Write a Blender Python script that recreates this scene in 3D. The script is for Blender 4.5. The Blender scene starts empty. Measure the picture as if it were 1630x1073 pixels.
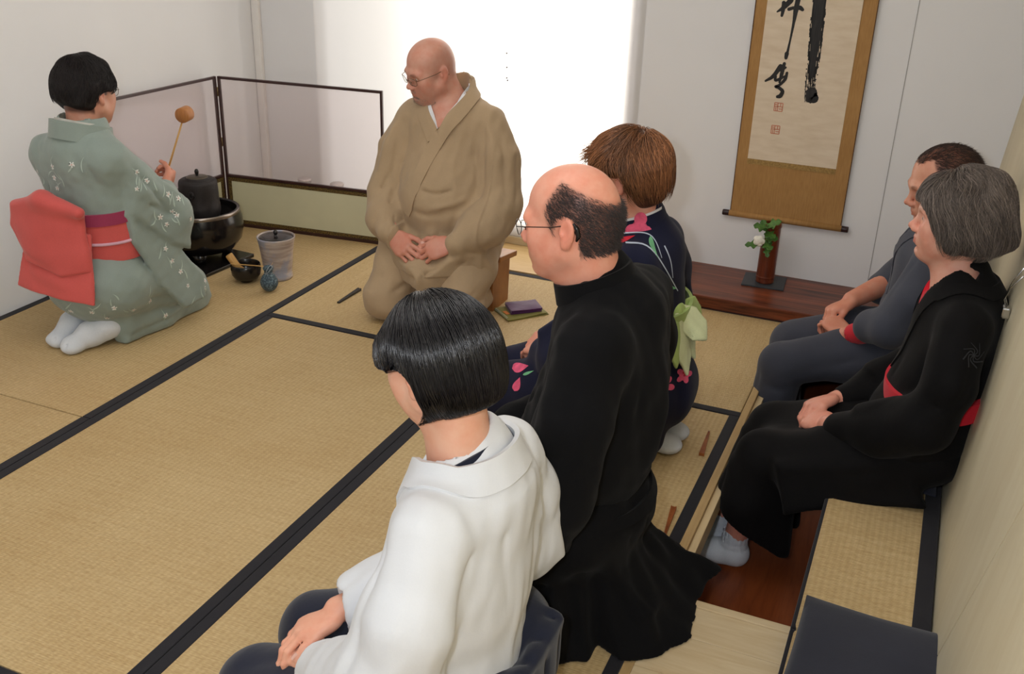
import bpy, bmesh, math, random
import numpy as np
from mathutils import Vector, Matrix

sc = bpy.context.scene
COL = sc.collection
R = math.radians

# ---------------------------------------------------------------- camera, world, lights, exposure
cam_d = bpy.data.cameras.new('camera')
cam = bpy.data.objects.new('camera', cam_d)
COL.objects.link(cam)
PITCH, ROLL, YAW, FOC = 0.424657322, 0.0315586725, 0.392324578, 1615.117
_f = Vector((-math.sin(YAW) * math.cos(PITCH), math.cos(YAW) * math.cos(PITCH), -math.sin(PITCH)))
_r = Vector((math.cos(YAW), math.sin(YAW), 0))
_u = _r.cross(_f)
_r2 = math.cos(ROLL) * _r + math.sin(ROLL) * _u
_u2 = -math.sin(ROLL) * _r + math.cos(ROLL) * _u
cam.matrix_world = Matrix(((_r2.x, _u2.x, -_f.x, 0), (_r2.y, _u2.y, -_f.y, 0), (_r2.z, _u2.z, -_f.z, 1.55), (0, 0, 0, 1)))
cam_d.sensor_width = 36.0
cam_d.lens = FOC / 1630 * 36.0
cam_d.clip_start = 0.02
sc.camera = cam

world = bpy.data.worlds.new('world')
sc.world = world
world.use_nodes = True
world.node_tree.nodes['Background'].inputs[0].default_value = (0.97, 0.96, 0.93, 1)
world.node_tree.nodes['Background'].inputs[1].default_value = 0.62


def lamp(name, kind, loc, energy, color=(1, 1, 1), size=0.1, size_y=None, target=None):
    d = bpy.data.lights.new(name, kind)
    d.energy = energy
    d.color = color
    if kind == 'AREA':
        d.size = size
        if size_y:
            d.shape = 'RECTANGLE'
            d.size_y = size_y
    else:
        d.shadow_soft_size = size
    o = bpy.data.objects.new(name, d)
    COL.objects.link(o)
    o.location = loc
    if target is not None:
        o.rotation_euler = (Vector(target) - Vector(loc)).to_track_quat('-Z', 'Y').to_euler()
    return o


# daylight behind the blind, an added ambient fill overhead, the camera's own flash
lamp('daylight', 'AREA', (-1.53, 4.70, 1.15), 52, (1.0, 0.94, 0.86), 0.85, 2.2, target=(-1.53, 4.15, 1.15))
lamp('overhead_fill', 'AREA', (-1.3, 1.9, 2.5), 17, (0.98, 0.97, 0.95), 1.6, 1.6, target=(-1.3, 1.9, 0))
lamp('flash', 'POINT', (-0.13, -0.02, 1.60), 50, (0.93, 0.97, 1.04), 0.035)

sc.view_settings.view_transform = 'Standard'
sc.view_settings.look = 'None'
sc.view_settings.gamma = 1
sc.view_settings.use_curve_mapping = False
sc.view_settings.exposure = 0.0
sc.cycles.max_bounces = 8
sc.cycles.diffuse_bounces = 4
sc.cycles.transparent_max_bounces = 12
sc.cycles.sample_clamp_indirect = 8


# ---------------------------------------------------------------- materials
def lin(c):
    c = c / 255.0
    return c / 12.92 if c <= 0.04045 else ((c + 0.055) / 1.055) ** 2.4


def rgb(r, g, b):
    return (lin(r), lin(g), lin(b), 1.0)


class NT:
    """thin wrapper round a material's node tree"""

    def __init__(self, name):
        self.m = bpy.data.materials.new(name)
        self.m.use_nodes = True
        self.t = self.m.node_tree
        self.b = self.t.nodes['Principled BSDF']
        self.out = self.t.nodes['Material Output']

    def n(self, kind, **kw):
        nd = self.t.nodes.new('ShaderNode' + kind)
        for k, v in kw.items():
            setattr(nd, k, v)
        return nd

    def l(self, a, b):
        self.t.links.new(a, b)

    def coords(self, scale=(1, 1, 1), rot=(0, 0, 0), gen='Object'):
        tc = self.n('TexCoord')
        mp = self.n('Mapping')
        mp.inputs['Scale'].default_value = scale
        mp.inputs['Rotation'].default_value = rot
        self.l(tc.outputs[gen], mp.inputs[0])
        return mp.outputs[0]

    def noise(self, vec, scale, detail=3.0, rough=0.55, dist=0.0):
        n = self.n('TexNoise')
        n.inputs['Scale'].default_value = scale
        n.inputs['Detail'].default_value = detail
        n.inputs['Roughness'].default_value = rough
        n.inputs['Distortion'].default_value = dist
        if vec is not None:
            self.l(vec, n.inputs['Vector'])
        return n.outputs['Fac']

    def ramp(self, fac, stops):
        r = self.n('ValToRGB')
        el = r.color_ramp.elements
        while len(el) < len(stops):
            el.new(0.5)
        for e, (p, c) in zip(el, stops):
            e.position = p
            e.color = c
        self.l(fac, r.inputs[0])
        return r.outputs[0]

    def mix(self, fac, a, b, mode='MIX'):
        m = self.n('Mix', data_type='RGBA', blend_type=mode)
        for s, v in ((m.inputs[0], fac), (m.inputs[6], a), (m.inputs[7], b)):
            if hasattr(v, 'is_output'):
                self.l(v, s)
            else:
                s.default_value = v
        return m.outputs[2]

    def math(self, op, a, b=None):
        m = self.n('Math', operation=op)
        for s, v in ((m.inputs[0], a), (m.inputs[1], b)):
            if v is None:
                continue
            if hasattr(v, 'is_output'):
                self.l(v, s)
            else:
                s.default_value = v
        return m.outputs[0]

    def bump(self, h, strength=0.3, dist=0.002, prev=None):
        b = self.n('Bump')
        b.inputs['Strength'].default_value = strength
        b.inputs['Distance'].default_value = dist
        self.l(h, b.inputs['Height'])
        if prev is not None:
            self.l(prev, b.inputs['Normal'])
        self.l(b.outputs[0], self.b.inputs['Normal'])
        return b.outputs[0]

    def set(self, color=None, rough=None, metal=None, spec=None, **kw):
        i = self.b.inputs
        if color is not None:
            if hasattr(color, 'is_output'):
                self.l(color, i['Base Color'])
            else:
                i['Base Color'].default_value = color
        if rough is not None:
            i['Roughness'].default_value = rough
        if metal is not None:
            i['Metallic'].default_value = metal
        if spec is not None:
            i['Specular IOR Level'].default_value = spec
        for k, v in kw.items():
            i[k.replace('_', ' ').title()].default_value = v
        return self


def plain(name, color, rough=0.6, metal=0.0, spec=0.4, var=0.06, vscale=8.0, bump=0.0, bscale=60.0, bdist=0.001):
    t = NT(name)
    v = t.coords()
    f = t.noise(v, vscale)
    lo = tuple(max(0, c * (1 - var)) for c in color[:3]) + (1,)
    hi = tuple(min(1, c * (1 + var)) for c in color[:3]) + (1,)
    t.set(t.ramp(f, [(0.3, lo), (0.7, hi)]), rough, metal, spec)
    if bump:
        t.bump(t.noise(v, bscale), bump, bdist)
    return t.m


def cloth(name, color, rough=0.85, weave=900.0, wdist=0.0004, wrinkle=0.25, wscale=14.0, var=0.05, sheen=0.15, stretch=(1, 1, 0.45), spec=0.2, attr=False, wr_dist=0.006, grain=0.12):
    """woven cloth: thread relief, soft wrinkles and slight mottling"""
    t = NT(name)
    v = t.coords()
    v2 = t.coords(stretch)
    f = t.noise(v, 9.0, 4)
    lo = tuple(max(0, c * (1 - var)) for c in color[:3]) + (1,)
    hi = tuple(min(1, c * (1 + var)) for c in color[:3]) + (1,)
    c = t.ramp(f, [(0.3, lo), (0.7, hi)])
    fine = t.noise(v, weave * 0.5, 2)
    c = t.mix(grain, c, t.ramp(fine, [(0.35, tuple(x * 0.75 for x in color[:3]) + (1,)), (0.65, tuple(min(1, x * 1.2) for x in color[:3]) + (1,))]))
    if attr:
        a = t.n('Attribute', attribute_name='Col')
        c = t.mix(1.0, c, a.outputs['Color'], 'MULTIPLY')
    t.set(c, rough, 0, spec)
    t.b.inputs['Sheen Weight'].default_value = sheen
    w = t.noise(v2, wscale, 4, 0.5, 0.6)
    b1 = t.bump(w, wrinkle, wr_dist)
    t.bump(fine, 0.25, wdist, b1)
    return t.m


# ---------------------------------------------------------------- object helpers
def link(o, parent=None):
    COL.objects.link(o)
    if parent is not None:
        o.parent = parent
    return o


def tag(o, label=None, cat=None, group=None, kind=None):
    if label:
        o['label'] = label
    if cat:
        o['category'] = cat
    if group:
        o['group'] = group
    if kind:
        o['kind'] = kind
    return o


def empty(name, loc=(0, 0, 0), rz=0.0, label=None, cat=None, group=None):
    o = bpy.data.objects.new(name, None)
    o.empty_display_size = 0.05
    link(o)
    o.location = loc
    o.rotation_euler = (0, 0, rz)
    return tag(o, label, cat, group)


def mesh_np(name, v, f, mat, parent=None, smooth=True, col=None):
    """mesh object from vertices and faces (lists or arrays)"""
    me = bpy.data.meshes.new(name)
    v = np.asarray(v, dtype=np.float32)
    if isinstance(f, np.ndarray) and f.ndim == 2:
        k = f.shape[1]
        me.vertices.add(len(v))
        me.vertices.foreach_set('co', v.ravel())
        me.loops.add(f.size)
        me.loops.foreach_set('vertex_index', f.ravel().astype(np.int32))
        me.polygons.add(len(f))
        me.polygons.foreach_set('loop_start', np.arange(0, f.size, k, dtype=np.int32))
        me.update(calc_edges=True)
    else:
        me.from_pydata([tuple(map(float, p)) for p in v], [], [tuple(int(i) for i in q) for q in f])
    me.validate()
    if smooth:
        me.polygons.foreach_set('use_smooth', np.ones(len(me.polygons), dtype=bool))
    if col is not None:
        a = me.color_attributes.new('Col', 'FLOAT_COLOR', 'POINT')
        a.data.foreach_set('color', np.asarray(col, dtype=np.float32).ravel())
    if mat is not None:
        for m in (mat if isinstance(mat, (list, tuple)) else [mat]):
            me.materials.append(m)
    o = bpy.data.objects.new(name, me)
    return link(o, parent)


class MB:
    """collects shapes into one mesh"""

    def __init__(self):
        self.v, self.f = [], []

    def add(self, v, f):
        n = len(self.v)
        self.v += [tuple(p) for p in v]
        self.f += [tuple(i + n for i in q) for q in f]
        return self

    def box(self, lo, hi, bev=0.0, M=None):
        bm = bmesh.new()
        bmesh.ops.create_cube(bm, size=1.0)
        s = Vector(hi) - Vector(lo)
        c = (Vector(hi) + Vector(lo)) / 2
        for q in bm.verts:
            q.co = Vector((q.co.x * s.x, q.co.y * s.y, q.co.z * s.z)) + c
        if bev > 0:
            bmesh.ops.bevel(bm, geom=list(bm.edges), offset=bev, segments=2, affect='EDGES', profile=0.6)
        vs = [(M @ q.co if M is not None else q.co.copy()) for q in bm.verts]
        bm.verts.index_update()
        self.add(vs, [[q.index for q in p.verts] for p in bm.faces])
        bm.free()
        return self

    def lathe(self, prof, n=40, c=(0, 0, 0), M=None):
        vs, fs = [], []
        for r, z in prof:
            for i in range(n):
                a = 2 * math.pi * i / n
                vs.append(Vector((r * math.cos(a) + c[0], r * math.sin(a) + c[1], z + c[2])))
        for j in range(len(prof) - 1):
            for i in range(n):
                k = (i + 1) % n
                fs.append((j * n + i, j * n + k, (j + 1) * n + k, (j + 1) * n + i))
        if M is not None:
            vs = [M @ q for q in vs]
        return self.add(vs, fs)

    def tube(self, pts, rad, n=8, caps=True):
        pts = [Vector(p) for p in pts]
        if not hasattr(rad, '__len__'):
            rad = [rad] * len(pts)
        vs, fs = [], []
        up = Vector((0, 0, 1))
        prev = None
        for i, p in enumerate(pts):
            t = (pts[min(i + 1, len(pts) - 1)] - pts[max(i - 1, 0)]).normalized()
            a = prev if prev is not None else (up if abs(t.z) < 0.9 else Vector((1, 0, 0)))
            a = (a - t * a.dot(t)).normalized()
            prev = a
            b = t.cross(a)
            for k in range(n):
                an = 2 * math.pi * k / n
                vs.append(p + (a * math.cos(an) + b * math.sin(an)) * rad[i])
        for i in range(len(pts) - 1):
            for k in range(n):
                q = (k + 1) % n
                fs.append((i * n + k, i * n + q, (i + 1) * n + q, (i + 1) * n + k))
        if caps:
            fs.append(tuple(range(n - 1, -1, -1)))
            fs.append(tuple((len(pts) - 1) * n + k for k in range(n)))
        return self.add(vs, fs)

    def build(self, name, mat, parent=None, smooth=False, angle=None):
        o = mesh_np(name, self.v, self.f, mat, parent, smooth)
        if angle is not None:
            auto(o, angle)
        return o


def auto(o, deg=35):
    """smooth faces, hard edges above the angle"""
    me = o.data
    me.polygons.foreach_set('use_smooth', np.ones(len(me.polygons), dtype=bool))
    me.set_sharp_from_angle(angle=R(deg))
    return o


def rot_from(x, y=None, z=None):
    """3x3 numpy matrix (rows = axes) from an x axis and an approximate z axis"""
    x = np.array(x, float)
    x /= np.linalg.norm(x)
    z = np.array(z if z is not None else (0, 0, 1.0), float)
    z -= x * (z @ x)
    z /= np.linalg.norm(z)
    return np.array([x, np.cross(z, x), z])
# ================================================================ the room
def wood(name, base, dark, scale=(1, 12, 12), rot=(0, 0, 0), rough=0.45, contrast=1.0, ring=2.5):
    t = NT(name)
    v = t.coords(scale, rot)
    f = t.noise(v, ring, 6, 0.6, 1.2)
    w = t.noise(v, ring * 5, 3, 0.6)
    k = t.math('ADD', t.math('MULTIPLY', f, 0.75), t.math('MULTIPLY', w, 0.25))
    t.set(t.ramp(k, [(0.5 - 0.18 / contrast, dark), (0.5 + 0.18 / contrast, base)]), rough, 0, 0.35)
    t.bump(w, 0.15, 0.001)
    return t.m


def tatami_mat_material(name, along_y):
    """woven rush: ribs across the mat, fine strands along the weft, colour mottling"""
    t = NT(name)
    a = (1, 0, 0) if along_y else (0, 1, 0)
    tc = t.n('TexCoord')
    sep = t.n('SeparateXYZ')
    t.l(tc.outputs['Object'], sep.inputs[0])
    X, Y = (sep.outputs[0], sep.outputs[1]) if along_y else (sep.outputs[1], sep.outputs[0])
    # warp lines every 15 mm running along the length, rush strands every 4 mm running across
    ribs = t.math('SINE', t.math('MULTIPLY', X, 2 * math.pi / 0.0150))
    strands = t.math('SINE', t.math('MULTIPLY', Y, 2 * math.pi / 0.0058))
    v_long = t.coords((3.0, 70.0, 1) if along_y else (70.0, 3.0, 1))
    streak = t.noise(v_long, 1.6, 4, 0.6)
    mott = t.noise(t.coords(), 2.2, 3)
    fine = t.noise(t.coords((60, 260, 1) if along_y else (260, 60, 1)), 1.0, 2)
    c = t.ramp(streak, [(0.25, rgb(176, 146, 98)), (0.5, rgb(196, 168, 120)), (0.75, rgb(209, 184, 139))])
    c = t.mix(0.35, c, t.ramp(mott, [(0.35, rgb(178, 147, 98)), (0.65, rgb(207, 184, 140))]))
    c = t.mix(0.35, c, t.ramp(fine, [(0.3, rgb(160, 130, 84)), (0.7, rgb(222, 198, 152))]))
    rl = t.math('MULTIPLY', t.math('ADD', ribs, 1.0), 0.5)
    c = t.mix(t.math('MULTIPLY', rl, 0.16), c, rgb(140, 110, 66))
    t.set(c, 0.62, 0, 0.28)
    h = t.math('ADD', t.math('MULTIPLY', ribs, -0.5), t.math('MULTIPLY', strands, 0.35))
    h = t.math('ADD', h, t.math('MULTIPLY', fine, 0.5))
    t.bump(h, 0.5, 0.0012)
    return t.m


M_tat_y = tatami_mat_material('rush_along', True)
M_tat_x = tatami_mat_material('rush_across', False)
M_border = cloth('border_cloth', rgb(34, 33, 38), 0.8, 700, 0.0006, 0.1, 30, 0.12, 0.1)
M_white = plain('white_plaster', rgb(236, 236, 238), 0.85, 0, 0.2, 0.025, 1.5, 0.06, 120, 0.0006)
M_ceil = plain('ceiling_paint', rgb(228, 226, 222), 0.9, 0, 0.2, 0.02, 1.5)
M_ply = wood('birch_plywood', rgb(222, 212, 184), rgb(208, 194, 162), (1.2, 6, 1.2), (0, 0, 0), 0.5, 0.7, 1.6)
M_pine = wood('pale_pine', rgb(226, 205, 166), rgb(206, 178, 132), (14, 1.2, 3), (0, 0, 0), 0.45, 1.0, 1.8)
M_pine_x = wood('pale_pine_across', rgb(224, 204, 168), rgb(206, 180, 138), (1.4, 16, 3), (0, 0, 0), 0.45, 1.0, 1.8)
M_edge = wood('edge_wood', rgb(196, 166, 118), rgb(170, 138, 92), (14, 1.2, 8), (0, 0, 0), 0.45, 1.0, 2.0)
M_pit = wood('red_brown_floor', rgb(150, 78, 40), rgb(112, 52, 26), (12, 1.2, 3), (0, 0, R(12)), 0.3, 1.0, 2.0)
M_toko = wood('dark_plank', rgb(138, 72, 44), rgb(52, 26, 18), (0.8, 18, 15), (0, 0, 0), 0.28, 1.3, 1.8)
M_beige = plain('beige_board', rgb(205, 186, 152), 0.6, var=0.05)
M_dark = plain('dark_gap', rgb(30, 26, 24), 0.8)

LEAN = math.tan(R(5.0))


def wall_x(z):
    return 0.19 + (z - 0.1) * LEAN


def S(name, mb, mat, parent=None, smooth=False, kind='structure'):
    o = mb.build(name, mat, parent, smooth)
    if parent is None:
        o['kind'] = kind
    return o


# sub-floor under everything
S('floor', MB().box((-3.3, -0.7, -0.36), (0.3, 4.35, -0.30)), M_pit)
# raised platform carcass under the mats (left) and the pine step in the corner by the bench
S('floor_platform', MB().box((-3.12, 0.05, -0.30), (-0.80, 4.2, -0.058)).box((-0.80, 0.05, -0.085), (-0.417, 3.75, -0.058)), M_dark)
wl = S('wall_left', MB().box((-3.22, -0.7, -0.3), (-3.10, 4.27, 2.6)), M_white)
# back wall with the window opening x -2.76 .. -1.20, z 0.06 .. 2.25
S('wall_back', MB().box((-3.22, 4.15, -0.3), (-2.76, 4.27, 2.6)).box((-1.20, 4.15, -0.3), (0.55, 4.27, 2.6))
  .box((-2.76, 4.15, -0.3), (-1.20, 4.27, 0.06)).box((-2.76, 4.15, 2.25), (-1.20, 4.27, 2.6)), M_white)
S('trim_1', MB().box((-0.153, 4.1485, 0.08), (-0.150, 4.151, 2.6)), plain('seam_grey', rgb(168, 166, 164)))
S('trim_2', MB().box((-3.098, 4.128, 0.0), (-3.058, 4.15, 2.6), 0.004), plain('corner_strip_white', rgb(240, 236, 232), 0.5))
S('ceiling', MB().box((-3.22, -0.7, 2.6), (0.6, 4.27, 2.7)), M_ceil)
S('baseboard_back', MB().box((-3.05, 4.132, 0.0), (-1.12, 4.15, 0.035), 0.003), M_beige)

# right wall: two leaning birch panels with a slanting joint between them
def yjoint(z):
    return 1.84 - (z - 0.1) * 0.235 / 0.55


def panel(name, ya0, ya1, yb0, yb1, zt=2.6):
    za = -0.30
    v = []
    for dx in (0, 0.1):
        v += [(wall_x(za) + dx, ya0, za), (wall_x(za) + dx, ya1, za), (wall_x(zt) + dx, yb1, zt), (wall_x(zt) + dx, yb0, zt)]
    f = [(3, 2, 1, 0), (4, 5, 6, 7), (0, 1, 5, 4), (1, 2, 6, 5), (2, 3, 7, 6), (3, 0, 4, 7)]
    return MB().add(v, f).build(name, M_ply, wr)


wr = empty('wall_right')
wr['kind'] = 'structure'
g = 0.003
panel('panel', yjoint(-0.3) + g, 4.15, yjoint(2.6) + g, 4.15)
panel('panel', -0.7, yjoint(-0.3) - g, -0.7, yjoint(2.6) - g)
v = [(wall_x(-0.3) + 0.006, yjoint(-0.3) - 0.02, -0.3), (wall_x(-0.3) + 0.006, yjoint(-0.3) + 0.02, -0.3),
     (wall_x(2.6) + 0.006, yjoint(2.6) + 0.02, 2.6), (wall_x(2.6) + 0.006, yjoint(2.6) - 0.02, 2.6)]
v += [(x + 0.05, y, z) for x, y, z in v]
MB().add(v, [(3, 2, 1, 0), (4, 5, 6, 7), (0, 1, 5, 4), (1, 2, 6, 5), (2, 3, 7, 6), (3, 0, 4, 7)]).build('joint_strip', plain('joint_brown', rgb(150, 116, 84)), wr)

# window: frame, pane and translucent blind
win = empty('window_1', (-1.98, 4.2, 0.06))
win['kind'] = 'structure'
off = Vector(win.location)


def rel(mb):
    mb.v = [tuple(Vector(p) - off) for p in mb.v]
    return mb


M_frame = plain('window_frame_white', rgb(225, 224, 228), 0.5)
rel(MB().box((-2.76, 4.17, 0.06), (-2.71, 4.25, 2.25)).box((-1.25, 4.17, 0.06), (-1.20, 4.25, 2.25)).box((-2.71, 4.17, 0.06), (-1.25, 4.25, 0.11))
    .box((-2.71, 4.17, 2.20), (-1.25, 4.25, 2.25))).build('window_frame', M_frame, win)
t = NT('clear_pane')
tr = t.n('BsdfTransparent')
gl = t.n('BsdfGlossy')
gl.inputs['Roughness'].default_value = 0.02
mx = t.n('MixShader')
mx.inputs[0].default_value = 0.05
t.l(tr.outputs[0], mx.inputs[1])
t.l(gl.outputs[0], mx.inputs[2])
t.l(mx.outputs[0], t.out.inputs[0])
M_pane = t.m
rel(MB().box((-2.71, 4.212, 0.11), (-1.25, 4.218, 2.20))).build('pane', M_pane, win)
t = NT('blind_paper')
tl = t.n('BsdfTranslucent')
tl.inputs[0].default_value = (0.93, 0.92, 0.90, 1)
df = t.n('BsdfDiffuse')
df.inputs[0].default_value = rgb(226, 224, 224)
mx = t.n('MixShader')
mx.inputs[0].default_value = 0.45
t.l(tl.outputs[0], mx.inputs[1])
t.l(df.outputs[0], mx.inputs[2])
t.l(mx.outputs[0], t.out.inputs[0])
M_blind = t.m
bl = MB()
ny, nz = 24, 2
vs = []
for k in range(2):
    for i in range(ny + 1):
        x = -2.76 + (2.76 - 1.175) * i / ny
        yy = 4.143 + 0.003 * math.sin(i * 1.1)
        vs.append((x, yy, 0.04 if k == 0 else 2.4))
bl.add(vs, [(i, i + 1, ny + 2 + i, ny + 1 + i) for i in range(ny)])
o = bl.build('window_2', M_blind, None, True)
o['kind'] = 'structure'
o['label'] = 'white translucent blind hanging over the bright window'
# small marks where the blind's cord clips sit
for k, (x, z) in enumerate(((-1.777, 0.86), (-1.775, 0.80), (-1.774, 0.755), (-1.77, 0.745))):
    MB().lathe([(0, -0.003), (0.004, -0.002), (0.004, 0.002), (0, 0.003)], 8, (0, 0, 0), Matrix.Translation((x, 4.134, z)) @ Matrix.Rotation(R(90), 4, 'X')).build('cord_clip', plain('clip_grey', rgb(150, 150, 155)), o)

# floor strip along the back wall, tokonoma plank, wooden edge strips and pine boards
S('floor_strip', MB().box((-3.10, 3.815, -0.056), (-1.15, 4.15, 0.0)), wood('strip_wood', rgb(214, 184, 132), rgb(196, 160, 106), (1.2, 14, 3), (0, 0, 0), 0.4, 1.0, 2))
tk = empty('floor_alcove', (-0.45, 3.8, 0), 0, 'dark reddish alcove plank floor under the hanging scroll')
tk['kind'] = 'structure'
toff = Vector(tk.location)


def relt(mb, o):
    mb.v = [tuple(Vector(p) - o) for p in mb.v]
    return mb


relt(MB().box((-1.15, 3.765, 0.008), (0.19, 4.15, 0.055), 0.004), toff).build('plank', M_toko, tk)
relt(MB().box((-1.15, 3.772, -0.056), (0.19, 3.80, 0.007), 0.002), toff).build('front_rail', wood('front_rail_dark', rgb(96, 50, 34), rgb(48, 24, 18), (1, 15, 15)), tk)
relt(MB().box((-1.15, 3.755, -0.056), (0.19, 3.772, -0.003), 0.001), toff).build('sill_strip', M_edge, tk)
# edge strip between mats and leg well
S('trim_3', MB().box((-0.415, 0.05, -0.085), (-0.392, 3.755, 0.0), 0.002), M_edge)
S('trim_4', MB().box((-0.392, 1.97, -0.075), (-0.372, 3.755, -0.014), 0.002), M_pine)
# far pine board between the leg well and the alcove
S('floor_pine_far', MB().box((-0.372, 3.50, -0.06), (0.19, 3.755, -0.003), 0.002), M_pine_x)
# near pine step: three boards and a nosing
ps = empty('floor_pine_step', (-0.2, 1.5, 0))
ps['kind'] = 'structure'
po = Vector(ps.location)
ys = [1.945, 1.835, 1.70, 1.56, 1.40, 1.24, 1.06, 0.85, 0.6, 0.3, -0.1, -0.6]
for i in range(len(ys) - 1):
    relt(MB().box((-0.392, ys[i + 1] + 0.0008, -0.06), (-0.09, ys[i] - 0.0008, 0.0), 0.0015), po).build('board', M_pine_x, ps)
relt(MB().box((-0.392, 1.945, -0.30), (-0.09, 1.970, 0.003), 0.003), po).build('nosing', M_pine_x, ps)

# ---------------------------------------------------------------- tatami mats
MW = 0.031


def tatami(x0, x1, y0, y1, along_y, label, near=True, far=True, thick=0.056):
    g = 0.0012
    x0, x1, y0, y1 = x0 + g, x1 - g, y0 + g, y1 - g
    cx, cy = (x0 + x1) / 2, (y0 + y1) / 2
    r = empty('tatami_mat', (cx, cy, -thick), 0, label, 'tatami mat', 'tatami mats on the floor')
    hx, hy = (x1 - x0) / 2, (y1 - y0) / 2
    MB().box((-hx + 0.001, -hy + 0.001, 0), (hx - 0.001, hy - 0.001, thick), 0.003).build('rush_surface', M_tat_y if along_y else M_tat_x, r)
    for s in (-1, 1):
        if along_y:
            lo, hi = (s * hx - (MW if s > 0 else 0), -hy, -0.0), (s * hx + (MW if s < 0 else 0), hy, thick + 0.0016)
        else:
            lo, hi = (-hx, s * hy - (MW if s > 0 else 0), -0.0), (hx, s * hy + (MW if s < 0 else 0), thick + 0.0016)
        MB().box(lo, hi, 0.002).build('border', M_border, r)
    return r


XA, XB, XC, XD = -3.098, -2.228, -1.325, -0.415
tatami(XA, XB, 2.02, 3.815, True, 'tatami mat the kettle, brazier and kneeling host stand on')
tatami(XA, XB, 0.20, 2.02, True, 'tatami mat along the left wall, nearer than the one with the kettle')
tatami(XB, XC, 1.125, 2.925, True, 'empty tatami mat in the middle of the room, between host and guests')
tatami(XB, XD, 2.925, 3.80, False, 'tatami mat lying crosswise under the man in tan and the purple cloth')
tatami(XC, XD, 1.125, 2.925, True, 'tatami mat under the row of kneeling guests, beside the leg well')
tatami(XB, XD, 0.22, 1.125, False, 'tatami mat lying crosswise at the near end of the room')

# ---------------------------------------------------------------- bench along the right wall
M_bmat = tatami_mat_material('bench_rush', True)
bn = empty('bench', (0.05, 2.7, -0.3), 0, 'long low bench with a rush seat and black edging along the birch wall', 'bench')
bo = Vector(bn.location)
for (ya, yb) in ((1.85, 3.74), (0.2, 1.846)):
    xs = 0.176
    relt(MB().box((-0.088, ya, 0.045), (xs, yb, 0.10), 0.014), bo).build('rush_seat', M_bmat, bn)
    relt(MB().box((-0.094, ya - 0.001, 0.035), (-0.082, yb + 0.001, 0.0965), 0.005), bo).build('front_edging', M_border, bn)
    relt(MB().box((0.146, ya - 0.001, 0.042), (0.186, yb + 0.001, 0.1025), 0.004), bo).build('back_edging', M_border, bn)
    relt(MB().box((-0.078, ya + 0.004, -0.30), (0.15, yb - 0.004, 0.042)), bo).build('bench_box', M_dark, bn)


def cushion(name, cx, cy, hx, hy, z, h, rz, mat, label, seed=0):
    """flat floor cushion: puffed grid with pinched corners"""
    n = 22
    rnd = random.Random(seed)
    vs, fs = [], []
    for side in (1, -1):
        for j in range(n + 1):
            for i in range(n + 1):
                u, w = -1 + 2 * i / n, -1 + 2 * j / n
                e = (1 - abs(u) ** 3.2) * (1 - abs(w) ** 3.2)
                px, py = u * hx * (1 - 0.035 * (1 - abs(w) ** 1.5) * abs(u)), w * hy * (1 - 0.035 * (1 - abs(u) ** 1.5) * abs(w))
                t_ = h * (0.10 + 0.90 * e ** 0.45) * (1 + 0.05 * math.sin(5 * u + 2) * math.cos(4 * w + seed))
                zz = h / 2 + (t_ / 2 if side > 0 else -t_ / 2)
                if side < 0:
                    zz = max(0.0, zz - 0.0)
                vs.append((px, py, zz))
    m = (n + 1) ** 2
    for j in range(n):
        for i in range(n):
            a = j * (n + 1) + i
            fs.append((a, a + 1, a + n + 2, a + n + 1))
            fs.append((m + a, m + a + n + 1, m + a + n + 2, m + a + 1))
    rim = [i for i in range(n)] + [n + j * (n + 1) for j in range(n)] + [n * (n + 1) + n - i for i in range(n)] + [(n - j) * (n + 1) for j in range(n)]
    for a, b in zip(rim, rim[1:] + rim[:1]):
        fs.append((b, a, m + a, m + b))
    o = mesh_np(name, vs, fs, mat, None, True)
    auto(o, 50)
    o.location = (cx, cy, z)
    o.rotation_euler = (0, 0, rz)
    return tag(o, label, 'cushion', 'dark cushions on the bench')


M_cush = cloth('cushion_cloth', rgb(38, 40, 52), 0.85, 700, 0.0006, 0.2, 12, 0.1, 0.2)
cushion('bench_cushion', 0.068, 1.70, 0.152, 0.22, 0.103, 0.055, R(-2), M_cush, 'empty dark navy cushion on the near end of the bench', 1)
cushion('bench_cushion', 0.045, 2.69, 0.125, 0.20, 0.102, 0.045, R(0), M_cush, 'navy cushion under the grey-haired woman in black', 2)
cushion('bench_cushion', 0.045, 3.35, 0.125, 0.20, 0.102, 0.045, R(1), M_cush, 'navy cushion under the man in grey, nearest the alcove', 3)

# wire handle with a metal clip on the birch wall
M_steel = plain('bright_steel', rgb(190, 190, 190), 0.2, 1.0)
wh = empty('wire_hanger', (wall_x(0.65), 2.53, 0.65), 0, 'thin bent wire loop with metal clip on the birch wall behind the older woman', 'wire hanger')
MB().tube([(-0.008, 0.0, 0.0), (-0.02, -0.004, 0.03), (-0.012, -0.012, 0.07), (0.006, -0.03, 0.12)], 0.0016, 6).build('wire', M_steel, wh, True)
MB().tube([(-0.010, -0.012, 0.0), (-0.022, -0.018, 0.025), (-0.015, -0.03, 0.06), (0.004, -0.05, 0.10)], 0.0016, 6).build('wire', M_steel, wh, True)
MB().box((-0.020, -0.022, -0.022), (-0.002, 0.006, 0.006), 0.004).build('clip', M_steel, wh)
# ================================================================ smooth-solid modelling (distance fields turned into meshes)
A = np.array


def unit(v):
    v = A(v, float)
    return v / np.linalg.norm(v)


def rotm(yaw=0, pitch=0, roll=0):
    """3x3 numpy matrix, columns = rotated x (forward), y (left), z (up); yaw left +, pitch down +, roll right-ear-down +; degrees"""
    return A((Matrix.Rotation(R(yaw), 3, 'Z') @ Matrix.Rotation(R(pitch), 3, 'Y') @ Matrix.Rotation(R(roll), 3, 'X')), dtype=float)


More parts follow.
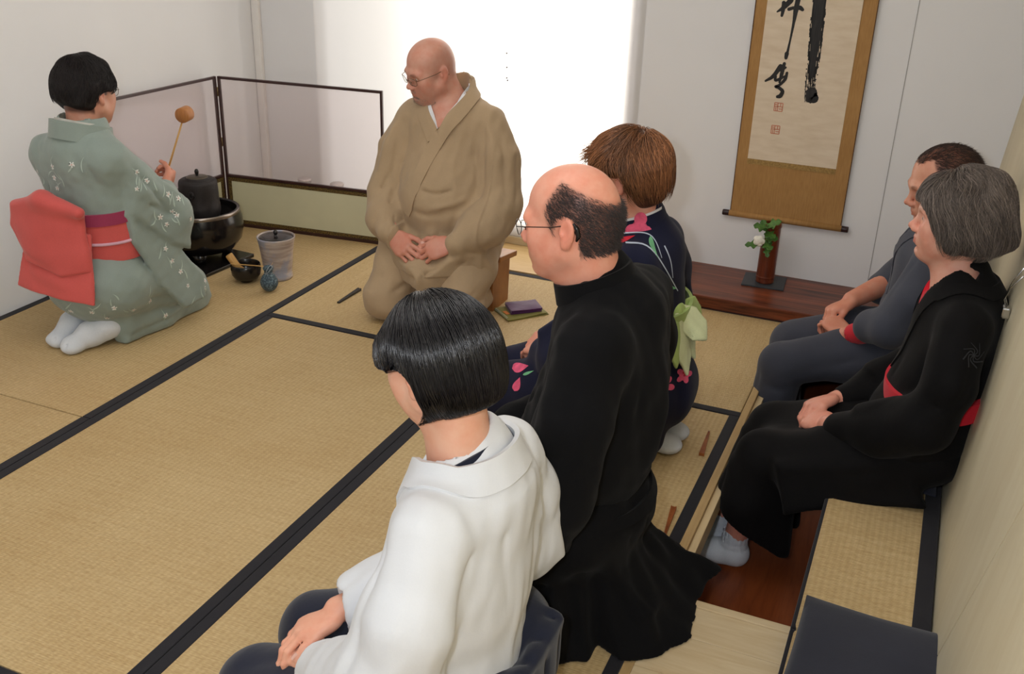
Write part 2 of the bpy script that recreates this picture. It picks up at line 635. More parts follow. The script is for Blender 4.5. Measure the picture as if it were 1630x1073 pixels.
class Solid:
    def __init__(s):
        s.ops = []

    def _op(s, fn, lo, hi, mode, k, reach=0.0):
        pad = (k * 1.2 + 0.03) if mode in 'ui' else k * 1.2 + reach
        s.ops.append((fn, A(lo, float) - pad, A(hi, float) + pad, mode, k))
        return s

    # primitives -------------------------------------------------
    def cone(s, a, b, ra, rb, k=0.02, mode='u'):
        a, b = A(a, float), A(b, float)
        ba = b - a
        L = max(ba @ ba, 1e-9)
        m = max(ra, rb)

        def fn(P):
            q = P - a
            t = np.clip(q @ ba / L, 0, 1)
            return np.linalg.norm(q - t[:, None] * ba, axis=1) - (ra + t * (rb - ra))
        return s._op(fn, np.minimum(a, b) - m, np.maximum(a, b) + m, mode, k)

    def chain(s, pts, rads, k=0.02, mode='u'):
        for i in range(len(pts) - 1):
            s.cone(pts[i], pts[i + 1], rads[i], rads[i + 1], k, mode)
        return s

    def ell(s, c, r, k=0.02, mode='u', M=None):
        c, r = A(c, float), A(r, float)

        def fn(P):
            q = P - c
            if M is not None:
                q = q @ M
            k0 = np.linalg.norm(q / r, axis=1)
            k1 = np.linalg.norm(q / (r * r), axis=1)
            return k0 * (k0 - 1) / np.maximum(k1, 1e-9)
        e = r if M is None else np.abs(M) @ r
        return s._op(fn, c - e, c + e, mode, k)

    def box(s, c, h, rd=0.01, k=0.02, mode='u', M=None):
        c, h = A(c, float), A(h, float)

        def fn(P):
            q = P - c
            if M is not None:
                q = q @ M
            q = np.abs(q) - (h - rd)
            return np.linalg.norm(np.maximum(q, 0), axis=1) + np.minimum(q.max(axis=1), 0) - rd
        e = h if M is None else np.abs(M) @ h
        return s._op(fn, c - e, c + e, mode, k)

    def slab(s, poly, o, u, v, half, rd=0.004, k=0.01, mode='u', bend=0.0):
        """polygon (2D points in the u, v frame at o) with thickness"""
        o, u, v = A(o, float), unit(u), A(v, float)
        v = unit(v - u * (v @ u))
        n = np.cross(u, v)
        poly = A(poly, float)

        def fn(P):
            q = P - o
            x, y, z = q @ u, q @ v, q @ n
            if bend:
                z = z - bend * x * x
            d = np.full(len(P), 1e9)
            sg = np.ones(len(P))
            N = len(poly)
            for i in range(N):
                a, b = poly[i], poly[(i + 1) % N]
                e = b - a
                wx, wy = x - a[0], y - a[1]
                t = np.clip((wx * e[0] + wy * e[1]) / (e @ e), 0, 1)
                d = np.minimum(d, (wx - e[0] * t) ** 2 + (wy - e[1] * t) ** 2)
                c1, c2, c3 = y >= a[1], y < b[1], e[0] * wy > e[1] * wx
                flip = (c1 & c2 & c3) | (~c1 & ~c2 & ~c3)
                sg[flip] *= -1
            d = np.sqrt(d) * sg
            w = np.stack([d + rd, np.abs(z) - half + rd], 1)
            return np.minimum(w.max(1), 0) + np.linalg.norm(np.maximum(w, 0), axis=1) - rd
        pts = A([o + u * p[0] + v * p[1] for p in poly])
        m = half + abs(bend) * np.abs(poly[:, 0]).max() ** 2
        return s._op(fn, pts.min(0) - m, pts.max(0) + m, mode, k)

    def field(s, fn, lo, hi, k=0.02, mode='u'):
        return s._op(fn, lo, hi, mode, k)

    def cut(s, o, n, k=0.004, lo=(-3, -3, -3), hi=(3, 3, 3)):
        """keep only the side the normal points away from"""
        o, n = A(o, float), unit(n)
        return s._op(lambda P: -((P - o) @ n), lo, hi, 's', k)

    def fold(s, pts, amp, w, taper=True):
        """a soft ridge (amp > 0) or crease (amp < 0) along a polyline"""
        pts = A(pts, float)
        if amp < 0 and w > 0.007:
            amp *= 1.5
        if len(pts) > 2:
            pts = smooth_path(pts, 4)
        N = len(pts)
        reach = 3.0 * w

        def fn(P):
            best = np.full(len(P), 1e9)
            tt = np.zeros(len(P))
            for i in range(N - 1):
                a, b = pts[i], pts[i + 1]
                e = b - a
                q = P - a
                t = np.clip(q @ e / max(e @ e, 1e-9), 0, 1)
                d = ((q - t[:, None] * e) ** 2).sum(1)
                m = d < best
                best[m] = d[m]
                tt[m] = (i + t[m]) / (N - 1)
            g = np.exp(-best / (w * w)) if amp > 0 else np.exp(-1.25 * np.sqrt(best + (0.12 * w) ** 2) / w)
            if taper:
                g = g * np.clip(np.sin(np.pi * np.clip(tt, 0.02, 0.98)), 0, 1) ** 0.6
            return -amp * g
        return s._op(fn, pts.min(0) - reach, pts.max(0) + reach, 'd', 0.0)

    def ripple(s, fn, lo, hi):
        return s._op(fn, lo, hi, 'd', 0.0)

    # evaluation ---------------------------------------------------
    @staticmethod
    def _apply(d, e, mode, k):
        if mode == 'u':
            if k <= 1e-6:
                return np.minimum(d, e)
            h = np.maximum(k - np.abs(d - e), 0) / k
            return np.minimum(d, e) - h * h * k * 0.25
        if mode == 's':
            e = -e
            if k <= 1e-6:
                return np.maximum(d, e)
            h = np.maximum(k - np.abs(d - e), 0) / k
            return np.maximum(d, e) + h * h * k * 0.25
        return d + e

    def __call__(s, P):
        P = np.asarray(P, float)
        d = np.full(len(P), 0.5)
        for fn, lo, hi, mode, k in s.ops:
            m = ((P >= lo) & (P <= hi)).all(1)
            if m.any():
                d[m] = s._apply(d[m], fn(P[m]), mode, k)
        return d

    def grad(s, P, h=0.002):
        g = np.stack([s(P + e) - s(P - e) for e in np.eye(3) * h], 1)
        return g / np.maximum(np.linalg.norm(g, axis=1), 1e-9)[:, None]

    def bounds(s):
        lo = np.min([o[1] for o in s.ops if o[3] == 'u'], axis=0)
        hi = np.max([o[2] for o in s.ops if o[3] == 'u'], axis=0)
        return lo, hi

    def mesh(s, h=0.006, fine=(), lo=None, hi=None):
        """surface nets on a rectilinear grid; fine = [(lo, hi, h)] boxes that get a closer grid"""
        blo, bhi = s.bounds()
        lo = blo if lo is None else np.maximum(blo, lo)
        hi = bhi if hi is None else np.minimum(bhi, hi)
        axes = []
        for a in range(3):
            x, xs = lo[a], [lo[a]]
            while x < hi[a]:
                st = h
                for flo, fhi, fh in fine:
                    if flo[a] - 1e-6 <= x <= fhi[a]:
                        st = min(st, fh)
                x += st
                xs.append(x)
            axes.append(A(xs))
        X, Y, Z = axes
        D = np.full((len(X), len(Y), len(Z)), 0.5, dtype=np.float32)
        for fn, olo, ohi, mode, k in s.ops:
            r = [(np.searchsorted(ax, olo[i]), np.searchsorted(ax, ohi[i], 'right')) for i, ax in enumerate(axes)]
            if any(b <= a for a, b in r):
                continue
            sl = tuple(slice(a, b) for a, b in r)
            gx, gy, gz = np.meshgrid(X[sl[0]], Y[sl[1]], Z[sl[2]], indexing='ij')
            P = np.stack([gx.ravel(), gy.ravel(), gz.ravel()], 1)
            cur = D[sl]
            cr = cur.ravel().astype(float)
            if mode != 'u':
                near = np.abs(cr) < 0.08
                if mode == 's':
                    near |= cr < 0
                if not near.any():
                    continue
                cr[near] = s._apply(cr[near], fn(P[near]), mode, k)
            else:
                cr = s._apply(cr, fn(P), mode, k)
            D[sl] = cr.reshape(cur.shape)
        D[0] = D[-1] = 0.5
        D[:, 0] = D[:, -1] = 0.5
        D[:, :, 0] = D[:, :, -1] = 0.5
        return surface_nets(D, X, Y, Z)


def surface_nets(D, X, Y, Z):
    I = D < 0
    nx, ny, nz = D.shape
    c = np.zeros((nx - 1, ny - 1, nz - 1), np.uint8)
    for i in (0, 1):
        for j in (0, 1):
            for k in (0, 1):
                c += I[i:nx - 1 + i, j:ny - 1 + j, k:nz - 1 + k]
    act = (c > 0) & (c < 8)
    ci, cj, ck = np.nonzero(act)
    idx = np.full(act.shape, -1, np.int32)
    idx[ci, cj, ck] = np.arange(len(ci))
    acc = np.zeros((len(ci), 3))
    cnt = np.zeros(len(ci))
    cor = [(i, j, k) for i in (0, 1) for j in (0, 1) for k in (0, 1)]
    for a in cor:
        for ax in range(3):
            if a[ax]:
                continue
            b = list(a)
            b[ax] = 1
            da = D[ci + a[0], cj + a[1], ck + a[2]].astype(float)
            db = D[ci + b[0], cj + b[1], ck + b[2]].astype(float)
            m = (da < 0) != (db < 0)
            t = np.where(m, da / np.where(m, da - db, 1), 0)
            p = np.stack([X[ci + a[0]], Y[cj + a[1]], Z[ck + a[2]]], 1)
            q = np.stack([X[ci + b[0]], Y[cj + b[1]], Z[ck + b[2]]], 1)
            acc[m] += (p + (q - p) * t[:, None])[m]
            cnt[m] += 1
    V = acc / cnt[:, None]
    F = []
    # x edges
    e = I[:-1, 1:-1, 1:-1] != I[1:, 1:-1, 1:-1]
    i, j, k = np.nonzero(e)
    j += 1
    k += 1
    q = np.stack([idx[i, j - 1, k - 1], idx[i, j, k - 1], idx[i, j, k], idx[i, j - 1, k]], 1)
    fl = I[i, j, k]
    q[~fl] = q[~fl][:, ::-1]
    F.append(q)
    e = I[1:-1, :-1, 1:-1] != I[1:-1, 1:, 1:-1]
    i, j, k = np.nonzero(e)
    i += 1
    k += 1
    q = np.stack([idx[i - 1, j, k - 1], idx[i - 1, j, k], idx[i, j, k], idx[i, j, k - 1]], 1)
    fl = I[i, j, k]
    q[~fl] = q[~fl][:, ::-1]
    F.append(q)
    e = I[1:-1, 1:-1, :-1] != I[1:-1, 1:-1, 1:]
    i, j, k = np.nonzero(e)
    i += 1
    j += 1
    q = np.stack([idx[i - 1, j - 1, k], idx[i, j - 1, k], idx[i, j, k], idx[i - 1, j, k]], 1)
    fl = I[i, j, k]
    q[~fl] = q[~fl][:, ::-1]
    F.append(q)
    return V, np.concatenate(F)


def smooth_path(pts, sub=6):
    """Catmull-Rom through the points"""
    p = A(pts, float)
    p = np.vstack([2 * p[0] - p[1], p, 2 * p[-1] - p[-2]])
    out = []
    for i in range(1, len(p) - 2):
        for t in np.linspace(0, 1, sub, endpoint=False):
            a, b, c, d = p[i - 1], p[i], p[i + 1], p[i + 2]
            out.append(0.5 * ((2 * b) + (-a + c) * t + (2 * a - 5 * b + 4 * c - d) * t * t + (-a + 3 * b - 3 * c + d) * t ** 3))
    out.append(p[-2])
    return A(out)


def vnoise(P, scale, seed=0):
    """cheap smooth pseudo-noise from sines, about -1..1"""
    rs = np.random.RandomState(seed)
    r = np.zeros(len(P))
    for _ in range(6):
        d = rs.normal(size=3)
        d /= np.linalg.norm(d)
        r += np.sin(P @ d * scale * rs.uniform(0.7, 1.5) + rs.uniform(0, 6.28))
    return r / 3.2


def on_surface(sol, P, off=0.0, it=10):
    """moves points along the field's gradient onto the surface (plus an offset)"""
    P = A(P, float)
    for _ in range(it):
        d = sol(P) - off
        P = P - sol.grad(P) * np.clip(d, -0.03, 0.03)[:, None]
    return P


def shoot(sol, P, d, off=0.0, it=24, mx=0.04):
    """marches points along direction d until they meet the surface"""
    P = A(P, float)
    d = unit(d)
    for _ in range(it):
        P = P + d * np.clip(sol(P) - off, -mx, mx)[:, None] * 0.9
    return P


def band(sol, path, width, thick, mat, name, parent, side=None, nx=5, off=0.0005, sub=5, mode='near', lift=0.0):
    """flat cloth band that hugs a solid along a path; side = fixed width direction (else across the path on the surface)"""
    C = smooth_path(path, sub)
    C = on_surface(sol, C, off)
    N = sol.grad(C)
    T = np.gradient(C, axis=0)
    T /= np.linalg.norm(T, axis=1)[:, None]
    Sd = np.cross(N, T)
    if side is not None:
        Sd = np.tile(unit(side), (len(C), 1))
    Sd /= np.maximum(np.linalg.norm(Sd, axis=1), 1e-9)[:, None]
    w = np.interp(np.linspace(0, 1, len(C)), np.linspace(0, 1, len(width)), width) if hasattr(width, '__len__') else np.full(len(C), width)
    rows = []
    for j in range(nx + 1):
        s_ = (j / nx - 0.5)
        Q = C + Sd * (s_ * w)[:, None]
        Q = on_surface(sol, Q, off, 6)
        rows.append(Q)
    n = len(C)
    NR = [sol.grad(r) for r in rows]
    top = [r + g * (thick + lift) for r, g in zip(rows, NR)]
    bot = [r - g * 0.004 for r, g in zip(rows, NR)]
    V = np.vstack(top + bot)
    F = []
    m = (nx + 1) * n
    for j in range(nx):
        for i in range(n - 1):
            a = j * n + i
            F.append((a, a + 1, a + n + 1, a + n))
            F.append((m + a, m + a + n, m + a + n + 1, m + a + 1))
    for i in range(n - 1):
        F.append((i, m + i, m + i + 1, i + 1))
        a = nx * n + i
        F.append((a, a + 1, m + a + 1, m + a))
    for j in range(nx):
        a = j * n
        F.append((a, a + n, m + a + n, m + a))
        a = j * n + n - 1
        F.append((a, m + a, m + a + n, a + n))
    o = mesh_np(name, V, np.array(F), mat, parent, True)
    auto(o, 55)
    return o


def decal(sol, outline, c, u, v, mat, name, parent, off=0.0012, step=0.006):
    """flat print on cloth: the outline (2D, closed) filled on a small grid and laid on the surface"""
    u, v = unit(u), A(v, float)
    v = unit(v - u * (v @ u))
    w = np.cross(u, v)
    bm = bmesh.new()
    vs = [bm.verts.new((x, y, 0)) for x, y in outline]
    f = bm.faces.new(vs)
    bmesh.ops.triangulate(bm, faces=[f])
    xs = [p[0] for p in outline]
    ys = [p[1] for p in outline]
    for ax, rng in ((0, xs), (1, ys)):
        q = math.floor(min(rng) / step) * step + step
        while q < max(rng):
            n = (1, 0, 0) if ax == 0 else (0, 1, 0)
            bmesh.ops.bisect_plane(bm, geom=list(bm.verts) + list(bm.edges) + list(bm.faces), plane_co=(q if ax == 0 else 0, q if ax else 0, 0), plane_no=n)
            q += step
    bm.verts.index_update()
    V2 = A([(q.co.x, q.co.y) for q in bm.verts])
    F = [[q.index for q in p.verts] for p in bm.faces]
    bm.free()
    P = A(c, float) + V2[:, :1] * u + V2[:, 1:] * v + w * 0.12
    near = Solid()
    blo, bhi = (P - w * 0.30).min(0), P.max(0)
    blo, bhi = np.minimum(blo, P.min(0)) - 0.03, np.maximum(bhi, (P - w * 0.30).max(0)) + 0.03
    near.ops = [o for o in sol.ops if (o[1] < bhi).all() and (o[2] > blo).all()]
    sol = near
    P = shoot(sol, P, -w, off)
    return mesh_np(name, P, F, mat, parent, True)


def petal_flower(r, n=5, inner=0.35, sub=5, rot=0.0):
    pts = []
    for k in range(n):
        for i in range(sub):
            t = i / sub
            a = 2 * math.pi * (k + t) / n + rot
            q = r * (inner + (1 - inner) * math.sin(math.pi * t) ** 0.7)
            pts.append((q * math.cos(a), q * math.sin(a)))
    return pts


def leaf_shape(L, w, curve=0.0, n=9, tip=0.6):
    up, dn = [], []
    for i in range(n + 1):
        t = i / n
        x = L * (t - 0.5)
        h = w * math.sin(math.pi * t ** tip) * 0.5
        c = curve * (t - 0.5) ** 2 * L
        up.append((x, c + h))
        dn.append((x, c - h))
    return up + dn[-2:0:-1]


def stroke_shape(pts, w):
    p = smooth_path([(x, y, 0) for x, y in pts], 5)[:, :2]
    t = np.gradient(p, axis=0)
    t /= np.maximum(np.linalg.norm(t, axis=1), 1e-9)[:, None]
    n = np.stack([-t[:, 1], t[:, 0]], 1)
    k = np.linspace(0, 1, len(p))
    h = (w * 0.5 * (1 - 0.5 * k))[:, None]
    return [tuple(q) for q in p + n * h] + [tuple(q) for q in (p - n * h)[::-1]]


def rot2(pts, a):
    c, s = math.cos(a), math.sin(a)
    return [(c * x - s * y, s * x + c * y) for x, y in pts]


def decal_at(sol, P0, shape, ang, mat, name, parent, off=0.0012, step=0.012):
    near = Solid()
    near.ops = [o for o in sol.ops if (o[1] < A(P0) + 0.12).all() and (o[2] > A(P0) - 0.12).all()]
    P0 = on_surface(near, A([P0], float), 0.0)
    n = near.grad(P0, 0.006)[0]
    u = np.cross((0, 0, 1.0), n)
    u = unit(u) if np.linalg.norm(u) > 1e-3 else A([1.0, 0, 0])
    return decal(sol, rot2(shape, ang), P0[0], u, np.cross(n, u), mat, name, parent, off, step)


# ---------------------------------------------------------------- hair strands
def strands(sol, roots, step_dir, n_seg, seg_len, offs, radius, mat, name, parent, cols=None, rnd=None, follow=True, sides=3):
    """thin tapered tubes marched over a solid; step_dir(P, i) gives the wished direction"""
    P = A(roots, float)
    N = len(P)
    pts = [P.copy()]
    L = seg_len if hasattr(seg_len, '__len__') else np.full(N, seg_len)
    for i in range(n_seg):
        d = step_dir(P, i / n_seg)
        if follow:
            g = sol.grad(P)
            d = d - g * np.minimum((d * g).sum(1), 0.0)[:, None] if follow == 'out' else d - g * (d * g).sum(1)[:, None]
        d /= np.maximum(np.linalg.norm(d, axis=1), 1e-9)[:, None]
        P = P + d * L[:, None]
        if follow:
            o = offs(i / n_seg) if callable(offs) else offs
            dd = sol(P) - o
            if follow == 'out':
                dd = np.minimum(dd, 0)
            P = P - sol.grad(P) * np.clip(dd, -0.02, 0.02)[:, None]
        pts.append(P.copy())
    pts = A(pts)
    T = np.gradient(pts, axis=0)
    T /= np.maximum(np.linalg.norm(T, axis=2), 1e-9)[:, :, None]
    ref = np.tile(A([0.3, 0.2, 0.93]), (N, 1))
    rr = radius if hasattr(radius, '__len__') else np.full(N, radius)
    V = np.zeros((n_seg + 1, N, sides, 3))
    for i in range(n_seg + 1):
        a = np.cross(T[i], ref)
        a /= np.maximum(np.linalg.norm(a, axis=1), 1e-9)[:, None]
        b = np.cross(T[i], a)
        s = i / n_seg
        r = rr * (0.75 + 0.25 * math.sin(math.pi * min(1, s * 1.6 + 0.1))) * (1 - max(0, (s - 0.7) / 0.3) * 0.85)
        for k in range(sides):
            an = 2 * math.pi * k / sides
            V[i, :, k] = pts[i] + (a * math.cos(an) + b * math.sin(an)) * r[:, None]
    base = np.arange(N) * sides
    F = []
    for i in range(n_seg):
        for k in range(sides):
            q = (k + 1) % sides
            F.append(np.stack([i * N * sides + base + k, i * N * sides + base + q, (i + 1) * N * sides + base + q, (i + 1) * N * sides + base + k], 1))
    col = None
    if cols is not None:
        col = np.broadcast_to(np.asarray(cols)[None, :, None, :], (n_seg + 1, N, sides, 4)).reshape(-1, 4)
    return mesh_np(name, V.reshape(-1, 3), np.concatenate(F), mat, parent, True, col)


# ---------------------------------------------------------------- skin and hair materials
def skin_material(name, base, red=(1.0, 0.80, 0.76), rough=0.48):
    t = NT(name)
    v = t.coords()
    a = t.n('Attribute', attribute_name='Col')
    f = t.noise(v, 26, 4, 0.6)
    lo = tuple(c * m for c, m in zip(base[:3], red)) + (1,)
    hi = tuple(min(1, c * 1.05) for c in base[:3]) + (1,)
    c = t.ramp(f, [(0.3, lo), (0.62, hi)])
    c = t.mix(1.0, c, a.outputs['Color'], 'MULTIPLY')
    t.set(c, rough, 0, 0.4)
    i = t.b.inputs
    i['Subsurface Weight'].default_value = 0.12
    i['Subsurface Radius'].default_value = (1.0, 0.35, 0.2)
    i['Subsurface Scale'].default_value = 0.006
    b = t.bump(t.noise(v, 420, 2), 0.12, 0.0006)
    t.bump(t.noise(v, 60, 3), 0.12, 0.0015, b)
    return t.m


def hair_material(name, base, rough=0.38, spec=0.5, coat=0.0):
    t = NT(name)
    a = t.n('Attribute', attribute_name='Col')
    t.set(t.mix(1.0, base, a.outputs['Color'], 'MULTIPLY'), rough, 0, spec)
    if coat:
        t.b.inputs['Coat Weight'].default_value = coat
        t.b.inputs['Coat Roughness'].default_value = 0.25
    return t.m


def hair_under_material(name, base):
    t = NT(name)
    v = t.coords((1, 1, 0.25))
    t.set(t.ramp(t.noise(v, 160, 3), [(0.3, tuple(c * 0.5 for c in base[:3]) + (1,)), (0.7, base)]), 0.6, 0, 0.3)
    t.bump(t.noise(v, 260, 2), 0.6, 0.002)
    return t.m


# ---------------------------------------------------------------- anatomy
class Frame:
    """local frame: point(x fwd, y left, z up)"""

    def __init__(s, o, M, k=1.0):
        s.o, s.M, s.k = A(o, float), A(M, float), k

    def __call__(s, x, y, z):
        return s.o + s.M @ (A([x, y, z], float) * s.k)

    def inv(s, P):
        return (P - s.o) @ s.M / s.k


def head_solid(sol, F, sex='m', nose=1.0, jaw=1.0, fat=1.0, ears=True, eye_open=1.0):
    """head in frame F: x forward, y left, z up, origin between the eyes' level and the ears"""
    k, M = F.k, F.M

    def E(c, r, kk=0.02, mode='u', R_=None):
        MM = M if R_ is None else M @ R_
        sol.ell(F(*c), A(r) * k, kk * k, mode, MM)

    def C(a, b, ra, rb, kk=0.02, mode='u'):
        sol.cone(F(*a), F(*b), ra * k, rb * k, kk * k, mode)
    E((-0.006, 0, 0.036), (0.098, 0.0765, 0.084), 0.0)
    E((-0.034, 0, -0.002), (0.068, 0.066, 0.062), 0.03)
    E((0.038, 0, -0.028), (0.054, 0.061 * fat, 0.078), 0.03)
    E((0.048, 0, -0.070), (0.044, 0.047 * jaw * fat, 0.042), 0.03)
    for s in (1, -1):
        C((0.006, 0.054 * jaw, -0.056), (0.066, 0.020 * jaw, -0.098), 0.016 * fat, 0.014 * fat, 0.03)
        E((0.066, 0.043 * s, -0.022), (0.022, 0.020, 0.020), 0.03)
        E((0.056, 0.040 * s, -0.054), (0.026, 0.020 * fat, 0.026), 0.03)
        C((0.006, -0.054 * jaw, -0.056), (0.066, -0.020 * jaw, -0.098), 0.016 * fat, 0.014 * fat, 0.03)
    E((0.080, 0, -0.100), (0.016, 0.021 * jaw, 0.015), 0.02)
    # brow
    br = 0.0155 if sex == 'm' else 0.012
    C((0.084, -0.040, 0.015), (0.084, 0.040, 0.015), br * 0.75, br * 0.75, 0.022)
    E((0.082, 0, 0.016), (0.016, 0.03, 0.014), 0.02)
    # mouth mound
    E((0.080, 0, -0.066), (0.021, 0.030, 0.026), 0.02)
    # eye sockets and lidded eyeballs
    for s in (1, -1):
        E((0.097, 0.033 * s, -0.001), (0.015, 0.019, 0.0125), 0.012, 's')
        E((0.0765, 0.0325 * s, -0.001), (0.0155, 0.0160, 0.0135), 0.004)
    # nose
    n = nose
    C((0.090, 0, 0.006), (0.103 + 0.008 * n, 0, -0.029), 0.0062, 0.0082 * (0.7 + 0.3 * n), 0.012)
    E((0.102 + 0.010 * n, 0, -0.0315), (0.0105, 0.0095, 0.0085), 0.008)
    for s in (1, -1):
        E((0.100 + 0.004 * n, 0.0125 * s, -0.038), (0.011, 0.0075, 0.0085), 0.007)
        E((0.104 + 0.004 * n, 0.0065 * s, -0.0455), (0.006, 0.0034, 0.0035), 0.003, 's')
    # lips
    for s in (1, -1):
        C((0.1000, 0.004 * s, -0.0610), (0.089, 0.023 * s, -0.0660), 0.0052, 0.0030, 0.006)
        C((0.0985, 0.0, -0.0725), (0.089, 0.021 * s, -0.0672), 0.0062, 0.0030, 0.006)
        C((0.1035, 0.0, -0.0668), (0.090, 0.025 * s, -0.0668), 0.0016, 0.0012, 0.003, 's')
    E((0.094, 0, -0.085), (0.010, 0.022, 0.005), 0.010, 's')
    # eye slits
    if eye_open > 0:
        for s in (1, -1):
            E((0.0925, 0.0335 * s, -0.0015), (0.007, 0.0125, 0.0036 * eye_open), 0.002, 's')
    if ears:
        for s in (1, -1):
            Re = A(Matrix.Rotation(R(-14 * s), 3, 'Z') @ Matrix.Rotation(R(-10), 3, 'Y'), dtype=float)
            E((-0.014, 0.0785 * s, -0.008), (0.0185, 0.0075, 0.0315), 0.006, 'u', Re)
            E((-0.006, 0.0765 * s, -0.034), (0.0095, 0.0065, 0.011), 0.008)
            E((-0.011, 0.0865 * s, -0.004), (0.0105, 0.0055, 0.0185), 0.004, 's', Re)
            E((-0.002, 0.080 * s, -0.012), (0.005, 0.005, 0.008), 0.004)
    return sol


def neck_solid(sol, F, base, r0=0.052, r1=0.056, k=0.03):
    a = F(-0.026, 0, -0.060)
    sol.cone(a, base, r0, r1, k)
    sol.cone(F(0.030, 0, -0.092), A(base) + F.M @ A([0.02, 0, 0.0]), 0.026, r1 * 0.8, 0.035)


def head_colours(V, F, lips=(0.80, 0.50, 0.50), cheek=0.10, brow=None, brow_w=1.0, beard=None, lip_w=1.0, scalp=None):
    """tint per vertex: lips, cheeks and ears, eyebrows, beard shadow, scalp"""
    q = F.inv(V)
    c = np.ones((len(V), 4))
    x, y, z = q.T

    def gauss(cx, cy, cz, sx, sy, sz):
        return np.exp(-(((x - cx) / sx) ** 2 + ((np.abs(y) - cy) / sy) ** 2 + ((z - cz) / sz) ** 2))

    def tint(w, col):
        w = np.clip(w, 0, 1)[:, None]
        c[:, :3] = c[:, :3] * (1 - w) + c[:, :3] * A(col)[None, :3] * w
    tint(cheek * 5 * gauss(0.075, 0.045, -0.035, 0.03, 0.026, 0.026), (1.0, 0.80, 0.78))
    tint(cheek * 5 * gauss(0.115, 0.0, -0.034, 0.018, 0.018, 0.016), (1.0, 0.78, 0.76))
    tint(cheek * 6 * gauss(-0.012, 0.083, -0.008, 0.025, 0.012, 0.036), (1.0, 0.74, 0.72))
    lw = ((np.abs(z + 0.0668) < 0.0095) & (x > 0.082)).astype(float) * np.clip((0.0265 - np.abs(y)) / 0.006, 0, 1) * np.clip((0.0095 - np.abs(z + 0.0668)) / 0.003, 0, 1)
    tint(lw * lip_w, lips)
    if beard is not None:
        bw = np.clip((-0.030 - z + 0.35 * (x - 0.04)) / 0.02, 0, 1) * np.clip((x + 0.004) / 0.02, 0, 1) * (z > -0.125) * np.clip((z + 0.122) / 0.01, 0, 1)
        bw = bw * (1 - lw) * (1 - gauss(0.115, 0.0, -0.034, 0.016, 0.018, 0.012))
        tint(bw * beard[3], beard[:3])
    if brow is not None:
        t_ = (np.abs(y) - 0.014) / 0.036
        zc = 0.0165 + 0.007 * np.sin(np.clip(t_, 0, 1) * 2.4) - 0.003 * t_
        w = np.clip(1.4 - np.abs(z - zc) / (0.0042 * brow_w), 0, 1) * (x > 0.05) * np.clip(t_ / 0.12, 0, 1) * np.clip((1 - t_) / 0.2, 0, 1)
        tint(w * 0.85, brow)
    if scalp is not None:
        scalp(x, y, z, tint)
    return c


M_eye = None


def eyeballs(F, parent, look=(1, 0, 0), iris=(70, 82, 84)):
    """two eyeballs with an iris cap and pupil"""
    global M_eye
    if M_eye is None:
        M_eye = plain('eye_white', rgb(228, 222, 216), 0.15, var=0.02)
    mi = plain('iris', rgb(*iris), 0.1, var=0.15, vscale=300)
    mp_ = plain('pupil', rgb(12, 10, 10), 0.08)
    d = unit(F.M @ unit(look))
    for s in (1, -1):
        c = F(0.0770, 0.0330 * s, -0.0012)
        r = 0.0130 * F.k
        Q = Vector(d).to_track_quat('Z', 'Y').to_matrix().to_4x4()
        T_ = Matrix.Translation(Vector(c)) @ Q
        mb = MB().lathe([(r * math.sin(a), r * math.cos(a)) for a in np.linspace(0.001, math.pi - 0.001, 12)], 16, M=T_)
        e = mb.build('eye', M_eye, parent, True)
        MB().lathe([(0.0001, r * 1.03), (0.0040, r * 0.985), (0.0057, r * 0.91), (0.0058, r * 0.88)], 16, M=T_).build('iris', mi, e, True)
        MB().lathe([(0.0001, r * 1.045), (0.0019, r * 1.030), (0.0023, r * 1.0)], 12, M=T_).build('pupil', mp_, e, True)


